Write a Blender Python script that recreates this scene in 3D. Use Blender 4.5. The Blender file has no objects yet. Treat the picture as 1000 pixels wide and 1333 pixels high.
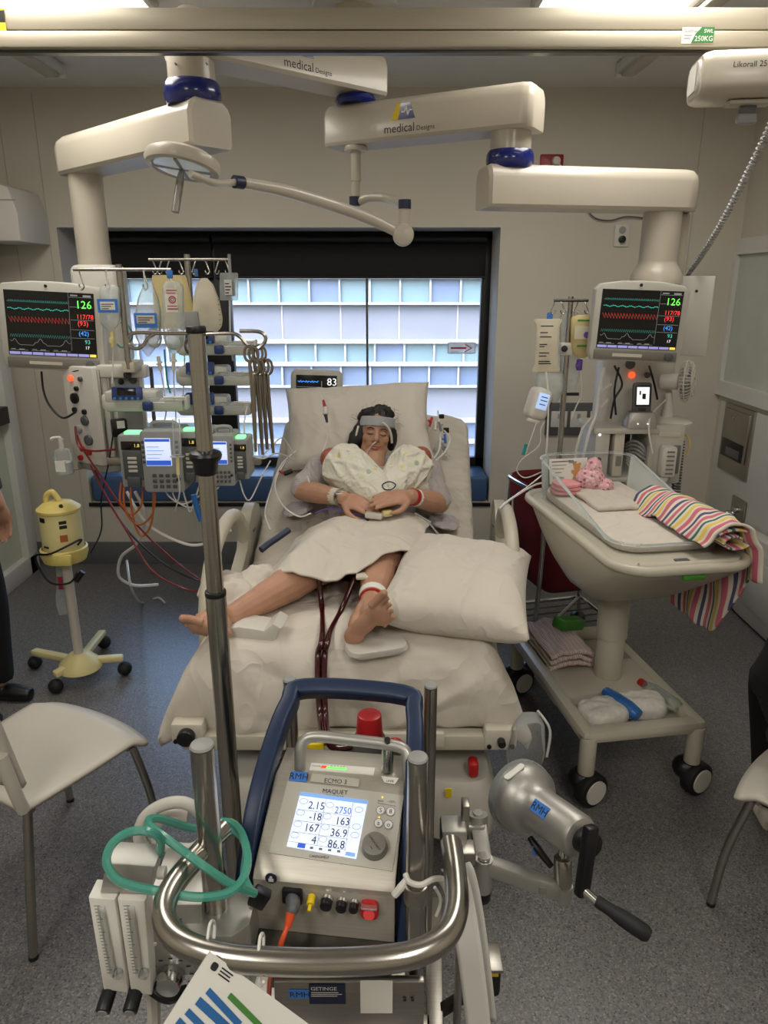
import bpy, bmesh, math, random
from mathutils import Vector as V, Matrix, noise
random.seed(7)
R = math.radians
sc = bpy.context.scene
COL = sc.collection
# ---------------------------------------------------------------- camera
F, CX, CY, H, PITCH = 950.0, 500.0, 666.5, 1.75, R(17.3)
SP, CP = math.sin(PITCH), math.cos(PITCH)
cd = bpy.data.cameras.new('camera'); cam = bpy.data.objects.new('camera', cd); COL.objects.link(cam)
cam.location = (0, 0, H); cam.rotation_euler = (R(90) - PITCH, 0, 0)
cd.sensor_fit = 'VERTICAL'; cd.sensor_height = 24; cd.lens = F / 1333 * 24; cd.clip_start = .05; cd.clip_end = 300
sc.camera = cam
def ray(px, py):
    x, y = (px - CX) / F, -(py - CY) / F
    return V((x, CP + y * SP, -SP + y * CP))
def P(px, py, Y):            # point of the place seen at a pixel, at distance Y down the room
    d = ray(px, py); return V((0, 0, H)) + d * (Y / d.y)
def PZ(px, py, z):           # ... at height z
    d = ray(px, py); return V((0, 0, H)) + d * ((z - H) / d.z)
def PX(px, py, x):           # ... on the plane X = x
    d = ray(px, py); return V((0, 0, H)) + d * (x / d.x)
# ---------------------------------------------------------------- world, sun, lamps, exposure
w = bpy.data.worlds.new('world'); sc.world = w; w.use_nodes = True
nt = w.node_tree; bg = nt.nodes['Background']
sky = nt.nodes.new('ShaderNodeTexSky'); sky.sky_type = 'NISHITA'; sky.sun_disc = False
sky.sun_elevation = R(48); sky.sun_rotation = R(200); sky.air_density = 1.2; sky.dust_density = 2.5
nt.links.new(sky.outputs[0], bg.inputs[0]); bg.inputs[1].default_value = 1.5
def lamp(name, kind, loc, rot, energy, color, size=None, size_y=None):
    l = bpy.data.lights.new(name, kind); l.energy = energy; l.color = color
    if kind == 'AREA':
        l.shape = 'RECTANGLE'; l.size = size; l.size_y = size_y
    o = bpy.data.objects.new(name, l); COL.objects.link(o); o.location = loc; o.rotation_euler = rot
    return o
sun = lamp('sun', 'SUN', (0, -20, 30), (R(42), 0, R(-22)), .35, (1, .95, .88)); sun.data.angle = R(.6)
PANELS = [(-1.18, 2.62), (.88, 2.62), (-1.18, -.35), (.88, -.35)]         # ceiling light panels; front pair unseen, set back as fill for front faces
CEIL = 2.78
for i, (lx, ly) in enumerate(PANELS):
    lamp('ceiling_panel_lamp', 'AREA', (lx, ly, CEIL - .055), (0, 0, 0), 16 if ly > 1 else 22, (1, .975, .925), .56, 1.16)
vs = sc.view_settings
vs.view_transform = 'Standard'; vs.look = 'None'; vs.exposure = 0.0; vs.gamma = 1; vs.use_curve_mapping = False
sc.render.film_transparent = False
# ---------------------------------------------------------------- materials
def lin(c):
    return tuple(((v / 255) / 12.92 if v / 255 <= .04045 else ((v / 255 + .055) / 1.055) ** 2.4) for v in c) + (1,)
MATS = {}
def mat(name, rgb, rough=.5, metal=0, var=.05, vs=6, bump=0, bs=40, alpha=1, emit=0, coat=0, trans=0, sss=0, aniso=None, det=3, stretch=None, sheen=0, crease=0, cs=5):
    if name in MATS: return MATS[name]
    m = bpy.data.materials.new(name); m.use_nodes = True; MATS[name] = m
    t = m.node_tree; N = t.nodes; L = t.links; b = N['Principled BSDF']
    c = lin(rgb); b.inputs['Roughness'].default_value = rough; b.inputs['Metallic'].default_value = metal
    b.inputs['Coat Weight'].default_value = coat; b.inputs['Transmission Weight'].default_value = trans
    b.inputs['Sheen Weight'].default_value = sheen
    if sss:
        b.inputs['Subsurface Weight'].default_value = sss; b.inputs['Subsurface Radius'].default_value = (.012, .005, .003); b.inputs['Subsurface Scale'].default_value = 1
    tc = N.new('ShaderNodeTexCoord'); src = tc.outputs['Object']
    if stretch:
        mp = N.new('ShaderNodeMapping'); mp.inputs['Scale'].default_value = stretch; L.new(src, mp.inputs[0]); src = mp.outputs[0]
    nz = N.new('ShaderNodeTexNoise'); nz.inputs['Scale'].default_value = vs; nz.inputs['Detail'].default_value = det; L.new(src, nz.inputs['Vector'])
    rm = N.new('ShaderNodeMapRange'); rm.inputs[1].default_value = .3; rm.inputs[2].default_value = .7
    rm.inputs[3].default_value = 1 - var; rm.inputs[4].default_value = 1 + var; L.new(nz.outputs[0], rm.inputs[0])
    mx = N.new('ShaderNodeMix'); mx.data_type = 'RGBA'; mx.blend_type = 'MULTIPLY'; mx.inputs[0].default_value = 1
    mx.inputs[6].default_value = c; L.new(rm.outputs[0], mx.inputs[7]); L.new(mx.outputs[2], b.inputs['Base Color'])
    m['mix'] = mx.name
    if bump:
        n2 = N.new('ShaderNodeTexNoise'); n2.inputs['Scale'].default_value = bs; n2.inputs['Detail'].default_value = 4; L.new(src, n2.inputs['Vector'])
        bp = N.new('ShaderNodeBump'); bp.inputs['Strength'].default_value = bump; bp.inputs['Distance'].default_value = .01
        L.new(n2.outputs[0], bp.inputs['Height']); L.new(bp.outputs[0], b.inputs['Normal'])
        if crease:           # soft folds: ridged noise under the weave
            n3 = N.new('ShaderNodeTexNoise'); n3.inputs['Scale'].default_value = cs; n3.inputs['Detail'].default_value = 2; n3.inputs['Distortion'].default_value = 1.2; L.new(src, n3.inputs['Vector'])
            m1 = N.new('ShaderNodeMath'); m1.operation = 'SUBTRACT'; m1.inputs[1].default_value = .5; L.new(n3.outputs[0], m1.inputs[0])
            m2 = N.new('ShaderNodeMath'); m2.operation = 'ABSOLUTE'; L.new(m1.outputs[0], m2.inputs[0])
            m3 = N.new('ShaderNodeMath'); m3.operation = 'POWER'; m3.inputs[1].default_value = .8; L.new(m2.outputs[0], m3.inputs[0])
            b2 = N.new('ShaderNodeBump'); b2.inputs['Strength'].default_value = crease; b2.inputs['Distance'].default_value = .035; b2.invert = True
            L.new(m3.outputs[0], b2.inputs['Height']); L.new(b2.outputs[0], bp.inputs['Normal'])
    if emit:
        b.inputs['Emission Color'].default_value = c; b.inputs['Emission Strength'].default_value = emit
    if alpha < 1:            # thin clear film: part of the light passes straight through
        tr = N.new('ShaderNodeBsdfTransparent'); ms = N.new('ShaderNodeMixShader'); ms.inputs[0].default_value = alpha
        fr = N.new('ShaderNodeFresnel'); fr.inputs[0].default_value = 1.35
        ad = N.new('ShaderNodeMath'); ad.operation = 'ADD'; ad.use_clamp = True; ad.inputs[1].default_value = alpha
        L.new(fr.outputs[0], ad.inputs[0]); L.new(ad.outputs[0], ms.inputs[0])
        L.new(tr.outputs[0], ms.inputs[1]); L.new(b.outputs[0], ms.inputs[2]); L.new(ms.outputs[0], N['Material Output'].inputs[0])
    return m
def M(k): return MATS[k]
mat('wall', (202, 195, 181), .75, var=.025, vs=1.5, bump=.02, bs=180)
mat('wall_low', (205, 203, 196), .6, var=.02)
mat('ceiling', (226, 224, 218), .8, var=.02)
mat('baseboard', (104, 104, 106), .55, var=.12, vs=160)
mat('white_paint', (214, 212, 206), .4, var=.02)
mat('black_frame', (10, 10, 12), .45, var=.1)
mat('blind', (13, 13, 15), .8, var=.1, vs=300)
mat('blue_vinyl', (66, 92, 132), .35, var=.04)
mat('enamel', (188, 180, 165), .3, var=.02, coat=.15)
mat('enamel_b', (180, 172, 157), .35, var=.02)
mat('alu', (172, 164, 146), .4, .25, var=.03, stretch=(1, 20, 20))
mat('ring_blue', (14, 32, 110), .2, coat=.5)
mat('steel', (172, 168, 160), .24, 1, var=.05, vs=8, stretch=(1, 1, 30))
mat('steel_flat', (168, 164, 156), .36, 1, var=.07, vs=14, stretch=(1, 25, 25))
mat('console_steel', (190, 184, 172), .42, .5, var=.06, vs=14, stretch=(1, 25, 25))
mat('chrome', (196, 196, 194), .1, 1, var=.02)
mat('dark_steel', (92, 90, 86), .3, 1, var=.05)
mat('cast_alu', (176, 174, 168), .42, .75, var=.03, bump=.02, bs=300)
mat('black', (14, 14, 15), .4, var=.1)
mat('black_rubber', (20, 20, 21), .65, var=.1)
mat('grey_plastic', (150, 150, 148), .45, var=.02)
mat('dgrey_plastic', (84, 85, 86), .45, var=.03)
mat('beige_plastic', (190, 184, 167), .38, var=.02)
mat('white_plastic', (208, 204, 195), .38, var=.02)
mat('offwhite', (204, 197, 182), .5, var=.02)
mat('mon_grey', (188, 185, 175), .45, var=.02)
mat('mon_dark', (120, 117, 108), .45, var=.02)
mat('screen', (9, 10, 12), .16, var=.1)
mat('linen', (198, 190, 177), .85, var=.03, vs=3, bump=.12, bs=55, sheen=.1, crease=.5, cs=6)
mat('linen_w', (206, 198, 186), .85, var=.03, vs=3, bump=.1, bs=60, sheen=.1, crease=.5, cs=4.5)
mat('gown', (172, 164, 164), .85, var=.05, vs=30, bump=.15, bs=50, sheen=.1, crease=.6, cs=11)
mat('skin', (182, 138, 112), .5, var=.08, vs=22, bump=.05, bs=180, sss=.12)
mat('skin_baby', (158, 88, 66), .5, var=.08, vs=40, sss=.1)
mat('lips', (166, 88, 78), .4)
mat('hair', (22, 16, 14), .5, var=.3, vs=60)
mat('band', (168, 172, 174), .8, var=.04, vs=90)
mat('white_tape', (222, 220, 212), .6)
mat('clear', (225, 232, 232), .12, alpha=.1, var=.02)
mat('clear_tub', (214, 220, 216), .1, alpha=.07, var=.02)
mat('bag_film', (220, 228, 226), .2, alpha=.32, var=.1, vs=30, bump=.4, bs=40)
mat('bag_milk', (228, 220, 196), .35, alpha=.86, var=.08, vs=14, bump=.2, bs=30)
mat('bag_yellow', (214, 196, 140), .35, alpha=.86, var=.08, vs=14)
mat('fluid', (222, 228, 224), .15, alpha=.45, var=.03)
mat('tube_clear', (224, 224, 218), .25, alpha=.72)
mat('tube_white', (218, 216, 210), .35)
mat('tube_red', (98, 14, 18), .2, coat=.4)
mat('tube_dred', (58, 8, 14), .18, coat=.5)
mat('hose_red', (116, 20, 26), .35)
mat('hose_orange', (176, 96, 44), .4)
mat('orange', (214, 80, 36), .4)
mat('tube_green', (84, 172, 152), .2, alpha=.6, coat=.3)
mat('teal', (30, 140, 140), .35)
mat('yellow', (226, 206, 120), .4, var=.03, vs=20)
mat('yellow_pale', (222, 208, 148), .4, var=.03)
mat('sticker_yellow', (226, 196, 20), .5)
mat('sticker_green', (40, 110, 52), .5)
mat('paper', (226, 224, 216), .6)
mat('laminate', (222, 221, 214), .14, coat=.6, var=.01)
mat('ink', (24, 24, 28), .6)
mat('ink_blue', (34, 98, 160), .5)
mat('ink_green', (66, 128, 52), .5)
mat('ink_red', (176, 40, 60), .5)
mat('ink_grey', (120, 120, 122), .6)
mat('tag_blue', (60, 122, 206), .5)
mat('navy_label', (24, 34, 62), .45)
mat('bumper_blue', (22, 42, 74), .42, var=.05)
mat('alaris', (146, 148, 146), .45, var=.02)
mat('alaris_d', (70, 74, 76), .45)
mat('syr_blue', (34, 52, 106), .35)
mat('syr_body', (190, 190, 182), .4)
mat('red_bag', (104, 10, 22), .75, var=.12, vs=8, bump=.15, bs=20)
mat('red_plastic', (176, 24, 30), .35)
mat('red_outlet', (150, 22, 30), .4)
mat('purple', (92, 62, 150), .5)
mat('shell', (192, 186, 174), .42, var=.02)
mat('cloth_black', (9, 9, 11), .95, var=.15, vs=50)
mat('cloth_grey', (74, 74, 76), .9, var=.15, vs=60)
mat('pink', (222, 150, 156), .85, var=.06, vs=40)
mat('green_pack', (70, 136, 50), .4, var=.1)
mat('blue_pack', (40, 110, 190), .15, alpha=.8, bump=.4, bs=50)
mat('diaper', (220, 216, 206), .8, var=.1, vs=60)
mat('facade', (96, 102, 116), .8, var=.06, vs=.6)
mat('facade_ledge', (130, 138, 148), .7)
mat('facade_glass', (74, 93, 124), .5, var=.3, vs=.25)
mat('facade_teal', (80, 106, 118), .5, var=.2, vs=.3)
mat('sign_film', (236, 236, 240), .4, alpha=.45)
mat('bag_clear', (226, 230, 228), .15, alpha=.1, bump=.5, bs=30)
mat('meter_white', (230, 227, 218), .4)
mat('clamp_metal', (150, 143, 132), .28, 1)
mat('frosted', (196, 202, 192), .35, alpha=.9)
mat('door_glass', (196, 200, 180), .4, alpha=.9)
mat('lens_glow', (214, 228, 240), .12, emit=.12)  # unlit lamp lens: slight glow put in for the light it reflects
mat('lit_panel', (255, 244, 224), .4, emit=2.2)
for k, c, e in (('em_green', (110, 250, 90), 1), ('em_red', (250, 70, 60), .8), ('em_blue', (70, 150, 250), .8), ('em_cyan', (60, 200, 180), .7), ('em_white', (235, 240, 240), .9),
                ('em_lav', (150, 150, 210), .6), ('em_dcyan', (50, 130, 120), .5), ('em_grey', (130, 134, 134), .5), ('em_screen', (206, 218, 246), .75), ('em_bar', (120, 160, 220), .6),
                ('em_sblue', (50, 90, 200), .6), ('em_yellow', (240, 210, 90), .8), ('em_lamp', (120, 255, 150), 1.6), ('em_dred', (190, 60, 56), .42), ('em_pale', (170, 196, 240), .7), ('em_orange', (255, 90, 50), 1.2)):
    mat(k, c, .4, var=.01, emit=e)
def speckle(m, cols, scale):        # vinyl chips
    t = m.node_tree; N = t.nodes; L = t.links; b = N['Principled BSDF']
    tc = N.new('ShaderNodeTexCoord'); vo = N.new('ShaderNodeTexVoronoi'); vo.inputs['Scale'].default_value = scale; L.new(tc.outputs['Object'], vo.inputs['Vector'])
    rp = N.new('ShaderNodeValToRGB'); rp.color_ramp.interpolation = 'CONSTANT'
    sx = N.new('ShaderNodeSeparateColor'); L.new(vo.outputs['Color'], sx.inputs[0]); L.new(sx.outputs[0], rp.inputs[0])
    e = rp.color_ramp.elements; e[0].color = lin(cols[0][1]); e[0].position = 0; e[1].color = lin(cols[1][1]); e[1].position = cols[1][0]
    for p_, c_ in cols[2:]:
        x = e.new(p_); x.color = lin(c_)
    L.new(rp.outputs[0], b.inputs['Base Color'])
m = mat('floor', (110, 108, 106), .33, var=.05); speckle(m, [(0, (92, 91, 92)), (.3, (108, 106, 105)), (.62, (118, 115, 113)), (.88, (136, 132, 128)), (.955, (66, 65, 67))], 230)
def bands(name, stops, scale, axis, rough=.85, base='linen', dist=0):      # printed or woven stripes
    m = mat(name, (200, 200, 200), rough, bump=.1, bs=60); t = m.node_tree; N = t.nodes; L = t.links; b = N['Principled BSDF']
    tc = N.new('ShaderNodeTexCoord'); sp = N.new('ShaderNodeSeparateXYZ'); L.new(tc.outputs['UV'], sp.inputs[0])
    mu = N.new('ShaderNodeMath'); mu.operation = 'MULTIPLY'; mu.inputs[1].default_value = scale; L.new(sp.outputs[axis], mu.inputs[0])
    fr = N.new('ShaderNodeMath'); fr.operation = 'FRACT'; L.new(mu.outputs[0], fr.inputs[0])
    rp = N.new('ShaderNodeValToRGB'); rp.color_ramp.interpolation = 'CONSTANT'; e = rp.color_ramp.elements
    e[0].position = 0; e[0].color = lin(stops[0][1]); e[1].position = stops[1][0]; e[1].color = lin(stops[1][1])
    for p_, c_ in stops[2:]:
        x = e.new(p_); x.color = lin(c_)
    L.new(fr.outputs[0], rp.inputs[0]); L.new(rp.outputs[0], b.inputs['Base Color']); return m
_c, _p, _y, _t, _n = (222, 212, 196), (206, 108, 128), (226, 196, 96), (52, 110, 104), (86, 80, 120)
bands('stripes', [(0, _c), (.10, _p), (.26, _c), (.34, _y), (.46, _c), (.54, _t), (.62, _c), (.70, _p), (.82, _c), (.90, _n)], 4, 0)
bands('stripes_soft', [(0, _c), (.2, (206, 150, 160)), (.4, _c), (.55, (150, 150, 176)), (.7, _c), (.85, (206, 170, 170))], 9, 0)
def printed(name, base, cols, scale, thr):     # small scattered motifs printed on cloth
    m = mat(name, base, .85, bump=.1, bs=50, crease=.45, cs=14); t = m.node_tree; N = t.nodes; L = t.links; b = N['Principled BSDF']
    prev = N[m['mix']].outputs[2]; tc = N.new('ShaderNodeTexCoord')
    for i, c in enumerate(cols):
        vo = N.new('ShaderNodeTexVoronoi'); vo.inputs['Scale'].default_value = scale; vo.inputs['Randomness'].default_value = .8
        mp = N.new('ShaderNodeMapping'); mp.inputs['Location'].default_value = (i * 3.1, i * 1.7, i * 2.3); L.new(tc.outputs['Object'], mp.inputs[0]); L.new(mp.outputs[0], vo.inputs['Vector'])
        lt = N.new('ShaderNodeMath'); lt.operation = 'LESS_THAN'; lt.inputs[1].default_value = thr; L.new(vo.outputs['Distance'], lt.inputs[0])
        mu = N.new('ShaderNodeMath'); mu.operation = 'MULTIPLY'; mu.inputs[1].default_value = .75; L.new(lt.outputs[0], mu.inputs[0])
        mx = N.new('ShaderNodeMix'); mx.data_type = 'RGBA'; L.new(mu.outputs[0], mx.inputs[0]); L.new(prev, mx.inputs[6]); mx.inputs[7].default_value = lin(c); prev = mx.outputs[2]
    L.new(prev, b.inputs['Base Color'])
printed('muslin', (224, 220, 206), [(222, 208, 96), (150, 172, 156), (216, 222, 180)], 15, .17)
printed('plaid', (226, 170, 178), [(120, 70, 90), (236, 214, 214)], 60, .35)
# ---------------------------------------------------------------- mesh building
def MX(loc=(0, 0, 0), rz=0, rx=0, ry=0):
    return Matrix.Translation(V(loc)) @ Matrix.Rotation(R(rz), 4, 'Z') @ Matrix.Rotation(R(rx), 4, 'X') @ Matrix.Rotation(R(ry), 4, 'Y')
def rrect(w_, h_, r, n=4, cx=0, cz=0):
    o = []
    for k, (sx, sz) in enumerate(((1, 1), (-1, 1), (-1, -1), (1, -1))):
        for i in range(n + 1):
            a = R(90 * k + 90 * i / n); o.append((cx + sx * (w_ / 2 - r) + r * math.cos(a), cz + sz * (h_ / 2 - r) + r * math.sin(a)))
    return o
def circ(r, n=20, cx=0, cz=0): return [(cx + r * math.cos(2 * math.pi * i / n), cz + r * math.sin(2 * math.pi * i / n)) for i in range(n)]
def spline(pts, sub, cyc=False):
    pts = [V(p) for p in pts]; n = len(pts); o = []
    if n < 3: return pts
    for i in range(n if cyc else n - 1):
        g = lambda k: pts[k % n] if cyc else pts[min(max(k, 0), n - 1)]
        a, b, c, d = g(i - 1), g(i), g(i + 1), g(i + 2)
        for j in range(sub):
            t = j / sub
            o.append(.5 * ((2 * b) + (c - a) * t + (2 * a - 5 * b + 4 * c - d) * t * t + (3 * b - a - 3 * c + d) * t ** 3))
    if not cyc: o.append(pts[-1])
    return o
_FONT = {}
def glyphs(t):
    if t not in _FONT:
        cu = bpy.data.curves.new('t', 'FONT'); cu.body = t; cu.resolution_u = 2; ob = bpy.data.objects.new('t', cu)
        me = bpy.data.meshes.new_from_object(ob)
        _FONT[t] = ([v.co.copy() for v in me.vertices], [tuple(p.vertices) for p in me.polygons])
        bpy.data.objects.remove(ob); bpy.data.curves.remove(cu); bpy.data.meshes.remove(me)
    return _FONT[t]
class B:
    def __init__(s, m=None): s.bm = bmesh.new(); s.M = m or Matrix(); s.uv = None
    def _v(s, pts): return [s.bm.verts.new(s.M @ V(p)) for p in pts]
    def _f(s, vs_):
        try: return s.bm.faces.new(vs_)
        except ValueError: return None
    def _merge(s, b2):
        me = bpy.data.meshes.new('x'); b2.to_mesh(me); b2.free(); me.transform(s.M); s.bm.from_mesh(me); bpy.data.meshes.remove(me); return s
    def box(s, c, d, b=0, rot=None, seg=2):
        q = bmesh.new(); bmesh.ops.create_cube(q, size=1)
        for v in q.verts: v.co = V((v.co.x * d[0], v.co.y * d[1], v.co.z * d[2]))
        if b: bmesh.ops.bevel(q, geom=q.edges[:], offset=min(b, min(d) * .49), segments=seg, affect='EDGES', profile=.5)
        m_ = Matrix.Translation(V(c)) @ (rot if rot else Matrix())
        for v in q.verts: v.co = m_ @ v.co
        return s._merge(q)
    def beam(s, p, q, w_, h_, b=0, up=(0, 0, 1)):     # box from p to q
        p, q = V(p), V(q); y = (q - p).normalized(); x = y.cross(V(up)).normalized(); z = x.cross(y)
        rot = Matrix((x, y, z)).transposed().to_4x4(); return s.box((p + q) / 2, (w_, (q - p).length, h_), b, rot)
    def loft(s, rings, cap=True, cyc=False, close=True):
        rs = [s._v(r) for r in rings]; n = len(rs[0])
        for i in range(len(rs) - (0 if cyc else 1)):
            a, b = rs[i], rs[(i + 1) % len(rs)]
            for j in range(n if close else n - 1):
                k = (j + 1) % n; s._f((a[j], a[k], b[k], b[j]))
        if cap and not cyc and close: s._f(rs[0][::-1]); s._f(rs[-1])
        return s
    def tube(s, pts, r, n=8, sub=5, cyc=False, cap=True):
        ps = spline(pts, sub, cyc) if sub else [V(p) for p in pts]
        N_ = len(ps); rr = r if isinstance(r, (list, tuple)) else None
        t0 = (ps[1] - ps[0]).normalized(); a = V((0, 0, 1)) if abs(t0.z) < .9 else V((1, 0, 0)); nx = t0.cross(a).normalized(); rings = []
        for i, p in enumerate(ps):
            t = (ps[(i + 1) % N_] - ps[i - 1]) if cyc else (ps[min(i + 1, N_ - 1)] - ps[max(i - 1, 0)])
            if t.length < 1e-9: t = t0
            t.normalize(); nx = nx - t * nx.dot(t)
            if nx.length < 1e-6: nx = t.orthogonal()
            nx.normalize(); ny = t.cross(nx)
            if rr:
                f = i / (N_ - 1) * (len(rr) - 1); k = min(int(f), len(rr) - 2); q = rr[k] + (rr[k + 1] - rr[k]) * (f - k)
            else: q = r
            rings.append([p + nx * (q * math.cos(2 * math.pi * j / n)) + ny * (q * math.sin(2 * math.pi * j / n)) for j in range(n)])
        return s.loft(rings, cap, cyc)
    def cyl(s, p, q, r, r2=None, n=20, b=0):
        p, q = V(p), V(q); r2 = r if r2 is None else r2; L_ = (q - p).length
        prof = [(r, 0), (r2, L_)] if not b else [(r - b, 0), (r - .3 * b, .3 * b), (r, b), (r2, L_ - b), (r2 - .3 * b, L_ - .3 * b), (r2 - b, L_)]
        return s.lat(prof, p, q - p, n)
    def lat(s, prof, o=(0, 0, 0), ax=(0, 0, 1), n=24, cap=True):
        z = V(ax).normalized(); x = z.orthogonal().normalized(); y = z.cross(x); o = V(o)
        return s.loft([[o + z * h + x * (r * math.cos(2 * math.pi * j / n)) + y * (r * math.sin(2 * math.pi * j / n)) for j in range(n)] for r, h in prof], cap)
    def pri(s, poly, y0, y1, plane='xz', b=0):        # extrude an outline
        g = {'xz': lambda a, c, h: (a, h, c), 'xy': lambda a, c, h: (a, c, h), 'yz': lambda a, c, h: (h, a, c)}[plane]
        if b:
            cx = sum(p[0] for p in poly) / len(poly); cz = sum(p[1] for p in poly) / len(poly)
            def ins(k):
                o = []; n = len(poly)
                for i in range(n):
                    p0, p1, p2 = V(poly[i - 1]), V(poly[i]), V(poly[(i + 1) % n])
                    e1, e2 = (p1 - p0), (p2 - p1)
                    n1, n2 = V((-e1.y, e1.x)), V((-e2.y, e2.x))
                    m_ = (n1.normalized() if n1.length > 1e-9 else n2.normalized()) + (n2.normalized() if n2.length > 1e-9 else n1.normalized())
                    m_.normalize(); o.append(p1 + m_ * k * AR)
                return [(q.x, q.y) for q in o]
            ar = sum(poly[i - 1][0] * poly[i][1] - poly[i][0] * poly[i - 1][1] for i in range(len(poly))); AR = 1 if ar > 0 else -1
            sg = 1 if y1 > y0 else -1
            lv = [(b, 0), (.3 * b, .3 * b), (0, b)]; seq = [(k, y0 + sg * h) for k, h in lv] + [(k, y1 - sg * h) for k, h in lv[::-1]]
            return s.loft([[g(a, c, h) for a, c in ins(k)] for k, h in seq])
        return s.loft([[g(a, c, h) for a, c in poly] for h in (y0, y1)])
    def grid(s, f, nu, nv, cu=False, cv=False, uv=False):
        vs_ = [[s.bm.verts.new(s.M @ V(f(i / nu if not cu else i / nu, j / nv))) for j in range(nv + (0 if cv else 1))] for i in range(nu + (0 if cu else 1))]
        ly = s.bm.loops.layers.uv.verify() if uv else None
        for i in range(nu):
            for j in range(nv):
                ii, jj = (i + 1) % len(vs_), (j + 1) % len(vs_[0])
                fc = s._f((vs_[i][j], vs_[ii][j], vs_[ii][jj], vs_[i][jj]))
                if fc and uv:
                    for lp, q in zip(fc.loops, ((i, j), (i + 1, j), (i + 1, j + 1), (i, j + 1))): lp[ly].uv = (q[0] / nu, q[1] / nv)
        return s
    def ball(s, c, r, n=16, rot=None, e=None):
        r = r if isinstance(r, (tuple, list)) else (r, r, r); m_ = Matrix.Translation(V(c)) @ (rot if rot else Matrix())
        def pw(x, k): return math.copysign(abs(x) ** k, x)
        e1, e2 = e or (1, 1); rings = []
        for i in range(1, n // 2):
            a = math.pi * i / (n // 2) - math.pi / 2
            rings.append([m_ @ V((r[0] * pw(math.cos(a), e1) * pw(math.cos(2 * math.pi * j / n), e2), r[1] * pw(math.cos(a), e1) * pw(math.sin(2 * math.pi * j / n), e2), r[2] * pw(math.sin(a), e1))) for j in range(n)])
        vs_ = [s._v(q) for q in rings]
        for i in range(len(vs_) - 1):
            for j in range(n): s._f((vs_[i][j], vs_[i][(j + 1) % n], vs_[i + 1][(j + 1) % n], vs_[i + 1][j]))
        lo = s._v([m_ @ V((0, 0, -r[2]))])[0]; hi = s._v([m_ @ V((0, 0, r[2]))])[0]
        for j in range(n): s._f((lo, vs_[0][(j + 1) % n], vs_[0][j])); s._f((hi, vs_[-1][j], vs_[-1][(j + 1) % n]))
        return s
    def text(s, t, x, z, size, y=-.0008, al='l', sx=1, rot=0, plane='xz', th=0):
        vs_, fs = glyphs(t)
        if not vs_: return s
        wd = max(v.x for v in vs_) * size * sx; ox = {'l': 0, 'c': -wd / 2, 'r': -wd}[al]; ca, sa = math.cos(R(rot)), math.sin(R(rot)); o = []
        for v in vs_:
            a, c = ox + v.x * size * sx, v.y * size; a, c = a * ca - c * sa, a * sa + c * ca
            o.append((x + a, y, z + c) if plane == 'xz' else (x + a, z + c, y))
        q = s._v(o)
        for f in fs: s._f([q[k] for k in f])
        return s
    def quad(s, x, z, w_, h_, y=-.0006):               # flat print on a face at local y
        q = s._v([(x, y, z), (x + w_, y, z), (x + w_, y, z + h_), (x, y, z + h_)]); s._f(q); return s
    def line(s, pts, wd, y=-.0008):                    # a drawn trace
        for (x0, z0), (x1, z1) in zip(pts, pts[1:]):
            d = V((x1 - x0, z1 - z0)); n_ = V((-d.y, d.x))
            if d.length < 1e-9: continue
            n_ = n_.normalized() * wd / 2
            s._f(s._v([(x0 - n_.x, y, z0 - n_.y), (x1 - n_.x, y, z1 - n_.y), (x1 + n_.x, y, z1 + n_.y), (x0 + n_.x, y, z0 + n_.y)]))
        return s
BASE = {}
def tag(o, label=None, cat=None, group=None, kind=None):
    if label: o['label'] = label
    if cat: o['category'] = cat
    if group: o['group'] = group
    if kind: o['kind'] = kind
    return o
def thing(name, label, cat, loc, group=None, kind=None):
    o = bpy.data.objects.new(name, None); COL.objects.link(o); o.location = loc; o.empty_display_size = .05
    BASE[o.name] = V(loc); return tag(o, label, cat, group, kind)
def mesh_of(b, base, sharp=38):
    bm = b.bm; bmesh.ops.recalc_face_normals(bm, faces=bm.faces[:])
    me = bpy.data.meshes.new('mesh'); bm.to_mesh(me); bm.free(); me.transform(Matrix.Translation(-V(base)))
    for p in me.polygons: p.use_smooth = True
    if hasattr(me, 'set_sharp_from_angle'): me.set_sharp_from_angle(angle=R(sharp))
    return me
def part(name, b, m, parent, label=None, sharp=38, kind=None):
    base = BASE[parent.name]; me = mesh_of(b, base, sharp); o = bpy.data.objects.new(name, me); COL.objects.link(o)
    o.parent = parent; BASE[o.name] = base; me.materials.append(M(m) if isinstance(m, str) else m); me.name = o.name
    return tag(o, label, None, None, kind)
def solo(name, b, m, label, cat, group=None, kind=None, sharp=38):
    xs = [v.co for v in b.bm.verts]; lo = V((min(v.x for v in xs), min(v.y for v in xs), min(v.z for v in xs))); hi = V((max(v.x for v in xs), max(v.y for v in xs), 0))
    base = V(((lo.x + hi.x) / 2, (lo.y + hi.y) / 2, lo.z)); me = mesh_of(b, base, sharp); o = bpy.data.objects.new(name, me); COL.objects.link(o); o.location = base
    BASE[o.name] = base; me.materials.append(M(m) if isinstance(m, str) else m); me.name = o.name
    return tag(o, label, cat, group, kind)
def struct(name, b, m, label=None, cat=None): return solo(name, b, m, label, cat, None, 'structure')
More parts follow.
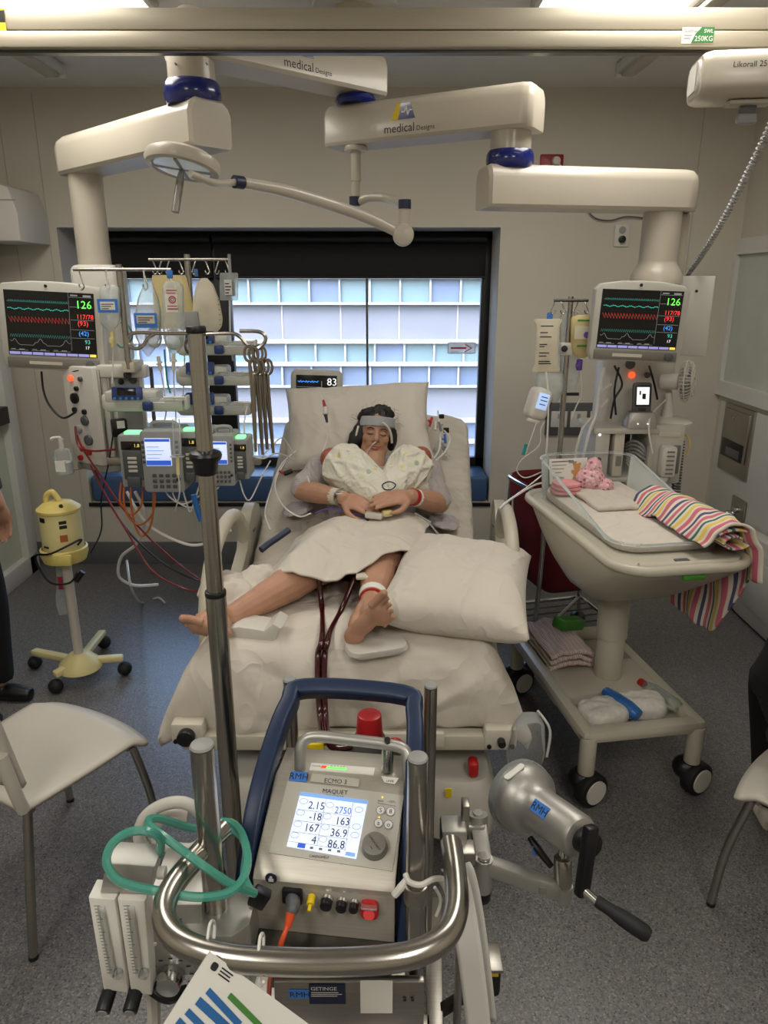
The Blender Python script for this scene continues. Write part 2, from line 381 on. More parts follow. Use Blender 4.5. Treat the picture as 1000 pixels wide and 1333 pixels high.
def fuse(b, voxel, smooth=6, fac=.5):                  # merge overlapping volumes into one continuous skin
    bmesh.ops.recalc_face_normals(b.bm, faces=b.bm.faces[:])
    me = bpy.data.meshes.new('f'); b.bm.to_mesh(me); ob = bpy.data.objects.new('f', me); COL.objects.link(ob)
    md = ob.modifiers.new('r', 'REMESH'); md.mode = 'VOXEL'; md.voxel_size = voxel; md.adaptivity = 0
    sm = ob.modifiers.new('s', 'SMOOTH'); sm.iterations = smooth; sm.factor = fac
    dg = bpy.context.evaluated_depsgraph_get(); m2 = bpy.data.meshes.new_from_object(ob.evaluated_get(dg))
    bpy.data.objects.remove(ob); o = B(); o.bm.from_mesh(m2); bpy.data.meshes.remove(m2); b.bm.free(); return o
def nz(x, y, z, s=1.0): return noise.noise(V((x * s, y * s, z * s)))
def lerp(a, b, t): return a + (b - a) * t
def ridge(x, y, z): return 1 - abs(noise.noise(V((x, y, z)))) * 2.2
def sstep(a, b, x):
    t = min(max((x - a) / (b - a), 0), 1); return t * t * (3 - 2 * t)
# ================================================================ the room
WB, XL, XR, YF = 4.49, -2.30, 2.06, -1.9
oxl, oxr = P(74, 300, WB).x, P(652, 300, WB).x
ozt, ozb, GD = P(400, 296, WB).z, .415, .36
struct('floor', B().box(((XL + XR) / 2, (WB + YF) / 2, -.05), (XR - XL + .4, WB - YF + .4, .1)), 'floor')
struct('ceiling', B().box(((XL + XR) / 2, (WB + YF) / 2, CEIL + .05), (XR - XL + .4, WB - YF + .4, .1)), 'ceiling')
b = B(); D_ = .42
b.box(((XL - .2 + oxl) / 2, WB + D_ / 2, CEIL / 2), (oxl - XL + .2, D_, CEIL)); b.box(((XR + .2 + oxr) / 2, WB + D_ / 2, CEIL / 2), (XR + .2 - oxr, D_, CEIL))
b.box(((oxl + oxr) / 2, WB + D_ / 2, (ozt + CEIL) / 2), (oxr - oxl, D_, CEIL - ozt)); b.box(((oxl + oxr) / 2, WB + D_ / 2, ozb / 2), (oxr - oxl, D_, ozb))
wback = struct('wall_back', b, 'wall')
for px in (12, 57, 905):
    x = P(px, 250, WB).x; part('panel_joint', B().box((x, WB - .001, 1.5), (.004, .004, 2.5)), 'enamel_b', wback)
struct('wall_left', B().box((XL - .05, (WB + YF) / 2, CEIL / 2), (.1, WB - YF, CEIL)), 'wall')
struct('wall_right', B().box((XR + .05, (WB + YF) / 2, CEIL / 2), (.1, WB - YF, CEIL)), 'wall')
struct('wall_front', B().box(((XL + XR) / 2, YF - .05, CEIL / 2), (XR - XL, .1, CEIL)), 'wall')
struct('baseboard_back', B().box(((XL + XR) / 2, WB - .006, .075), (XR - XL, .012, .15), .004), 'baseboard')
struct('baseboard_right', B().box((XR - .006, (WB + YF) / 2, .075), (.012, WB - YF - .03, .15), .004), 'baseboard')
struct('baseboard_left', B().box((XL + .006, (WB + YF) / 2 - .8, .075), (.012, WB - YF - 1.7, .15), .004), 'baseboard')
# ---- window in the back wall
win = thing('window_1', None, None, ((oxl + oxr) / 2, WB + GD, ozb), kind='structure')
gy = WB + GD; fw = .05
b = B()
for x0, x1, z0, z1 in ((oxl, oxl + .06, ozb, ozt), (oxr - .055, oxr, ozb, ozt), (oxl, oxr, ozt - .05, ozt), (oxl, oxr, ozb, ozb + .22)):
    b.box(((x0 + x1) / 2, gy, (z0 + z1) / 2), (x1 - x0, .06, z1 - z0), .004)
part('window_frame', b, 'black_frame', win)
mx0, mx1 = P(268, 420, gy).x, P(303, 420, gy).x
part('mullion', B().box(((mx0 + mx1) / 2, gy, (ozb + ozt) / 2), (mx1 - mx0, .07, ozt - ozb - .02), .004), 'black_frame', win)
xs = P(478, 420, gy).x
part('glazing_joint', B().box((xs, gy, (ozb + ozt) / 2), (.014, .03, ozt - ozb - .02)), 'dgrey_plastic', win)
gl = mat('window_glass', (190, 214, 240), .04, alpha=.06, var=.01)
for x0, x1 in ((oxl + .05, mx0), (mx1, xs - .006), (xs + .006, oxr - .05)):
    part('pane', B().box(((x0 + x1) / 2, gy + .005, (ozb + .2 + ozt) / 2), (x1 - x0, .008, ozt - ozb - .25)), gl, win)
zb_ = P(400, 361, gy - .06).z
for i, (x0, x1) in enumerate(((oxl + .06, (mx0 + mx1) / 2 - .01), ((mx0 + mx1) / 2 + .01, P(632, 350, gy - .06).x))):
    t = thing('roller_blind', ('black roller blind drawn a little way down the narrow left window pane', 'black roller blind drawn a little way down the wide window pane')[i], 'blind', ((x0 + x1) / 2, gy - .06, zb_), 'roller blinds')
    part('fabric', B().box(((x0 + x1) / 2, gy - .06, (zb_ + ozt - .03) / 2), (x1 - x0, .003, ozt - .03 - zb_)), 'blind', t)
    part('bottom_bar', B().cyl((x0, gy - .06, zb_), (x1, gy - .06, zb_), .008), 'black', t)
    part('roller', B().cyl((x0, gy - .06, ozt - .045), (x1, gy - .06, ozt - .045), .03), 'black_frame', t)
solo('window_seat_cushion', B().box(((oxl + oxr) / 2, WB + .165, ozb + .085), (oxr - oxl - .02, .31, .165), .02, seg=3), 'blue_vinyl', 'long blue vinyl cushion on the ledge below the window', 'cushion')
struct('trim_1', B().box(((oxl + oxr) / 2, WB - .004, ozb - .012), (oxr - oxl + .02, .012, .024), .002), 'black_frame')
t = thing('wall_sign', 'small white sign with a red arrow stuck on the window glass', 'sign', P(600, 453, gy - .03))
m_ = MX(P(601, 453, gy - .012)); sw_ = .185
part('plate', B(m_).pri(rrect(sw_, .075, .018), 0, -.003), 'sign_film', t)
b = B(m_); b.line([(-.07, .0), (.03, .0)], .012, -.004); b.line([(.02, .025), (.065, 0), (.02, -.025)], .006, -.004); part('arrow', b, 'ink_red', t)
b = B(m_); b.text('access', -.07, -.03, .022, -.004); b.line([(-.088, -.033), (-.088, .033), (.088, .033), (.088, -.033), (-.088, -.033)], .003, -.004); part('lettering', b, 'ink_grey', t)
# ---- building across the street
FY = 40.0
def fz(py): return P(400, py, FY).z
fb = thing('office_building', 'pale office building with rows of blue glazing seen through the window', 'building', (-4, FY, fz(760)))
part('wall', B().box((-4, FY + 2, (fz(330) + fz(760)) / 2 + 3), (70, 4, fz(330) - fz(760) + 12)), 'facade', fb)
for py, h_ in ((361, .16), (395, .12), (444, .2), (473, .2), (502, .1), (546, .2), (573, .2), (330, .2), (602, .12), (650, .2), (678, .2)):
    part('ledge', B().box((-4, FY - .2, fz(py)), (60, .5, h_)), 'facade_ledge', fb)
proto = {}
for row, (y0, y1, kinds) in enumerate(((363, 394, (0, 0, 1, 0)), (446, 471, (0, 1, 0, 0)), (476, 501, (1, 1, 1)), (548, 571, (1, 0, 1)), (576, 601, (1, 1, 0)), (652, 677, (1, 0)))):
    z0, z1 = fz(y1), fz(y0)
    for k in range(-13, 9):
        x = k * 1.58 + (.3 if row % 2 else .05); kd = kinds[(k * 7 + row) % len(kinds)]; key = (row, kd)
        if key not in proto:
            proto[key] = part('window', B().box((x, FY - .03, (z0 + z1) / 2), (1.46, .1, z1 - z0)), ('facade_teal', 'facade_glass')[kd], fb); proto[key]['x0'] = x
        else:
            o = proto[key].copy(); COL.objects.link(o); o.location.x += x - proto[key]['x0']; o.parent = fb
    for k in range(-13, 9):
        x = k * 1.58 + (.3 if row % 2 else .05) - .79
        if ('post', row) not in proto:
            proto[('post', row)] = part('window_post', B().box((x, FY - .15, (z0 + z1) / 2), (.1, .3, z1 - z0)), 'facade_ledge', fb); proto[('post', row)]['x0'] = x
        else:
            o = proto[('post', row)].copy(); COL.objects.link(o); o.location.x += x - proto[('post', row)]['x0']; o.parent = fb
for k in range(-11, 7):
    part('panel_seam', B().box((k * 3.1 + .8, FY - .01, (fz(396) + fz(443)) / 2), (.06, .06, fz(396) - fz(443))), 'grey_plastic', fb)
# ---- glazed door in the left wall
d1 = thing('door_1', None, None, (XL, 3.7, 0), kind='structure')
dz = 2.1; b = B()
b.box((XL + .04, 4.34, dz / 2), (.08, .12, dz), .006); b.box((XL + .04, 3.0, dz / 2), (.08, .12, dz), .006); b.box((XL + .04, 3.67, dz - .05), (.08, 1.4, .1), .006); b.box((XL + .04, 3.67, .06), (.08, 1.4, .12), .006)
part('door_frame', b, 'white_paint', d1)
part('pane', B().box((XL + .03, 3.67, dz / 2), (.012, 1.26, dz - .2)), 'door_glass', d1)
part('push_bar', B().box((XL + .07, 3.67, 1.02), (.05, 1.2, .1), .006), 'black', d1)
# ---- window, dado and recessed fittings in the right wall
w2 = thing('window_2', None, None, (XR, 3.2, 1), kind='structure')
c0, c1 = PX(960, 312, XR), PX(936, 512, XR); yA = c0.y; zT, zB = c0.z, c1.z; yB = 2.2
b = B(); fwid = .085
for ya, yb, z0, z1 in ((yA - fwid, yA, zB, zT), (yB, yB + fwid, zB, zT), (yB + fwid, yA - fwid, zT - fwid, zT), (yB + fwid, yA - fwid, zB, zB + fwid)):
    b.box((XR - .015, (ya + yb) / 2, (z0 + z1) / 2), (.032, yb - ya, z1 - z0))
part('window_frame', b, 'white_paint', w2)
part('pane', B().box((XR - .004, (yA + yB) / 2, (zT + zB) / 2), (.006, yA - yB - .12, zT - zB - .12)), 'frosted', w2)
struct('trim_2', B().box((XR - .006, (WB - .06 + 1.4) / 2, (zB - .03 + .16) / 2), (.012, WB - .06 - 1.4, zB - .03 - .16), .003), 'wall_low')
q0, q1 = PX(945, 530, XR - .02), PX(940, 606, XR - .02); t = thing('towel_dispenser', 'recessed stainless steel paper towel dispenser in the right wall', 'dispenser', (XR - .02, q0.y - .2, q1.z))
dy, dzz = .36, q0.z - q1.z + .05; mW = Matrix.Translation((XR - .014, q0.y, q1.z - .02)) @ Matrix.Rotation(R(-90), 4, 'Z')
part('face_plate', B(mW).box((dy / 2, 0, dzz / 2), (dy, .02, dzz), .003), 'steel_flat', t)
part('door', B(mW).box((dy / 2, -.014, dzz * .58), (dy - .06, .014, dzz * .72), .004), 'steel_flat', t)
part('slot', B(mW).box((dy / 2, -.02, dzz * .36), (dy - .1, .012, dzz * .26), .003), 'black', t)
part('towel', B(mW).box((dy / 2 + .02, -.026, dzz * .33), (dy - .2, .012, dzz * .12), .004), 'dgrey_plastic', t)
part('lock', B(mW).cyl((dy * .42, -.02, dzz * .83), (dy * .42, -.026, dzz * .83), .008), 'chrome', t)
q0 = PX(955, 644, XR - .02); t = thing('wall_spout', 'small square steel plate with a spout low on the right wall', 'spout', (XR - .02, q0.y - .07, q0.z - .18))
mW = Matrix.Translation((XR - .02, q0.y, q0.z - .17)) @ Matrix.Rotation(R(-90), 4, 'Z')
part('plate', B(mW).box((.08, 0, .085), (.16, .012, .17), .003), 'steel_flat', t); part('spout', B(mW).tube([(.08, 0, .08), (.08, -.06, .085), (.06, -.1, .06)], .014), 'chrome', t)
part('knob', B(mW).cyl((.08, -.005, .1), (.08, -.03, .1), .022, b=.004), 'chrome', t)
# ---- ceiling fittings
for k, (pa, pb) in enumerate((((72, 96), (28, 69)), ((815, 95), (846, 69)))):
    zc = CEIL - .045; a, c = PZ(*pa, zc), PZ(*pb, zc); c = a + (c - a).normalized() * 1.2
    t = thing('fluorescent_batten', ('white fluorescent batten on the ceiling above the left monitor', 'white fluorescent batten on the ceiling above the right monitor')[k], 'ceiling light', a, 'ceiling battens')
    part('housing', B().beam(a + V((0, 0, .02)), c + V((0, 0, .02)), .1, .05, .01), 'white_paint', t); part('diffuser', B().beam(a + V((0, -.03, -.012)), c + V((0, 0, -.012)), .07, .03, .012), 'enamel', t)
    part('end_cap', B().beam(a + V((0, .012, .012)), a + V((0, -.012, .012)), .105, .07, .01), 'white_paint', t)
for lx, ly in PANELS:
    o = thing('ceiling_light_panel', 'flat rectangular light panel set in the ceiling', 'ceiling light', (lx, ly, CEIL - .05), 'ceiling light panels')
    b = B(); b.box((lx - .31, ly, CEIL - .02), (.02, 1.24, .04)); b.box((lx + .31, ly, CEIL - .02), (.02, 1.24, .04)); b.box((lx, ly - .61, CEIL - .02), (.6, .02, .04)); b.box((lx, ly + .61, CEIL - .02), (.6, .02, .04))
    part('frame', b, 'white_paint', o); part('diffuser', B().box((lx, ly, CEIL - .02), (.6, 1.2, .02)), 'lit_panel', o)
# ---- hoist gantry beam across the room
GY = 2.5
def zy(py, Y): return P(500, py, Y).z
z1, z2, z3 = zy(9, GY), zy(40, GY), zy(64, GY)
t = thing('hoist_beam', 'long cream overhead hoist beam spanning the room below the ceiling', 'beam', (0, GY, z3))
part('upper_rail', B().box((0, GY + .04, (z1 + z2) / 2), (XR - XL, .09, z1 - z2 - .004), .004), 'alu', t)
part('lower_rail', B().box((0, GY + .03, (z3 + z2) / 2), (XR - XL, .085, z2 - z3 - .004), .006), 'alu', t)
part('groove', B().box((0, GY + .04, (z1 + z3) / 2), (XR - XL - .01, .06, z1 - z3 - .01)), 'dark_steel', t)
part('roller_track', B().box((0, GY + .03, z3 - .003), (XR - XL - .02, .03, .006)), 'dark_steel', t)
for sx in (XL + .12, XR - .12): part('hanger', B().box((sx, GY + .04, (z1 + CEIL) / 2), (.08, .08, CEIL - z1), .004), 'alu', t)
m_ = MX((P(885, 53, GY).x, GY - .013, z3 + .012)); sw_ = P(926, 53, GY).x - P(885, 53, GY).x
st = part('sticker', B(m_).box((sw_ / 2, 0, .02), (sw_, .002, .042)), 'paper', t)
part('green_field', B(m_).pri([(sw_ * .3, .0), (sw_, 0), (sw_, .041), (sw_ * .6, .041), (sw_ * .42, .024)], -.002, -.003), 'sticker_green', st)
part('lettering', B(m_).text('SWL', sw_ * .97, .026, .014, -.0035, 'r').text('250KG', sw_ * .97, .005, .019, -.0035, 'r'), 'paper', st)
part('small_print', B(m_).text('Guldmann', .004, .028, .012, -.0015).line([(.006, .02), (.03, .02)], .002, -.0015).line([(.006, .012), (.026, .012)], .002, -.0015), 'ink', st)
m_ = MX((P(-6, 40, GY).x, GY - .007, z2 - .005))
st = part('yellow_sticker', B(m_).box((.014, 0, .025), (.045, .002, .07)), 'sticker_yellow', t); part('black_field', B(m_).box((.014, -.001, .04), (.045, .002, .03)), 'black', st)
# hoist motor
HY = 2.40; hz = zy(105, HY); hx = P(905, 104, HY).x
t = thing('hoist_motor', 'white rounded hoist motor hanging from the right end of the beam', 'hoist', (hx + .2, HY, hz - .1))
m_ = MX((hx, HY, hz), -8)
part('housing', B(m_).loft([[(x, a, c) for a, c in rrect(.19 * s_, .118 * s_, .034 * s_, 4)] for x, s_ in ((.0, .86), (.008, .94), (.025, 1), (.42, 1), (.44, .9))]), 'enamel', t)
part('end_cap', B(m_).loft([[(x, a, c) for a, c in rrect(.14 * s_, .09 * s_, .028, 4)] for x, s_ in ((-.006, .9), (.002, 1))]), 'white_plastic', t)
part('notice', B(m_).box((.012 - .02, 0, .0), (.001, .08, .07)), 'paper', t)
part('lettering', B(m_).text('Likorall 250', .075, .008, .021, -.0958), 'ink', t)
st = part('yellow_sticker', B(m_).box((.232, -.0952, .01), (.08, .001, .05)), 'sticker_yellow', t); part('black_field', B(m_).box((.245, -.0958, .01), (.045, .001, .03)), 'black', st)
part('warning_text', B(m_).text('SWL', .2, .004, .02, -.0964), 'ink', st)
part('strap', B(m_).box((.15, -.02, -.075), (.045, .01, .05)), 'dgrey_plastic', t)
part('strap_buckle', B(m_).box((.15, -.02, -.108), (.055, .03, .028), .008), 'grey_plastic', t); part('strap_guide', B(m_).box((.15, -.02, -.068), (.12, .06, .012), .004), 'enamel_b', t)
# ---- small fittings on the back wall
def wall_plate(name, px, py, w_, h_, m, label, cat):
    p = P(px, py, WB); t = thing(name, label, cat, p); f = MX((p.x, WB, p.z)); part('plate', B(f).pri(rrect(w_, h_, .008), 0, -.012, b=.003), m, t); return t, f
t, f = wall_plate('wall_outlet', 718, 212, .13, .085, 'red_outlet', 'red power outlet with a white plug high on the back wall', 'outlet')
part('plug', B(f).cyl((.02, -.012, .005), (.02, -.05, .005), .026, .022, b=.005), 'white_plastic', t); part('cord', B(f).tube([(.02, -.045, .005), (.045, -.05, -.03), (.062, -.03, -.1)], .005), 'tube_white', t)
part('rating', B(f).box((-.035, -.0125, -.02), (.03, .001, .014)), 'paper', t)
t, f = wall_plate('wall_switch', 809, 307, .085, .12, 'white_plastic', 'white wall switch with round black knob beside the right pendant column', 'switch')
part('knob', B(f).cyl((0, -.012, -.02), (0, -.035, -.02), .02, b=.004), 'black', t); part('dial', B(f).cyl((0, -.012, .03), (0, -.016, .03), .02), 'grey_plastic', t)
solo('wall_cable', B().tube([P(764, 272, WB - .02), P(775, 284, WB - .02), P(795, 287, WB - .02), P(815, 282, WB - .02), P(840, 284, WB - .02)], .004), 'dgrey_plastic', 'thin loose cable drooping on the back wall beneath the right arm', 'cable')
p = P(6, 278, 4.2); t = thing('wall_cabinet', 'white wall box with chamfered corner at the far left', 'wall box', (p.x - .14, 4.2, P(6, 314, 4.2).z))
zz0, zz1 = P(6, 315, 4.2).z, P(6, 240, 4.2).z; xx = P(31, 280, 4.2).x
part('housing', B().pri([(xx - .25, zz0), (xx, zz0), (xx + .005, (zz0 + zz1) / 2), (xx - .03, zz1 - .02), (xx - .08, zz1), (xx - .25, zz1)], 4.12, WB, b=.01), 'white_plastic', t)
part('lid_seam', B().box((xx - .12, 4.118, (zz0 + zz1) / 2 + .06), (.25, .004, .004)), 'grey_plastic', t)
# coiled lead hanging from the hoist to the right console
a, c = P(1010, 150, 2.5), P(890, 364, 3.3); pts = []
n_ = 460
for i in range(n_ + 1):
    u = i / n_; q = a.lerp(c, u) - V((0, 0, .05 * math.sin(math.pi * u))); an = u * 2 * math.pi * 52
    pts.append(q + V((math.cos(an) * .0095, 0, 0)) + V((0, 1, .3)) * (math.sin(an) * .0095))
solo('coiled_lead', B().tube(pts, .0042, 5, 0), 'grey_plastic', 'long grey coiled lead sagging from the hoist to the right column', 'cable')
# ================================================================ ceiling pendants
AW, AH = .17, .145
def arm(b, p, q, over=(.1, .1), w_=AW, h_=AH):           # horizontal boom: faceted near end, rounded far end
    p, q = V(p), V(q); d = (q - p).normalized(); n_ = V((-d.y, d.x, 0)); a = p - d * over[0]; e = q + d * over[1]
    prof = [(-.5, -.5), (.5, -.5), (.5, .22), (.36, .5), (-.36, .5), (-.5, .22)]
    prof = [(-.5, -.42), (-.44, -.5), (.44, -.5), (.5, -.42), (.5, .2), (.44, .38), (.3, .5), (-.3, .5), (-.44, .38), (-.5, .2)]
    L_ = (e - a).length; rings = []
    for s_, k in ((0, .88), (.012, 1), (L_ - .05, 1), (L_ - .02, .95), (L_ - .004, .82), (L_, .7)):
        rings.append([a + d * s_ + n_ * (u * w_ * k) + V((0, 0, v * h_ * (k if v > 0 else 1))) for u, v in prof])
    return b.loft(rings)
def logo(th_, p, q, at_, side=-1, flip=False):             # printed maker's mark on the side of a boom
    p, q = V(p), V(q); d = (q - p).normalized(); n_ = V((-d.y, d.x, 0))
    if n_.y > 0: n_ = -n_
    x = V((-n_.y, n_.x, 0)); o = p.lerp(q, at_) + n_ * (AW / 2 + .0006)
    m_ = Matrix.Translation(o) @ Matrix((x, -n_, V((0, 0, 1)))).transposed().to_4x4()
    part('lettering', B(m_).text('medical', -.06, -.05, .042, 0).text('Designs', .075, -.05, .024, 0), 'ink', th_)
    part('logo_yellow', B(m_).pri([(-.03, -.008), (.012, -.008), (.012, .045), (-.005, .045)], 0, -.0006), 'sticker_yellow', th_)
    part('logo_blue', B(m_).pri([(.0, -.008), (.07, -.008), (.05, .045), (.012, .045)], -.0004, -.001), 'ring_blue', th_)
    part('logo_pulse', B(m_).line([(.014, .016), (.028, .016), (.034, .036), (.04, .004), (.046, .02), (.058, .02)], .005, -.0016), 'paper', th_)
CYc = 3.2; cc = P(463, 130, CYc); zA = P(490, 97, CYc).z; zB = P(463, 166, CYc).z
t = thing('ceiling_column', 'short white ceiling column with blue rings carrying both pendant booms', 'column', (cc.x, cc.y, CEIL - .4))
part('post', B().cyl((cc.x, cc.y, zA + AH / 2), (cc.x, cc.y, CEIL), .075, n=32), 'enamel', t)
part('ceiling_plate', B().cyl((cc.x, cc.y, CEIL - .03), (cc.x, cc.y, CEIL), .16, n=32, b=.006), 'white_paint', t)
def ring(th_, x, y, z, r=.088, h_=.055):
    part('brake_ring', B().lat([(r * .93, -h_ / 2), (r, -h_ / 2 + .01), (r * 1.03, 0), (r, h_ / 2 - .01), (r * .93, h_ / 2)], (x, y, z), n=36), 'ring_blue', th_)
ring(t, cc.x, cc.y, zA + AH / 2 + .028, .08); ring(t, cc.x, cc.y, (zA + zB) / 2, .08, zA - zB - AH - .01 if zA - zB - AH > .02 else .04)
# left boom
lh = P(251, 123, 2.74); zC = P(275, 166, 2.74).z
L1 = thing('ceiling_pendant', 'left white articulated ceiling pendant with an equipment head', 'pendant', (lh.x, lh.y, 1.0), 'ceiling pendants')
part('upper_boom', arm(B(), (cc.x, cc.y, zA), (lh.x, lh.y, zA), (.1, .06)), 'enamel', L1); logo(L1, (cc.x, cc.y, zA), (lh.x, lh.y, zA), .47)
part('hub_column', B().cyl((lh.x, lh.y, zC + AH / 2), (lh.x, lh.y, zA - AH / 2), .077, n=32), 'enamel', L1)
ring(L1, lh.x, lh.y, lh.z, .092, .07)
le = PZ(78, 203, zC); lc = PZ(108, 203, zC)
part('lower_boom', arm(B(), (lh.x, lh.y, zC), (lc.x, lc.y, zC), (.1, .1)), 'enamel', L1)
for s_ in (-.05, .05): part('screw', B().cyl((lh.x + .02 + s_, lh.y - .085, zA - .1), (lh.x + .02 + s_, lh.y - .07, zA - .1), .003, n=8), 'grey_plastic', L1)
zlc = P(118, 352, lc.y).z
part('drop_column', B().cyl((lc.x, lc.y, zlc), (lc.x, lc.y, zC - AH / 2), .068, n=32), 'enamel', L1)
# right boom
rh = PZ(667, 143, zB); rr = P(667, 209, rh.y); zD = P(645, 245, rh.y).z
L2 = thing('ceiling_pendant', 'right white articulated ceiling pendant with an equipment shelf', 'pendant', (rh.x, rh.y, 1.0), 'ceiling pendants')
part('upper_boom', arm(B(), (cc.x, cc.y, zB), (rh.x, rh.y, zB), (.1, .1)), 'enamel', L2); logo(L2, (cc.x, cc.y, zB), (rh.x, rh.y, zB), .36)
part('hub_column', B().cyl((rh.x, rh.y, zD + AH / 2), (rh.x, rh.y, zB - AH / 2), .073, n=32), 'enamel', L2)
ring(L2, rh.x, rh.y, rr.z, .084, .062)
rc = PZ(866, 250, zD)
part('lower_boom', arm(B(), (rh.x, rh.y, zD), (rc.x, rc.y, zD), (.1, .1)), 'enamel', L2)
zrc = P(860, 362, rc.y).z
part('drop_column', B().cyl((rc.x, rc.y, zrc), (rc.x, rc.y, zD - AH / 2), .072, n=32), 'enamel', L2)
part('cable_channel', B().box((rc.x + .085, rc.y + .03, (zrc + zD - AH / 2) / 2), (.05, .06, zD - AH / 2 - zrc), .01), 'enamel_b', L2)
part('column_flare', B().lat([(.1, -.05), (.098, -.02), (.088, .0), (.074, .02), (.072, .03)], (rc.x, rc.y, zrc + .03), n=32), 'enamel', L2)
# ---- examination lamp hanging from the middle
S = thing('examination_lamp', 'white round examination lamp on a jointed arm below the middle column', 'lamp', (cc.x, cc.y, 1.9))
lx = P(463, 190, CYc - .04); zl0 = P(463, 236, CYc - .04).z
part('mount_cap', B().cyl((lx.x, lx.y, zB - AH / 2 - .02), (lx.x, lx.y, zB - AH / 2), .045, n=24, b=.004), 'enamel', S)
part('drop_rod', B().cyl((lx.x, lx.y, zl0), (lx.x, lx.y, zB - AH / 2), .02), 'enamel', S)
p0 = V((lx.x, lx.y, zl0)); Yb = CYc - .25
e0 = P(463, 262, CYc - .04); e1 = P(480, 257, CYc - .06); e2 = P(505, 258, CYc - .12); e3 = P(527, 268, Yb)
part('swivel_arm', B().tube([p0, e0 + V((0, 0, .02)), e0 + V((.012, 0, 0)), e1, e2, e3], .017, 12), 'enamel', S)
part('joint_collar', B().cyl(P(462, 256, CYc - .04), P(462, 268, CYc - .04), .022), 'navy_label', S)
part('swivel_collar', B().cyl(P(527, 260, Yb), P(527, 272, Yb), .024), 'navy_label', S)
k0 = P(525, 306, Yb); part('drop_link', B().cyl(P(527, 270, Yb), k0, .021), 'enamel', S)
part('spring_joint', B().cyl(k0 + V((0, -.035, 0)), k0 + V((0, .035, 0)), .04, n=28, b=.01), 'enamel', S)
g = [k0, P(480, 284, Yb - .05), P(430, 266, Yb - .15), P(370, 248, Yb - .28), P(318, 238, Yb - .38)]
part('spring_arm', B().tube(g, [.018, .021, .021, .02, .016], 12), 'enamel', S)
h0 = P(310, 237, Yb - .4); part('head_collar', B().cyl(P(316, 238, Yb - .385), P(305, 236.5, Yb - .41), .02), 'navy_label', S)
hc = P(238, 214, Yb - .5); hm = Matrix.Translation(hc) @ Matrix.Rotation(R(8), 4, 'Y') @ Matrix.Rotation(R(-12), 4, 'X') @ Matrix.Scale(.86, 4)
part('fork', B().tube([h0, P(297, 238, Yb - .43), P(280, 238, Yb - .5), P(262, 232, Yb - .56), P(248, 226, Yb - .6)], .011, 10), 'enamel', S)
part('head', B(hm).lat([(.02, .045), (.1, .038), (.128, .022), (.134, 0), (.128, -.016), (.112, -.02), (.1, -.008), (.02, -.006)], n=40), 'enamel', S)
part('lens', B(hm).lat([(.1, -.012), (.098, -.016), (.03, -.018)], n=36), 'lens_glow', S)
part('lens_rib', B(hm).box((0, 0, -.018), (.2, .012, .006)).box((0, 0, -.018), (.012, .2, .006)), 'grey_plastic', S)
part('handle', B(hm).tube([(0, 0, -.018), (-.002, -.004, -.06), (-.006, -.01, -.17)], [.008, .014, .014], 12), 'steel_flat', S)
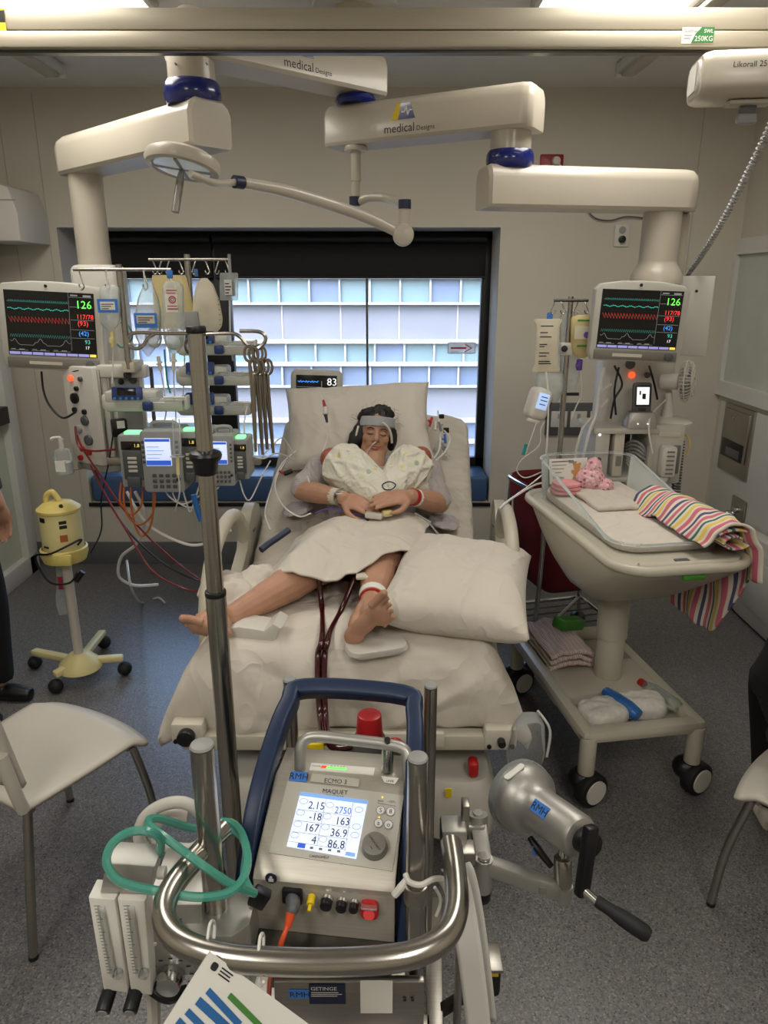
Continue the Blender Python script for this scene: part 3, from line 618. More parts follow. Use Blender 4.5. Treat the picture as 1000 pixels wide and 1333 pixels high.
# ================================================================ monitors
def monitor(label, pc, w_, h_, rz, roll, mount):
    t = thing('patient_monitor', label, 'monitor', V(pc) - V((0, 0, h_ / 2)), 'patient monitors')
    f = MX(pc, rz, 0, roll)
    top = [(-w_ / 2, -h_ / 2 + .03), (-w_ / 2 + .012, -h_ / 2), (w_ / 2 - .012, -h_ / 2), (w_ / 2, -h_ / 2 + .03), (w_ / 2, h_ / 2 - .03), (w_ / 2 - .02, h_ / 2 - .008), (w_ * .2, h_ / 2 + .004), (0, h_ / 2 + .006), (-w_ * .2, h_ / 2 + .004), (-w_ / 2 + .02, h_ / 2 - .008), (-w_ / 2, h_ / 2 - .03)]
    part('casing', B(f).pri(top, 0, .065, b=.01), 'mon_grey', t); part('back', B(f).box((0, .09, 0), (w_ * .7, .06, h_ * .7), .02), 'mon_dark', t)
    part('chin', B(f).box((0, -.002, -h_ * .42), (w_ * .9, .008, h_ * .12), .003), 'mon_dark', t)
    part('knob', B(f).cyl((w_ * .36, -.004, -h_ * .42), (w_ * .36, -.02, -h_ * .42), .016, b=.003), 'dgrey_plastic', t)
    part('badge', B(f).box((-.03, -.0065, -h_ * .42), (w_ * .32, .001, .012)), 'offwhite', t); part('camera_dot', B(f).cyl((-.01, .001, h_ * .465), (-.01, -.003, h_ * .465), .006, n=12), 'black', t)
    sw, sh = w_ * .86, h_ * .74; x0, z0 = -sw / 2, -h_ * .335; Y = -.004
    s = part('screen', B(f).box((0, -.0005, z0 + sh / 2), (sw, .005, sh)), 'screen', t)
    X = lambda u: x0 + u * sw
    Z = lambda v: z0 + v * sh
    def tr(name, m, fn, lw, u1=.71, n=140): part(name, B(f).line([(X(.03 + (u1 - .03) * i / n), Z(fn(i / n))) for i in range(n + 1)], lw, Y), m, s)
    rnd = random.Random(3)
    tr('trace', 'em_dcyan', lambda u: .83 + .008 * math.sin(u * 190) + (.02 if int(u * 30) != int((u - .007) * 30) else 0), .0013)
    tr('trace', 'em_cyan', lambda u: .72 + .01 * math.sin(u * 41) + .006 * math.sin(u * 150), .0015)
    tr('trace', 'em_dred', lambda u: .5 + .1 * (1 - ((u * 18) % 1)), .0011, n=144)
    tr('trace', 'em_dcyan', lambda u: .28 + .05 * (1 - abs(((u * 26) % 1) * 2 - 1)), .0009, n=208)
    tr('trace', 'em_grey', lambda u: .16 + .08 * max(0, math.sin(u * 14 + 1)) * (1 - .3 * math.sin(u * 60)), .0013)
    part('divider', B(f).quad(X(.715), Z(.1), .001, sh * .9, Y), 'em_grey', s)
    b = B(f)
    for v in (.93, .78, .58, .43, .3): b.quad(X(.725), Z(v), sw * .26, .0012, Y)
    b.quad(X(.74), Z(.95), sw * .08, sh * .02, Y).quad(X(.88), Z(.94), sw * .09, sh * .03, Y); part('readout_rule', b, 'em_grey', s)
    part('readout', B(f).text('126', X(.97), Z(.765), sh * .17, Y, 'r'), 'em_green', s)
    part('readout', B(f).text('117/78', X(.985), Z(.6), sh * .105, Y, 'r', .92).text('(93)', X(.92), Z(.5), sh * .105, Y, 'r'), 'em_red', s)
    part('readout', B(f).text('(42)', X(.92), Z(.345), sh * .1, Y, 'r'), 'em_blue', s)
    part('readout', B(f).text('93', X(.93), Z(.215), sh * .09, Y, 'r'), 'em_cyan', s); part('readout', B(f).text('17', X(.92), Z(.13), sh * .07, Y, 'r'), 'em_white', s)
    b = B(f)
    for k in range(7): b.quad(X(.01 + k * .13), Z(.01), sw * .12, sh * .042, Y)
    part('soft_key', b, 'em_lav', s); part('soft_key', B(f).quad(X(.92), Z(.01), sw * .07, sh * .042, Y), 'em_yellow', s)
    b = B(f)
    for k in range(3): b.quad(X(.02 + .24 * k), Z(.075), sw * .2, .0012, Y).quad(X(.03 + .24 * k), Z(.09), sw * .05, .002, Y).quad(X(.12 + .24 * k), Z(.085), sw * .06, .003, Y)
    part('soft_key', b, 'em_grey', s)
    part('mount_arm', B().tube([f @ V((0, .11, 0)), f @ V((.02, .16, -.01)), mount], .022, 10), 'mon_dark', t)
    return t
mp = P(67, 426, 3.0); ml = monitor('large patient monitor at the far left, beside the soap bottle and drip bags', mp, .40, .338, 4, 3.0, V((lc.x - .02, lc.y - .03, mp.z - .02)))
mp2 = P(832, 420, 2.84); mr = monitor('large patient monitor below the right pendant column, above the fan', mp2, .346, .290, -4, 2.0, V((rc.x, rc.y + .02, mp2.z)))
# ================================================================ left equipment head
zt, zb = P(120, 478, 2.95).z, P(120, 606, 2.95).z
E, A_, C_ = P(126, 540, 2.93), P(88, 540, 3.02), P(190, 540, 3.02)
plan = [(E.x, E.y), (C_.x, C_.y), (C_.x - .06, C_.y + .2), (A_.x + .02, A_.y + .2), (A_.x, A_.y)]
part('equipment_head', B().pri(plan, zb, zt, 'xy', b=.008), 'white_plastic', L1)
part('head_foot', B().pri([(lerp(x, (E.x + C_.x) / 2, .06), lerp(y, 3.05, .06)) for x, y in plan], zb - .03, zb, 'xy', b=.006), 'grey_plastic', L1)
part('head_cowl', B().box((lc.x + .02, lc.y - .02, (P(118, 345, lc.y).z + zt) / 2 - .01), (.2, .16, P(118, 345, lc.y).z - zt + .02), .03, seg=3), 'white_plastic', L1)
dl = (V(E) - V(A_)); dl.z = 0; dl.normalize(); fl = Matrix.Translation((A_.x, A_.y, zb)) @ Matrix((dl, V((-dl.y, dl.x, 0)), V((0, 0, 1)))).transposed().to_4x4()
wl = (V(E) - V(A_)).length; hh = zt - zb
for u, v, r, m_ in ((.3, .88, .012, 'em_orange'), (.62, .88, .01, 'dgrey_plastic'), (.45, .78, .01, 'black'), (.35, .68, .022, 'black'), (.3, .56, .011, 'black'), (.62, .55, .011, 'black'), (.6, .46, .02, 'dgrey_plastic'), (.35, .36, .018, 'grey_plastic'), (.65, .26, .022, 'dgrey_plastic'), (.4, .16, .012, 'red_plastic'), (.62, .13, .012, 'red_plastic'), (.3, .06, .012, 'red_plastic')):
    part('socket', B(fl).cyl((u * wl, .004, v * hh), (u * wl, -.012, v * hh), r, n=14, b=.003), m_, L1)
dr = (V(C_) - V(E)); dr.z = 0; wr = dr.length; dr.normalize(); frr = Matrix.Translation((E.x, E.y, zb)) @ Matrix((dr, V((-dr.y, dr.x, 0)), V((0, 0, 1)))).transposed().to_4x4()
for u in (.12, .3): part('rail_channel', B(frr).box((u * wr, -.004, hh / 2), (.012, .014, hh * .96), .003), 'steel_flat', L1)
part('recess_panel', B(frr).box((.68 * wr, -.002, hh * .5), (wr * .5, .008, hh * .9), .003), 'grey_plastic', L1)
for u, v, r, m_ in ((.55, .85, .012, 'black'), (.8, .86, .016, 'dgrey_plastic'), (.62, .6, .02, 'black'), (.85, .58, .014, 'dgrey_plastic'), (.5, .35, .012, 'chrome'), (.9, .32, .014, 'black'), (.45, .2, .016, 'hose_orange')):
    part('socket', B(frr).cyl((u * wr, .004, v * hh), (u * wr, -.014, v * hh), r, n=14, b=.003), m_, L1)
part('cross_rail', B().box(P(160, 483, 2.96), (.2, .05, .05), .008), 'white_plastic', L1); part('rail_knob', B().cyl(P(166, 488, 2.93), P(166, 488, 2.89), .016, b=.004), 'black', L1)
# ================================================================ drip poles and what hangs on them
def hook(b, p, s_=1, dx=.014):
    p = V(p); b.tube([p, p + V((dx * .3, -.004, -.012)), p + V((dx, -.008, -.05 * s_)), p + V((dx * 1.2, -.01, -.062 * s_)), p + V((dx * .6, -.012, -.072 * s_)), p + V((dx * .1, -.012, -.062 * s_)), p + V((0, -.012, -.052 * s_))], .0028, 6, 4)
    return b
Y1, Y2 = 2.86, 3.18
ip1 = thing('drip_pole', 'short drip pole with one crossbar beside the left monitor', 'drip pole', P(168, 480, Y1), 'drip poles')
part('post', B().cyl((P(168, 478, Y1).x, Y1, P(168, 480, Y1).z), (P(168, 478, Y1).x, Y1, P(163, 344, Y1).z), .012), 'steel', ip1)
zbar = P(163, 351, Y1).z; part('crossbar', B().cyl((P(97, 351, Y1).x, Y1 - .012, zbar), (P(224, 351, Y1).x, Y1 - .012, zbar), .006), 'steel', ip1)
for px in (104, 138, 187, 219): part('hook', hook(B(), (P(px, 351, Y1).x, Y1 - .012, zbar)), 'steel', ip1)
part('base_clamp', B().box((P(168, 480, Y1).x, Y1 + .05, P(168, 478, Y1).z), (.05, .12, .04), .006), 'beige_plastic', ip1)
ip2 = thing('drip_pole', 'drip pole with a row of hooks in front of the left blind', 'drip pole', P(250, 600, Y2), 'drip poles')
xp = P(250, 420, Y2).x
part('post', B().cyl((xp, Y2, P(250, 606, Y2).z), (xp, Y2, P(248, 331, Y2).z), .013), 'steel', ip2)
zb2 = P(248, 338, Y2).z; part('crossbar', B().cyl((P(195, 338, Y2).x, Y2 - .014, zb2), (P(300, 338, Y2).x, Y2 - .014, zb2), .006), 'steel', ip2)
for px, dx in ((200, .014), (212, -.014), (222, -.014), (234, .014), (256, -.014), (268, .014), (286, -.014), (294, .014)): part('hook', hook(B(), (P(px, 338, Y2).x, Y2 - .014, zb2), .8, dx), 'steel', ip2)
part('clamp_bracket', B().box(P(247, 417, Y2 - .02), (.085, .05, .075), .008), 'grey_plastic', ip2)
def bag(name, label, cat, px, y0, y1, wpx, Y, film, prof, th=.02, group=None, lean=0):
    a, c = P(px, y0, Y), P(px + lean, y1, Y); wd = P(px + wpx / 2, (y0 + y1) / 2, Y).x - P(px - wpx / 2, (y0 + y1) / 2, Y).x
    t = thing(name, label, cat, c, group); n_ = 18; b = B(); rings = []
    for i in range(n_ + 1):
        u = i / n_; q = a.lerp(c, u); k = 0
        for (u0, w0), (u1, w1) in zip(prof, prof[1:]):
            if u0 <= u <= u1 + 1e-6: k = lerp(w0, w1, (u - u0) / max(u1 - u0, 1e-6)); break
        hw = wd / 2 * k; d = th * (.15 + math.sin(math.pi * min(u * .9 + .08, 1)) * .85) * min(1, k + .1)
        rings.append([q + V((hw * math.cos(2 * math.pi * j / 20), d * math.copysign(abs(math.sin(2 * math.pi * j / 20)) ** .8, math.sin(2 * math.pi * j / 20)), 0)) for j in range(20)])
    part('bag_body', b.loft(rings), film, t); return t, a, c, wd
PB = [(0, .55), (.04, .9), (.1, 1), (.75, 1), (.9, .8), (1, .25)]
PD = [(0, .3), (.2, .8), (.4, 1), (.72, 1), (.88, .6), (1, .1)]
def label_on(t, a, c, wd, u0, u1, m_, th, lines=0, k=.7, name='label'):
    p, q = a.lerp(c, u0), a.lerp(c, u1); x = (p.x + q.x) / 2; f = MX((x, p.y - th - .001, q.z)); h_ = p.z - q.z
    L_ = part(name, B(f).box((0, 0, h_ / 2), (wd * k, .001, h_)), m_, t)
    if lines:
        b = B(f)
        for i in range(lines): b.quad(-wd * k * .42, h_ * (.1 + .8 * i / max(lines, 1)), wd * k * (.5 + .34 * ((i * 37) % 5) / 4), h_ * .3 / lines, -.0012)
        part('print', b, 'ink', L_)
    return L_
def line_down(t, pts, m_='tube_clear', r=.0028, name='drip_line'): return part(name, B().tube(pts, r, 6, 5), m_, t)
t, a, c, wd = bag('drip_bag', 'small clear drip bag with a blue label right of the left monitor', 'drip bag', 143, 371, 430, 27, Y1 - .02, 'bag_film', PB, .022, 'drip bags')
label_on(t, a, c, wd, .3, .6, 'tag_blue', .021, 0, .98); label_on(t, a, c, wd, .36, .54, 'paper', .0225, 3, .7)
part('drip_chamber', B().cyl(P(146, 432, Y1 - .02), P(147, 452, Y1 - .02), .008).cyl(P(146, 440, Y1 - .02), P(146, 446, Y1 - .02), .012), 'yellow_pale', t); line_down(t, [P(147, 452, Y1 - .02), P(147, 475, Y1 - .02), P(146, 500, Y1 - .03)])
part('hanger', B().tube([P(138, 352, Y1 - .02), P(139, 362, Y1 - .02), P(142, 373, Y1 - .02)], .003, 6), 'white_plastic', t)
t, a, c, wd = bag('drip_bag', 'clear pear-shaped drip bag with a blue and cream label, left of the red printed one', 'drip bag', 193, 368, 464, 33, Y1 - .02, 'bag_film', PD, .03, 'drip bags')
label_on(t, a, c, wd, .4, .6, 'tag_blue', .029, 0, .9); label_on(t, a, c, wd, .43, .54, 'offwhite', .031, 3, .7)
part('fluid', B().ball(P(200, 440, Y1 - .02), (.032, .022, .038)), 'fluid', t)
part('hanger', B().tube([P(187, 352, Y1 - .02), P(188, 362, Y1 - .02), P(190, 370, Y1 - .02)], .003, 6), 'white_plastic', t)
part('drip_chamber', B().cyl(P(206, 464, Y1 - .02), P(209, 482, Y1 - .02), .007).cyl(P(207, 472, Y1 - .02), P(208, 474, Y1 - .02), .013), 'white_plastic', t); line_down(t, [P(209, 482, Y1 - .02), P(214, 510, Y1), P(216, 540, Y1), P(205, 570, 2.85)])
t, a, c, wd = bag('drip_bag', 'clear drip bag printed in red, hanging in front of the cream bag', 'drip bag', 225, 366, 460, 28, Y1 - .03, 'bag_film', PB, .026, 'drip bags', 2)
label_on(t, a, c, wd, .1, .42, 'paper', .025, 0, .55)
L_ = part('red_print', B(MX((a.x, a.y - .0275, a.lerp(c, .42).z))).line(circ(.012, 14, 0, .045) + [(.012, .045)], .004).line(circ(.006, 10, 0, .045), .003).line([(-.02, .078), (.02, .078)], .004).line([(-.02, .012), (.02, .012)], .004).line([(-.02, .022), (.018, .022)], .003).line([(-.02, .068), (.016, .068)], .003), 'ink_red', t)
part('fluid', B().ball(P(226, 442, Y1 - .03), (.034, .022, .04)), 'fluid', t); part('blue_clip', B().box(P(221, 357, Y1 - .03), (.022, .012, .03), .004), 'tag_blue', t)
part('drip_chamber', B().cyl(P(226, 460, Y1 - .03), P(226, 482, Y1 - .03), .007).cyl(P(226, 468, Y1 - .03), P(226, 471, Y1 - .03), .012), 'white_plastic', t); line_down(t, [P(226, 482, Y1 - .03), P(227, 510, Y1), P(229, 545, Y1), P(225, 575, 2.85)])
t, a, c, wd = bag('drip_bag', 'flat cream nutrition bag at the back, left of the pole', 'drip bag', 220, 358, 428, 52, Y2 - .02, 'bag_yellow', [(0, .82), (.03, .86), (1, 1.1)], .016, 'drip bags', 10); line_down(t, [c, P(240, 460, Y2), P(238, 520, Y2)], 'tube_white')
t, a, c, wd = bag('drip_bag', 'rounded cream nutrition bag right of the pole in front of the window', 'drip bag', 266, 362, 432, 36, Y2 - .02, 'bag_milk', [(0, .2), (.12, .62), (.4, .95), (.75, 1.1), (.92, .95), (1, .6)], .02, 'drip bags', 6)
part('blue_clip', B().box(P(255, 355, Y2 - .02), (.016, .012, .03), .004), 'tag_blue', t); b = B(MX((a.x, a.y - .024, c.z)))
for i in range(9): b.line([(.055, .03 + i * .02), (.062, .031 + i * .02)], .002)
part('scale_mark', b, 'ink', t); line_down(t, [c, P(262, 460, Y2), P(256, 500, Y2)], 'tube_white')
t, a, c, wd = bag('pouch', 'clear zip pouch holding a small labelled vial on the end hook', 'pouch', 298, 355, 391, 24, Y2 - .03, 'bag_film', [(0, .9), (.05, 1), (.9, 1), (1, .95)], .012)
part('vial', B().box(P(299, 373, Y2 - .03), (.045, .012, .075), .008), 'grey_plastic', t); label_on(t, a, c, wd, .25, .8, 'paper', .013, 4, .4); part('strap', B().box(P(299, 346, Y2 - .03), (.012, .004, .09)), 'bag_film', t); line_down(t, [P(299, 391, Y2 - .03), P(300, 440, Y2 - .03), P(303, 470, Y2 - .03)], 'tube_clear', .004)
# syringe pumps
def syringe_pump(label, px, py, Y, flip=0):
    c = P(px, py, Y); t = thing('syringe_pump', label, 'syringe pump', c - V((0, 0, .05)), 'syringe pumps'); f = MX(c, 2, 0, 0)
    part('body', B(f).box((0, .05, -.02), (.3, .1, .045), .012).box((-.045, .05, .012), (.2, .1, .05), .012), 'syr_body', t)
    s = part('control_panel', B(f).box((-.055, -.004, .03), (.115, .016, .05), .006, Matrix.Rotation(R(-12), 4, 'X')), 'syr_blue', t)
    part('display', B(f).box((-.055, -.012, .038), (.07, .004, .026), .001, Matrix.Rotation(R(-12), 4, 'X')), 'screen', s)
    for i in range(5): part('button', B(f).cyl((-.1 + i * .022, -.012, .012), (-.1 + i * .022, -.018, .012), .0055, n=10), 'tag_blue', s)
    part('clamp_knob', B(f).box((.02, -.012, -.018), (.038, .022, .034), .006), 'syr_blue', t)
    part('syringe_barrel', B(f).cyl((.02, -.006, .004), (.12, -.006, .004), .011), 'clear', t); part('plunger_rod', B(f).cyl((.08, .0, .012), (.165, .0, .012), .005).cyl((.06, .02, -.026), (.165, .02, -.026), .008), 'white_plastic', t)
    part('plunger_head', B(f).box((.165, .01, -.006), (.012, .05, .05), .004), 'syr_body', t); part('rear_clamp', B(f).box((-.145, .05, -.005), (.03, .09, .06), .012), 'offwhite', t); return t
for i, py in enumerate((449, 489, 528)): syringe_pump(('topmost of three syringe pumps stacked behind the tall steel pole', 'middle one of three syringe pumps stacked behind the tall steel pole', 'lowest of three syringe pumps stacked behind the tall steel pole')[i], 279, py, 3.02)
syringe_pump('single syringe pump mounted on the left equipment head', 186, 522, 2.78)
for px, py in ((245, 449), (245, 489), (245, 528)): part('pump_clamp', B().box(P(px + 5, py, Y2 - .03), (.05, .07, .04), .006), 'grey_plastic', ip2)
# infusion pumps: controllers with plug-in modules
def module(label, px0, px1, py0, py1, Y, lit=True):
    a, c = P(px0, py1, Y), P(px1, py0, Y); wd, h_ = c.x - a.x, c.z - a.z; f = MX((a.x + wd / 2, Y, a.z), 0)
    t = thing('infusion_module', label, 'infusion pump', (a.x + wd / 2, Y, a.z), 'infusion pump modules')
    part('body', B(f).pri(rrect(wd, h_, .008, 3, 0, h_ / 2), 0, .12, b=.005), 'alaris', t); part('door', B(f).box((0, -.006, h_ * .43), (wd * .72, .014, h_ * .55), .005), 'alaris_d', t)
    part('latch', B(f).box((0, -.012, h_ * .12), (wd * .5, .02, h_ * .2), .006), 'alaris_d', t)
    s = part('display', B(f).box((0, -.003, h_ * .8), (wd * .78, .008, h_ * .16), .002), 'screen', t); part('rate', B(f).text('1.8', wd * .3, h_ * .775, h_ * .09, -.0085, 'r'), 'em_yellow', s)
    for i in range(4): part('button', B(f).box((0, -.014, h_ * (.33 + .08 * i)), (wd * .34, .005, h_ * .05), .002), 'mon_grey', t)
    if lit: part('status_light', B(f).box((0, .03, h_ + .004), (wd * .6, .04, .012), .004), 'em_lamp', t)
    return t
def controller(label, px0, px1, py0, py1, Y):
    a, c = P(px0, py1, Y), P(px1, py0, Y); wd, h_ = c.x - a.x, c.z - a.z; f = MX((a.x + wd / 2, Y, a.z), 0)
    t = thing('infusion_controller', label, 'infusion pump', (a.x + wd / 2, Y, a.z), 'infusion pump controllers')
    part('body', B(f).pri(rrect(wd, h_, .014, 3, 0, h_ / 2), -.012, .13, b=.006), 'alaris', t)
    s = part('display', B(f).box((-wd * .08, -.013, h_ * .66), (wd * .62, .006, h_ * .44), .002), 'em_screen', t)
    part('title_bar', B(f).quad(-wd * .38, h_ * .83, wd * .6, h_ * .045, -.0166), 'em_sblue', s); part('status_bar', B(f).quad(-wd * .38, h_ * .45, wd * .6, h_ * .08, -.0166), 'em_sblue', s)
    b = B(f)
    for i in range(4): b.quad(-wd * .35, h_ * (.56 + .06 * i), wd * (.3 + .06 * (i % 3)), .003, -.0166)
    part('entry', b, 'em_bar', s); proto_k = None
    for i in range(3):
        for j in range(4): part('key', B(f).box((-wd * .22 + j * wd * .16, -.014, h_ * (.1 + .09 * i)), (wd * .1, .006, h_ * .055), .002), 'alaris_d', t)
    for i in range(5):
        for sx in (-.44, .38): part('key', B(f).box((wd * sx if sx > 0 else wd * -.44, -.013, h_ * (.5 + .08 * i)), (wd * .07, .005, h_ * .045), .002), 'alaris_d', t)
    part('key', B(f).cyl((wd * .36, -.012, h_ * .22), (wd * .36, -.017, h_ * .22), wd * .05, n=12), 'black', t)
    part('handle', B(f).tube([(-wd * .3, .05, h_), (-wd * .25, .05, h_ + .02), (wd * .25, .05, h_ + .02), (wd * .3, .05, h_)], .008), 'alaris', t); return t
Yp = 2.72
module('infusion pump module at the left end with green light', 160, 188, 566, 634, Yp); controller('left infusion pump controller with lit blue and white screen', 190, 236, 560, 640, Yp)
module('infusion pump module between the left controller and the tall pole', 238, 257, 562, 628, Yp); module('infusion pump module partly hidden by the tall steel pole', 258, 275, 560, 624, Yp)
controller('right infusion pump controller with lit blue and white screen', 276, 304, 566, 632, Yp); module('infusion pump module at the right end of the row', 305, 322, 572, 624, Yp)
part('pump_rail', B().box(P(240, 600, Yp + .15), (.62, .03, .03), .005), 'steel_flat', ip2); part('pump_rail_arm', B().box(P(232, 575, Yp + .3), (.06, .3, .04), .006), 'steel_flat', ip2)
t = thing('feed_syringe', 'large clear upright syringe clipped in front of the infusion pumps', 'syringe', P(231, 594, Yp - .06))
part('barrel', B().cyl(P(231, 592, Yp - .06), P(229, 546, Yp - .06), .014), 'clear', t); part('flange', B().box(P(231, 594, Yp - .06), (.05, .02, .006), .002), 'clear', t); part('tip', B().cyl(P(231, 594, Yp - .06), P(232, 618, Yp - .06), .006), 'yellow_pale', t); line_down(t, [P(232, 618, Yp - .06), P(234, 640, Yp - .05), P(228, 665, Yp)], 'tube_clear')
# hand rub bottle on the pendant
c = P(85, 617, 2.9); t = thing('hand_rub_bottle', 'clear pump bottle of hand rub left of the equipment head', 'bottle', c)
part('bottle_body', B().lat([(.03, 0), (.036, .006), (.036, .08), (.03, .1), (.012, .108)], c, n=20), 'clear', t); part('liquid', B().lat([(.028, .004), (.033, .008), (.033, .05)], c, n=20), 'fluid', t)
part('label', B().box(c + V((0, -.0345, .04)), (.04, .006, .045)), 'paper', t); part('pump', B().cyl(c + V((0, 0, .1)), c + V((0, 0, .145)), .011).tube([c + V((0, 0, .145)), c + V((-.005, 0, .152)), c + V((-.03, -.01, .15)), c + V((-.034, -.01, .142))], .006), 'white_plastic', t)
part('wire_holder', B().tube([c + V((.037, 0, .02)), c + V((.06, .03, .02)), V((A_.x, A_.y + .05, c.z + .02))], .004), 'steel', t)
# leads and hoses around the left head
def lead(label, pts, m_, r=.0045, cat='cable', name='cable', group=None): return solo(name, B().tube(pts, r, 7, 6), m_, label, cat, group)
lead('black cable looping from the left monitor to the equipment head', [P(54, 484, 3.06), P(57, 510, 3.0), P(66, 530, 2.95), P(82, 544, 2.93), P(99, 536, 2.93)], 'black')
lead('short black cable under the left monitor', [P(84, 482, 3.05), P(92, 484, 3.0), P(103, 482, 2.97)], 'black', .003)
lead('dark red hose falling from the head toward the bed, upper one', [P(100, 566, 2.9), P(108, 584, 2.88), P(130, 618, 2.85), P(165, 668, 2.8), P(210, 715, 2.76), P(262, 755, 2.72), P(300, 762, 2.6)], 'hose_red', .0042, 'hose', 'hose')
lead('dark red hose falling from the head toward the bed, lower one', [P(118, 606, 2.9), P(135, 640, 2.85), P(170, 700, 2.75), P(200, 745, 2.7), P(245, 768, 2.68), P(275, 768, 2.6)], 'hose_red', .004, 'hose', 'hose')
lead('thin red lead crossing the head panel to the infusion pumps', [P(98, 555, 2.9), P(102, 580, 2.88), P(120, 587, 2.85), P(150, 585, 2.8)], 'hose_red', .004)
lead('dark blue hose running from the head to the bed', [P(124, 612, 2.9), P(140, 650, 2.85), P(170, 695, 2.78), P(215, 735, 2.72), P(262, 757, 2.7), P(290, 760, 2.6)], 'black', .0045, 'hose', 'hose')
for k, (x0, w_, dp) in enumerate(((158, 20, 42), (163, 28, 55), (172, 20, 70))):
    lead(('short inner', 'middle', 'long outer')[k] + ' loop of orange brown lead hanging below the infusion pumps', [P(x0, 628, 2.8), P(x0 - 2, 650, 2.78), P(x0 + 4, 628 + dp * .8, 2.78), P(x0 + w_ * .7, 628 + dp, 2.78), P(x0 + w_ * 1.3, 628 + dp * .7, 2.78), P(x0 + w_ * 1.4, 630, 2.8)], 'hose_orange', .0042, 'cable', 'cable', 'orange brown leads below the pumps')
lead('white hose curling down to the floor beside the yellow stand', [P(176, 640, 2.85), P(188, 670, 2.88), P(180, 705, 2.95), P(158, 725, 3.05), P(155, 750, 3.1), P(175, 762, 3.15), P(206, 761, 3.15)], 'tube_white', .007, 'hose', 'hose')
lead('white drain tube bending across to the bed rail', [P(165, 640, 2.85), P(190, 680, 2.8), P(230, 704, 2.75), P(262, 709, 2.7), P(300, 690, 2.6)], 'tube_white', .006, 'hose', 'hose')
lead('clear tube lying in a loop on the floor below the pendant', [P(165, 730, 3.2), P(172, 768, 3.1), PZ(185, 785, .01), PZ(205, 778, .01), PZ(215, 785, .01)], 'tube_clear', .006, 'hose', 'hose')
for k, (a0, b0) in enumerate((((212, 634), (268, 640)), ((222, 634), (285, 634)), ((236, 634), (262, 624)))):
    lead(('white pump lead under the left controller', 'longest white pump lead crossing under the pump row', 'short white pump lead behind the tall pole')[k], [P(a0[0], a0[1] - 4, Yp + .05), P(a0[0] + 8, a0[1] + 12 + 6 * k, Yp + .04), P((a0[0] + b0[0]) / 2, a0[1] + 22 + 4 * k, Yp + .04), P(b0[0], b0[1], Yp + .05)], 'tube_white', .0032, 'cable', 'cable', 'white pump leads')
lead('thin white line from the right pump stack to the bed', [P(322, 528, 3.0), P(318, 560, 2.95), P(330, 600, 2.9), P(350, 585, 3.0), P(368, 570, 3.1), P(382, 592, 3.15)], 'tube_clear', .003, 'tube', 'tube')
lead('thin white line looping from the pump modules to the pillow', [P(305, 560, 2.95), P(316, 585, 2.8), P(340, 597, 2.85), P(362, 590, 3.0), P(385, 600, 3.1)], 'tube_clear', .003, 'tube', 'tube')
lead('thin white line crossing below the pumps to the left rail', [P(312, 625, 2.75), P(318, 645, 2.75), P(326, 650, 2.78), P(340, 622, 2.9), P(352, 600, 3.0)], 'tube_clear', .003, 'tube', 'tube')
lead('pale blue plastic sleeve hanging below the pumps', [P(252, 644, Yp), P(256, 660, Yp), P(262, 678, Yp)], 'blue_pack', .011, 'sleeve', 'plastic_sleeve')
lead('teal drip line beside the clear drip bags', [P(214, 455, Y1), P(216, 480, Y1), P(218, 498, Y1), P(222, 512, Y1)], 'teal', .0035, 'tube', 'tube')
lead('green oxygen tubing looped on the equipment head', [P(158, 420, 2.93), P(168, 425, 2.9), P(172, 440, 2.9), P(160, 452, 2.93), P(152, 448, 2.93)], 'tube_green', .004, 'tube', 'tube')
lead('dark corrugated hose rising behind the pumps', [P(196, 478, 3.1), P(198, 500, 3.1), P(200, 540, 3.08), P(205, 575, 3.0)], 'dgrey_plastic', .008, 'hose', 'hose')
t = thing('power_adapter', 'black power adapter with white tag on the left equipment head', 'adapter', P(152, 562, 2.88)); part('brick', B(frr).box((.4 * wr, -.03, hh * .4), (.06, .045, .07), .006), 'black', t); part('tag', B(frr).box((.42 * wr, -.054, hh * .44), (.03, .002, .03)), 'paper', t); part('cord', B().tube([P(148, 560, 2.87), P(142, 600, 2.86), P(132, 650, 2.86), P(132, 690, 2.88), P(118, 720, 2.9)], .003, 6), 'black', t)
# ================================================================ right equipment shelf
part('white_panel', B().box(P(903, 412, rc.y + .12), (.13, .02, .32), .004, Matrix.Rotation(R(-20), 4, 'Z')), 'white_plastic', L2)
part('panel_screw', B().cyl(P(907, 379, rc.y + .1), P(907, 379, rc.y + .09), .006, n=10), 'black', L2)
Ys = 2.96
zs0, zs1, zs2 = P(820, 626, Ys).z, P(820, 556, Ys).z, P(820, 465, Ys).z
x0, x1 = P(772, 590, Ys).x, P(850, 590, Ys).x
part('equipment_head', B().box((P(828, 500, Ys + .16).x, Ys + .2, (zs1 + zs2) / 2 + .06), (.3, .16, zs2 - zs1 + .2), .03), 'white_plastic', L2)
for px, py, r, m_ in ((822, 488, .014, 'em_orange'), (842, 488, .012, 'dgrey_plastic'), (832, 504, .016, 'black'), (832, 515, .016, 'black'), (820, 474, .02, 'dgrey_plastic')):
    p = P(px, py, Ys + .12); part('socket', B().cyl(p, p + V((0, -.014, 0)), r, n=16, b=.003), m_, L2)
sh = thing('equipment_rack', 'grey open-fronted rack of monitor modules under the right monitor', 'rack', ((x0 + x1) / 2, Ys + .1, zs0), )
b = B(); W_ = x1 - x0; cx = (x0 + x1) / 2
b.box((cx, Ys + .1, zs1 - .012), (W_ + .02, .26, .024), .006).box((cx, Ys + .1, zs0 + .01), (W_, .24, .02), .004).box((x0 + .03, Ys + .1, (zs0 + zs1) / 2), (.06, .24, zs1 - zs0 - .02), .006).box((x1 - .012, Ys + .1, (zs0 + zs1) / 2), (.024, .24, zs1 - zs0 - .02), .004)
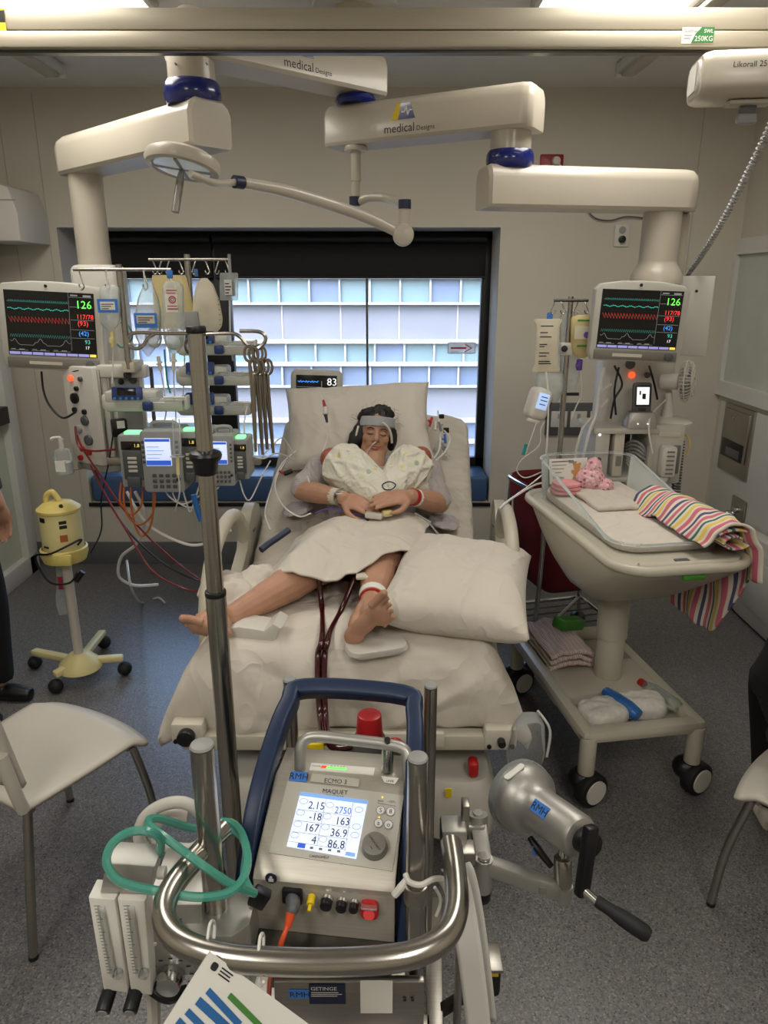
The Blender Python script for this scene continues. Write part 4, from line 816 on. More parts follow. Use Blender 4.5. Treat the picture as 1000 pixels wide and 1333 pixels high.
part('cabinet', b, 'mon_grey', sh); part('back_panel', B().box((cx, Ys + .21, (zs0 + zs1) / 2), (W_ - .06, .01, zs1 - zs0 - .04)), 'dgrey_plastic', sh)
part('module', B().box((P(803, 595, Ys).x, Ys + .08, (zs0 + zs1) / 2), (.042, .2, (zs1 - zs0) * .8), .006), 'offwhite', sh); part('module_port', B().box((P(803, 600, Ys).x, Ys - .022, zs0 + .09), (.022, .012, .04), .003), 'mon_dark', sh)
for k in range(4): part('cable_coil', B().tube([P(815, 578 + 4 * k, Ys + .06), P(826, 574 + 5 * k, Ys + .02), P(838, 582 + 5 * k, Ys), P(842, 598, Ys + .04), P(830, 602 + 3 * k, Ys), P(816, 590 + 4 * k, Ys + .04)], .006, 7), 'grey_plastic', sh)
part('front_button', B().cyl(P(781, 566, Ys - .02), P(781, 566, Ys - .03), .006, n=10), 'em_white', sh); part('front_port', B().cyl(P(780, 598, Ys - .02), P(780, 598, Ys - .03), .009, n=12), 'black', sh)
# module box on the right of the rack
c = P(869, 592, Ys - .02); t = thing('gas_module', 'cream monitor module box with a white breathing filter below the fan', 'monitor module', P(869, 640, Ys)); f = MX((c.x, Ys - .02, c.z), 0)
part('body', B(f).box((0, .1, 0), (.13, .2, .25), .012), 'mon_grey', t); part('recess', B(f).box((.015, -.001, -.02), (.075, .008, .12), .004), 'mon_dark', t); part('label', B(f).box((0, -.001, .085), (.09, .004, .02), .001), 'offwhite', t)
part('breathing_filter', B(f).box((-.01, -.03, -.02), (.06, .06, .13), .014), 'white_plastic', t)
b = B(f)
for i in range(6): b.box((-.01, -.062, -.065 + i * .018), (.03, .003, .006))
part('vent_slot', b, 'mon_dark', t); part('hose', B(f).tube([(-.01, -.03, -.085), (-.04, -.05, -.12), (-.09, -.05, -.15)], .016, 12), 'white_plastic', t)
# scanner standing in its cradle
zt_ = zs1 + .0; c = PZ(818, 548, zt_); c = V((c.x, Ys - .0, zt_)); t = thing('handheld_scanner', 'small handheld device with lit screen standing in a silver cradle', 'scanner', c)
part('cradle', B().loft([[c + V((a, d * 1.0, h_)) for a, d in rrect(.125 * k, .07 * k, .014, 3)] for h_, k in ((0, 1), (.02, 1), (.06, .86), (.064, .8))]), 'cast_alu', t)
part('cradle_light', B().cyl(c + V((.02, -.034, .02)), c + V((.02, -.04, .02)), .003, n=8).cyl(c + V((-.02, -.034, .02)), c + V((-.02, -.04, .02)), .003, n=8), 'em_white', t)
f = MX(c + V((.002, -.008, .06)), 0, -10); part('handset', B(f).pri(rrect(.075, .125, .012, 3, 0, .06), 0, .02, b=.004), 'dgrey_plastic', t)
s = part('display', B(f).box((0, -.002, .068), (.062, .004, .084), .001), 'black', t); part('picture', B(f).box((0, -.0045, .068), (.05, .001, .07)), 'em_white', s); part('icon', B(f).box((.004, -.0052, .066), (.014, .0006, .022), .0).box((-.012, -.0052, .08), (.006, .0006, .016)), 'ink', s)
part('button', B(f).box((0, -.001, .014), (.03, .004, .01), .001), 'black', t)
# desk fan
fc = P(872, 548, Ys + .08); fc.z = zs1; t = thing('desk_fan', 'small white desk fan turned to the right on top of the rack', 'fan', fc)
part('base', B().lat([(.09, 0), (.09, .01), (.075, .022), (.03, .03)], fc, n=28), 'white_plastic', t); part('stand', B().tube([fc + V((-.012, 0, .02)), fc + V((-.012, 0, .06)), fc + V((-.018, 0, .13))], [.024, .02, .014], 12), 'white_plastic', t)
ax = V((.86, -.5, .06)).normalized(); hc = fc + V((-.012, 0, .175)); part('motor', B().cyl(hc - ax * .045, hc + ax * .03, .03, .034, b=.008), 'white_plastic', t)
gc = hc + ax * .06; u = ax.orthogonal().normalized(); v_ = ax.cross(u); b = B()
for k in range(36):
    a = 2 * math.pi * k / 36; d = u * math.cos(a) + v_ * math.sin(a); b.tube([gc - ax * .025 + d * .025, gc - ax * .022 + d * .07, gc + d * .085, gc + ax * .022 + d * .07, gc + ax * .028 + d * .02], .0016, 5, 3)
for rr_, o in ((.085, 0), (.06, -.022), (.06, .025), (.04, .027)): b.tube([gc + ax * o + (u * math.cos(2 * math.pi * k / 24) + v_ * math.sin(2 * math.pi * k / 24)) * rr_ for k in range(24)], .0028, 5, 1, True)
part('guard', b, 'white_plastic', t); b = B(); b.cyl(gc - ax * .014, gc + ax * .014, .016)
for k in range(3):
    a = 2 * math.pi * k / 3
    b.grid(lambda p, q: gc + (u * math.cos(a + (q - .5) * 1.3) + v_ * math.sin(a + (q - .5) * 1.3)) * lerp(.014, .074, p) + ax * (.012 * (q - .5) * 2), 6, 6)
part('blade', b, 'grey_plastic', t); part('cord', B().tube([fc + V((-.03, -.01, .1)), P(848, 540, Ys - .02), P(845, 562, Ys - .04), P(850, 590, Ys - .05)], .004), 'tube_white', t)
# leads under the right monitor
for k, pts in enumerate(([(800, 476), (810, 500), (800, 520), (795, 545)], [(845, 476), (852, 500), (856, 520)], [(806, 478), (800, 508), (802, 540)])):
    lead(('curved black lead left of the handheld scanner', 'short black lead right of the handheld scanner', 'straight black lead behind the handheld scanner')[k], [P(x, y, Ys + .06) for x, y in pts], 'black', .0045, 'cable', 'cable', 'black leads under the right monitor')
for k, pts in enumerate(([(786, 478), (780, 510), (776, 540), (768, 560), (758, 600)], [(796, 500), (782, 512), (778, 535), (770, 560)], [(792, 520), (775, 540), (760, 556), (752, 580), (748, 600)])):
    lead(('longest white monitor lead left of the rack', 'short bent white monitor lead left of the rack', 'lowest white monitor lead left of the rack')[k], [P(x, y, Ys - .02 + .02 * k) for x, y in pts], 'tube_white', .006, 'cable', 'cable', 'white monitor leads')
# hanging cables under the rack
for k in range(9):
    px = 806 + k * 6.2
    lead(('leftmost', 'second', 'third', 'fourth', 'middle', 'sixth', 'seventh', 'eighth', 'rightmost')[k] + ' of nine leads hanging in a bunch below the rack', [P(px, 622, Ys + .06), P(px + 3 * math.sin(k), 650, Ys + .03 + .02 * (k % 3)), P(px + 4 * math.sin(k * 2), 685, Ys + .05), P(px + 8, 700 - 5 * (k % 3), Ys + .06)], ('dgrey_plastic', 'grey_plastic', 'dark_steel')[k % 3], .006, 'cable', 'cable', 'leads hanging below the rack')
a, c = P(886, 575, Ys + .06), P(880, 640, Ys + .06); pts = [a.lerp(c, i / 240) + V((math.cos(i / 240 * 2 * math.pi * 18) * .016, math.sin(i / 240 * 2 * math.pi * 18) * .016, 0)) for i in range(241)]
solo('coiled_lead', B().tube(pts, .004, 5, 0), 'dgrey_plastic', 'short dark coiled lead at the right side of the rack', 'cable')
lead('yellow tipped lead at the right of the gas module', [P(888, 566, Ys + .05), P(895, 568, Ys + .03), P(898, 580, Ys + .03), P(893, 592, Ys + .04)], 'yellow', .004)
t = thing('wall_power_panel', 'dark panel of double power sockets on the back wall behind the drip stand', 'power panel', P(752, 565, WB)); c = P(752, 545, WB); f = MX((c.x, WB, c.z))
part('panel', B(f).box((.05, -.01, 0), (.5, .02, .2), .004), 'dgrey_plastic', t)
for k in (-.12, .0, .12): part('socket', B(f).box((k, -.022, 0), (.1, .008, .1), .006), 'white_plastic', t); part('socket_rocker', B(f).box((k, -.027, .02), (.02, .006, .03), .002), 'grey_plastic', t)
# ---- drip stand beside the right monitor
Y3 = 2.98; xp = P(738, 460, Y3).x
s3 = thing('drip_stand', 'slim steel drip stand left of the right monitor', 'drip stand', (xp, Y3, P(730, 640, Y3).z), 'drip poles')
part('post', B().cyl((xp, Y3, P(730, 645, Y3).z), (xp, Y3, P(741, 386, Y3).z), .011), 'steel', s3)
z3_ = P(741, 391, Y3).z; part('crossbar', B().cyl((P(720, 391, Y3).x, Y3 - .012, z3_), (P(765, 391, Y3).x, Y3 - .012, z3_), .006), 'dark_steel', s3)
for px, dx in ((722, -.014), (729, .014), (752, -.014), (760, .014)): part('hook', hook(B(), (P(px, 391, Y3).x, Y3 - .012, z3_), .7, dx), 'steel', s3)
part('clamp', B().box(P(736, 454, Y3), (.05, .05, .05), .008), 'white_plastic', s3); part('clamp_knob', B().cyl(P(735, 454, Y3 - .025), P(735, 454, Y3 - .05), .013, b=.003), 'black', s3); part('wall_bracket', B().beam(V((xp, Y3, P(730, 615, Y3).z)), V((x0 + .05, Ys + .2, P(730, 615, Y3).z)), .03, .05, .004), 'white_plastic', s3)
t, a, c, wd = bag('drip_bag', 'white printed feed bag hanging on the right drip stand', 'drip bag', 714, 415, 484, 34, Y3 - .02, 'bag_milk', [(0, 1.05), (.06, 1.1), (.12, .9), (.5, .88), (.85, .9), (.95, 1.1), (1, 1.05)], .02, 'drip bags', -3)
b = B(MX((a.x - .008, a.y - .022, c.z)))
for i, (u, l) in enumerate(((.86, .05), (.74, .03), (.66, .045), (.52, .03), (.48, .02), (.36, .04), (.3, .03), (.2, .045), (.16, .05))): b.quad(-.025, (a.z - c.z) * u, l, .004)
part('print', b, 'ink', t); part('blue_clip', B().box(P(716, 412, Y3 - .02), (.022, .01, .03), .003), 'tag_blue', t); line_down(t, [c, P(714, 520, Y3 - .04), P(712, 580, Y3 - .04), P(708, 625, Y3 - .04)], 'tube_white', .004)
t, a, c, wd = bag('drip_bag', 'yellow feed pouch with purple cap beside the right monitor', 'drip bag', 758, 410, 466, 30, Y3 - .02, 'bag_yellow', PB, .024, 'drip bags'); label_on(t, a, c, wd, .25, .55, 'bag_milk', .025, 0, .8); part('purple_spot', B().cyl(P(764, 436, Y3 - .046), P(764, 436, Y3 - .05), .012), 'purple', t); label_on(t, a, c, wd, .68, .73, 'green_pack', .026, 0, .6, 'green_band'); label_on(t, a, c, wd, .1, .14, 'green_pack', .02, 0, .5, 'green_band')
part('purple_cap', B().cyl(P(755, 468, Y3 - .02), P(754, 482, Y3 - .02), .012, b=.003).cyl(P(750, 476, Y3 - .02), P(757, 476, Y3 - .02), .01), 'purple', t); line_down(t, [P(756, 480, Y3 - .02), P(758, 510, Y3 - .02), P(750, 530, Y3 - .02), P(744, 545, Y3 - .02)], 'tube_clear')
t, a, c, wd = bag('drip_bag', 'empty clear bag hanging behind the steel drip stand', 'drip bag', 742, 405, 510, 26, Y3 + .03, 'bag_film', PB, .016, 'drip bags'); part('black_strip', B().box(P(744, 513, Y3 + .02), (.06, .01, .012)), 'black', t)
t, a, c, wd = bag('plastic_bag', 'crumpled clear plastic bag below the white feed bag', 'bag', 716, 478, 524, 40, Y3 + .0, 'bag_film', [(0, .5), (.2, .9), (.6, 1), (1, .5)], .03)
c = P(707, 527, Y3 - .05); t = thing('feed_pump', 'small white feed pump with blue display clamped to the right drip stand', 'feed pump', c - V((0, 0, .06))); f = MX(c, 18, 0, 16)
part('body', B(f).box((0, .04, 0), (.085, .08, .13), .025, seg=4), 'white_plastic', t); s = part('display', B(f).box((-.006, -.001, .012), (.05, .006, .065), .004), 'em_pale', t); part('digits', B(f).line([(-.02, .03), (.01, .03)], .004, -.0045).line([(-.02, .016), (.012, .016)], .004, -.0045).line([(-.02, .0), (.008, 0)], .004, -.0045), 'ink_blue', s)
part('back_cover', B(f).box((.04, .08, -.01), (.07, .06, .1), .015), 'navy_label', t); part('spout', B(f).box((-.01, .02, -.072), (.05, .03, .016), .005), 'white_plastic', t)
line_down(t, [c + V((-.02, 0, -.07)), P(690, 575, Y3 - .05), P(685, 590, Y3 - .05)]); part('teal_connector', B().cyl(P(685, 578, Y3 - .05), P(681, 592, Y3 - .05), .007), 'teal', t); line_down(t, [c + V((.01, 0, -.07)), P(704, 560, Y3 - .05), P(702, 580, Y3 - .04), P(680, 598, Y3 - .03), P(673, 612, Y3 - .03), P(684, 622, Y3 - .03), P(706, 614, Y3 - .03)])
lead('thin white tube falling from the feed pump toward the bed rail', [P(710, 628, Y3 - .06), P(695, 632, Y3 - .1), P(668, 648, Y3 - .2), P(650, 662, Y3 - .3)], 'tube_white', .004, 'tube', 'tube')
lead('steel rod slanting from the drip stand behind the red hamper', [P(714, 612, Y3), P(690, 632, Y3), P(650, 660, Y3)], 'steel', .005, 'rod', 'rod')
# ================================================================ bed
def bxc(Y): return -.123 + .054 * (Y - 2.02)
HG, SL, ZM = 2.70, .53, .66
def bedz(Y):
    d = Y - HG; k = .09
    return ZM + SL * (d + math.sqrt(d * d + k * k)) / 2 - .01
ROT = math.degrees(math.atan(.054))
bed = thing('hospital_bed', 'beige electric hospital bed with raised backrest and side rails', 'bed', (bxc(2.7), 2.7, 0))
b = B(MX((bxc(2.3), 2.3, 0), -ROT))
b.box((0, .22, .40), (.84, 1.04, .08), .02).box((-.47, -.27, .42), (.1, .06, .11), .015).box((.46, -.27, .42), (.1, .06, .11), .015)
part('deck', b, 'beige_plastic', bed)
b = B(); Yb_ = [2.6, 2.75, 3.0, 3.3, 3.62]
b.loft([[(bxc(Y) + sx * .41, Y, bedz(Y) - .2 - dz_) for sx, dz_ in ((-1, 0), (1, 0), (1, .05), (-1, .05))] for Y in Yb_]); part('backrest_deck', b, 'beige_plastic', bed)
yb = 1.93
part('foot_beam', B().box((bxc(yb) + .0, yb, P(500, 962, yb).z), (.98, .05, .055), .012), 'beige_plastic', bed)
part('foot_panel', B().box((P(505, 960, yb).x, yb - .03, P(505, 962, yb - .03).z), (.34, .02, .05), .006), 'offwhite', bed)
for px, py in ((244, 956), (652, 963)):
    c = P(px, py, yb - .03); part('corner_bumper', B().box(c + V((0, .02, 0)), (.1, .05, .075), .012), 'offwhite', bed); part('steer_knob', B().cyl(c + V((0, 0, .0)), c + V((0, -.03, 0)), .026 if px < 400 else .012, b=.004), 'black', bed)
    for s_ in (-.035, .035): part('screw', B().cyl(c + V((s_, -.003, -.02)), c + V((s_, -.01, -.02)), .007, n=10), 'black', bed)
for px, w_ in ((345, .24), (592, .24)):
    c = P(px, 1010, 2.0); part('lift_cover', B().loft([[c + V((a, d, h_)) for a, d in rrect(w_ * k, .34 * k, .08 * k, 5)] for h_, k in ((-.13, .85), (-.1, 1), (.03, 1), (.08, .8))]), 'mon_grey', bed)
c = P(616, 998, 1.9); part('brake_pedal', B().box(c, (.03, .05, .05), .01), 'red_plastic', bed)
part('base', B().box((bxc(2.7), 2.65, .2), (.62, 1.35, .12), .03), 'mon_grey', bed)
part('warning_label', B().box(P(584, 1032, 1.83), (.018, .004, .03)), 'sticker_yellow', bed)
for sx in (-.36, .36):
    for Y in (2.05, 3.25):
        x = bxc(Y) + sx; part('caster_fork', B().box((x, Y, .16), (.05, .07, .14), .01), 'mon_grey', bed); w_ = part('caster', B().cyl((x - .025, Y, .075), (x + .025, Y, .075), .075, n=28, b=.01), 'black_rubber', bed); part('hub', B().cyl((x - .028, Y, .075), (x + .028, Y, .075), .045, n=20), 'grey_plastic', w_)
part('headboard', B(MX((bxc(3.72), 3.74, 0), -ROT)).pri(rrect(.86, .5, .1, 5, 0, .72), -.02, .02, b=.01), 'beige_plastic', bed)
def side_rail(dy, pts_near, x0, x1):
    # side view outline (Y,z): solid rear lobe, open hand loop in front
    def at(Y, z, o=0): Y = Y - dy * (3.3 - Y) / .9; return V((lerp(x0, x1, (Y - 2.3) / .8) + o, Y, z))
    r = part('side_rail', B(), 'beige_plastic', bed) if False else None
    lobe = [(3.12, .52), (3.12, .76), (3.08, .84), (3.02, .865), (2.96, .85), (2.91, .80), (2.86, .72), (2.74, .66), (2.4, .62), (2.36, .52)]
    b = B(); n_ = len(lobe)
    b.loft([[at(Y, z, o) for Y, z in lobe] for o in (-.022, -.016, .016, .022)])
    R_ = part('side_rail', b, 'beige_plastic', bed)
    part('hand_loop', B().tube([at(2.9, .72), at(2.88, .80), at(2.82, .875), at(2.74, .905), at(2.64, .90), at(2.53, .865), at(2.44, .78), at(2.39, .68), at(2.38, .56)], .026, 12), 'beige_plastic', R_)
    part('release_slot', B().box(at(2.98, .76), (.05, .05, .012), .004), 'mon_dark', R_)
side_rail(0, 0, .455, .50); side_rail(.14, 0, -.60, -.565)
# mattress with its fitted sheet
def wr(x, y, s=1): return .010 * s * max(0, ridge(x * 3 + nz(x * 2, y * 2, 3), y * 11 + 2.5 * nz(x * 3, y, 1), 5) - .3) * (.4 + sstep(.05, .35, x) + sstep(-.2, -.45, x)) + .012 * s * nz(x * 2.5, y * 4, 9)
b = B(); rings = []; NY = 190
for i in range(NY + 1):
    Y = lerp(1.99, 3.66, i / NY); e = min(1, .55 + .45 * math.sqrt(min(1, i / 5)), .6 + .4 * math.sqrt(min(1, (NY - i) / 7))); sl = SL if Y > HG else 0; nrm = V((0, -sl, 1)).normalized()
    ring = []; W2 = .455 * (1 - .06 * (1 - min(1, (NY - i) / 9)) ** 2)
    for j in range(72):
        a = 2 * math.pi * j / 72; cx, sx = math.cos(a), math.sin(a)
        u, v = math.copysign(abs(cx) ** .28, cx), math.copysign(abs(sx) ** .45, sx)
        x = bxc(Y) + W2 * u; d = wr(x, Y, 1.4) if v > -.2 else 0
        ring.append(V((x, Y, bedz(Y) - .085)) + nrm * (.085 * v * e + d))
    rings.append(ring)
solo('mattress', b.loft(rings), 'linen', 'bed mattress in a wrinkled fitted sheet under the patient', 'mattress', sharp=80)
def cloth(name, f, nu, nv, m_, label, cat, th=.006, **k):
    o = solo(name, B().grid(f, nu, nv, **k), m_, label, cat, sharp=180); md = o.modifiers.new('thickness', 'SOLIDIFY'); md.thickness = th; md.offset = 0; return o
# sheet folded over the foot of the mattress
pf = [(2.5, .69), (2.3, .693), (2.12, .695), (2.03, .685), (1.985, .65), (1.955, .59), (1.945, .52), (1.955, .455), (1.985, .43)]
pfs = spline([V((a, c, 0)) for a, c in pf], 8)
def footsheet(u, v):
    fk = v * (len(pfs) - 1); ik = min(int(fk), len(pfs) - 2); q = pfs[ik].lerp(pfs[ik + 1], fk - ik); s_ = (u * 2 - 1); hw = lerp(.50, .585, sstep(.1, .8, v)); x = bxc(q.x) + s_ * hw - .0
    dr = max(0, abs(s_) - .8) / .2; ft = 1 if v < .5 else 1 - (v - .5) * 1.2
    z = q.y - .19 * dr ** 1.7 * max(ft, .1); Y = q.x + .04 * dr ** 2 * (1 if v > .4 else 0)
    w1 = nz(x * 5 + Y * 2, Y * 3, z * 6 + 4) + 1.3 * max(0, ridge(x * 2.2 + z * 2 + 3, Y * 3 - z * 2, 2) - .45); w2 = nz(x * 9 + z * 6, z * 5, 7 + Y * 4) + 1.5 * max(0, ridge(x * 3.2 - z * 3, z * 3.5, 4) - .45)
    return V((x + .01 * w2 * dr, Y - .024 * w1 * sstep(.4, .6, v) - .018 * w2 * sstep(.4, .6, v), z + .02 * w1 * (1 - sstep(.35, .6, v)) + .014 * nz(x * 9, 3, 1) * sstep(.85, 1, v)))
cloth('foot_sheet', footsheet, 150, 90, 'linen_w', 'white cotton sheet draped over the foot end of the bed', 'sheet', .01)
# pillows
def pillow(name, label, f, w_, h_, t_, seed, m_='linen_w', sag=0):
    def side(sg):
        def g(u, v):
            a, c = u * 2 - 1, v * 2 - 1; e = max(0, (1 - abs(a) ** 3.2)) ** .5 * max(0, (1 - abs(c) ** 3.2)) ** .5
            px, pz = w_ / 2 * a * (1 - .07 * (1 - c * c)), h_ / 2 * c * (1 - .07 * (1 - a * a))
            k = .5 * t_ * e * (1 + .18 * nz(a * 1.3, c * 1.3, seed)); rim = sstep(1, .75, max(abs(a), abs(c)))
            wv = .012 * nz(px * 9 + seed, pz * 7, seed) * e + .012 * max(0, ridge(px * 5 + seed + 2 * a, pz * 4, seed) - .45) * e + .007 * nz(px * 24, pz * 10 + seed, 3) * (1 - e) * (1 if e > 0 else 0)
            return V((px, -sg * (k + wv * (1 if sg > 0 else .3)) + sag * a * a, pz))
        return g
    b = B(f); b.grid(side(1), 64, 64); b.grid(side(-1), 64, 64); bmesh.ops.remove_doubles(b.bm, verts=b.bm.verts[:], dist=.0006)
    return solo(name, b, m_, label, 'pillow', sharp=180)
pc = P(466, 553, 3.34); pillow('head_pillow', "plump pillow behind the patient's head", Matrix.Translation(pc) @ Matrix.Rotation(R(-3), 4, 'Y') @ Matrix.Rotation(R(-48), 4, 'X'), .69, .47, .17, 3)
pc = P(601, 776, 2.34); pc.z = .765; pc = V((P(598, 782, 2.31).x, 2.31, .775)); pillow('foot_pillow', "large pillow lying flat beside the patient's feet", Matrix.Translation(pc) @ Matrix.Rotation(R(-11), 4, 'Z') @ Matrix.Rotation(R(4), 4, 'Y') @ Matrix.Rotation(R(-88), 4, 'X'), .48, .66, .2, 8)
# ================================================================ patient
pt = thing('person', 'woman lying in the hospital bed wearing a grey headband and gown', 'person', (bxc(2.7), 2.7, bedz(2.7)))
hd = P(489, 566, 3.16); HM = Matrix.Translation(hd) @ Matrix.Rotation(R(-14), 4, 'X') @ Matrix.Rotation(R(7), 4, 'Y') @ Matrix.Rotation(R(4), 4, 'Z')
def add_head(b, m_, s_=1.0):                             # face toward local -y, crown toward +z
    o = b.M; b.M = m_ @ Matrix.Scale(s_, 4)
    b.ball((0, .012, .028), (.076, .094, .088), 28); b.ball((0, -.022, -.03), (.062, .066, .076), 24); b.ball((0, -.052, -.086), (.032, .026, .022), 16)
    for sx in (-1, 1):
        b.ball((sx * .037, -.058, -.02), (.026, .022, .024), 14); b.ball((sx * .043, -.03, -.066), (.02, .03, .026), 12); b.ball((sx * .03, -.072, .026), (.026, .012, .009), 12)
        b.ball((sx * .078, .008, -.004), (.008, .018, .03), 12); b.ball((sx * .011, -.088, -.03), (.009, .01, .008), 10); b.ball((sx * .03, -.0745, .003), (.0155, .012, .0095), 12)
    b.tube([(0, -.076, .02), (0, -.09, -.005), (0, -.1, -.026), (0, -.088, -.034)], [.009, .011, .014, .006], 10, 3)
    b.ball((0, -.079, -.057), (.024, .01, .006), 12); b.ball((0, -.077, -.068), (.021, .01, .007), 12)
    b.M = o; return b
def limb(b, pts, rs, n=14, sub=4): b.tube(pts, rs, n, sub); b.ball(pts[0], rs[0], 12); b.ball(pts[-1], rs[-1], 12)
def hand(b, wrist, fdir, palm_n, side, curl=.5, L_=.078, spread=.02, s_=1.0):       # palm, four fingers of their own length, thumb off the side of the palm
    f = V(fdir).normalized(); n_ = V(palm_n); n_ = (n_ - f * n_.dot(f)).normalized(); x = f.cross(n_) * side; w_ = V(wrist)
    rot = Matrix((x, f, n_)).transposed().to_4x4(); b.ball(w_ + f * .045 * s_, (.04 * s_, .056 * s_, .015 * s_), 16, rot); b.ball(w_ + f * .008, (.028 * s_, .03 * s_, .017 * s_), 12, rot)
    for i, (o, l) in enumerate(((-.028, .92), (-.0095, 1.06), (.0095, 1.0), (.027, .8))):
        k0 = w_ + f * (.088 - .008 * abs(o) / .028) * s_ + x * o * s_; d = f + x * (o * 4 * spread / .02 * .1); d.normalize(); l *= L_ * s_; c1 = d * math.cos(curl * .5) + n_ * math.sin(curl * .5); c2 = d * math.cos(curl * 1.1) + n_ * math.sin(curl * 1.1); c3 = d * math.cos(curl * 1.5) + n_ * math.sin(curl * 1.5)
        p1 = k0 + c1 * l * .46; p2 = p1 + c2 * l * .3; p3 = p2 + c3 * l * .24
        b.tube([w_ + f * .05 * s_ + x * o * .8 * s_, k0, p1, p2, p3], [.0095 * s_, .0095 * s_, .0088 * s_, .008 * s_, .0066 * s_], 10, 3); b.ball(p3, .0066 * s_, 8)
    t0 = w_ + f * .02 * s_ - x * .024 * s_; t1 = t0 + (f * .7 - x * .75 + n_ * .25).normalized() * .038 * s_; t2 = t1 + (f * .95 - x * .3 + n_ * .2).normalized() * .03 * s_; t3 = t2 + (f + n_ * .2).normalized() * .024 * s_
    b.tube([t0, t1, t2, t3], [.015 * s_, .0115 * s_, .0095 * s_, .0075 * s_], 10, 3); b.ball(t3, .0075 * s_, 8); return b
def foot(b, ankle, heel, toes, up, side, s_=1.0):       # sole between heel and toes, five toes
    h_, t_, a = V(heel), V(toes), V(ankle); f = (t_ - h_).normalized(); L_ = (t_ - h_).length; u = V(up); u = (u - f * u.dot(f)).normalized(); x = f.cross(u)
    rot = Matrix((x, f, u)).transposed().to_4x4()
    b.ball(h_ + f * .032 + u * .01, (.031, .036, .032), 16, rot); b.ball(h_ + f * L_ * .42 + x * side * .008, (.031, .07, .02), 16, rot); b.ball(h_ + f * L_ * .66, (.042, .036, .018), 16, rot); b.ball(h_ + f * L_ * .42 + u * .03, (.027, .06, .03), 14, rot)
    b.tube([a, h_ + f * .06 + u * .045, h_ + f * .045 + u * .02], [.036, .036, .03], 12, 4); b.tube([a, h_ + f * L_ * .5 + u * .035, h_ + f * L_ * .72 + u * .012], [.034, .03, .02], 12, 4)
    for i in range(5):
        o = (-.034 + .0178 * i) * -side; r = (.0125, .0082, .008, .0076, .0076)[i]; l = (.04, .04, .036, .031, .026)[i]; k = h_ + f * (L_ * .8 - .007 * i) + x * o * 1.12
        b.tube([k - f * .02, k + u * .002, k + f * l * .6 + u * .002, k + f * l - u * .002], [r * 1.1, r, r, r * .9], 10, 2); b.ball(k + f * l - u * .002, r * 1.05, 10)
    return b
b = B(); add_head(b, HM, .93)
nk = P(486, 606, 3.06); ch = V((bxc(2.98) + .02, 2.94, bedz(2.94) + .10)); pv = V((bxc(2.7) + .03, 2.68, bedz(2.68) + .10))
b.tube([HM @ V((0, .02, -.05)), nk, ch + V((0, .1, .05))], [.052, .05, .07], 16, 4)
b.ball(ch, (.15, .2, .1), 20, Matrix.Rotation(R(28), 4, 'X')); b.ball((ch + pv) / 2, (.14, .18, .09), 20, Matrix.Rotation(R(25), 4, 'X')); b.ball(pv, (.16, .13, .1), 20)
shL, shR = P(425, 612, 3.06), P(552, 614, 3.06); elL, elR = P(393, 638, 2.95), P(572, 655, 2.90); wrL, wrR = P(446, 648, 2.75), P(534, 646, 2.74)
limb(b, [ch + V((-.08, .1, .03)), shL, shL.lerp(elL, .5), elL], [.06, .058, .05, .044]); limb(b, [elL, elL.lerp(wrL, .35), elL.lerp(wrL, .75), wrL], [.044, .045, .036, .029])
limb(b, [ch + V((.08, .1, .03)), shR, shR.lerp(elR, .5), elR], [.06, .058, .05, .044]); limb(b, [elR, elR.lerp(wrR, .35), elR.lerp(wrR, .75), wrR], [.044, .046, .037, .029])
hand(b, wrL, P(492, 664, 2.70) - wrL, (.1, .5, -.8), 1, .45); hand(b, wrR, P(480, 651, 2.67) - wrR, (-.1, .5, -.8), -1, .3)
hipL, hipR = pv + V((-.085, -.02, 0)), pv + V((.085, -.02, 0))
knL, knR = PZ(408, 742, .80), PZ(494, 735, .80); anL, anR = PZ(296, 806, .735), PZ(484, 784, .765)
limb(b, [hipL, hipL.lerp(knL, .5), knL], [.09, .08, .062]); limb(b, [knL, knL.lerp(anL, .3), knL.lerp(anL, .7), anL], [.06, .062, .046, .034])
limb(b, [hipR, hipR.lerp(knR, .5), knR], [.09, .08, .062]); limb(b, [knR, knR.lerp(anR, .35), knR.lerp(anR, .7), anR], [.058, .058, .046, .036])
foot(b, anR, P(453, 838, 2.01), P(512, 781, 2.0), V((-.1, 1, .15)), 1)
foot(b, anL, PZ(298, 826, .72), P(242, 812, 2.02), V((.3, .75, .5)), -1)
body = part('body', fuse(b, .0034, 4, .5), 'skin', pt, sharp=180)
# face details
def onface(x, z, y=-.09): return HM @ (V((x, y, z)) * .93)
fm = HM @ Matrix.Scale(.93, 4)
for sx in (-1, 1):
    part('eyelash', B(fm).tube([(sx * .016, -.084, .0), (sx * .03, -.0878, -.0035), (sx * .045, -.08, .0)], .0016, 6), 'hair', pt); part('eyebrow', B(fm).tube([(sx * .014, -.086, .021), (sx * .03, -.0885, .0275), (sx * .048, -.076, .022)], [.002, .0032, .0014], 6), 'hair', pt)
part('lips', B(fm).tube([(-.027, -.079, -.054), (-.012, -.0885, -.0575), (0, -.0895, -.0585), (.012, -.0885, -.0575), (.027, -.079, -.054)], [.0015, .0042, .004, .0042, .0015], 8).tube([(-.024, -.079, -.057), (-.01, -.087, -.0675), (.01, -.087, -.0675), (.024, -.079, -.057)], [.0015, .005, .005, .0015], 8), 'lips', pt)
part('teeth', B(fm).tube([(-.017, -.0845, -.058), (0, -.0885, -.0625), (.017, -.0845, -.058)], .0028, 6), 'paper', pt)
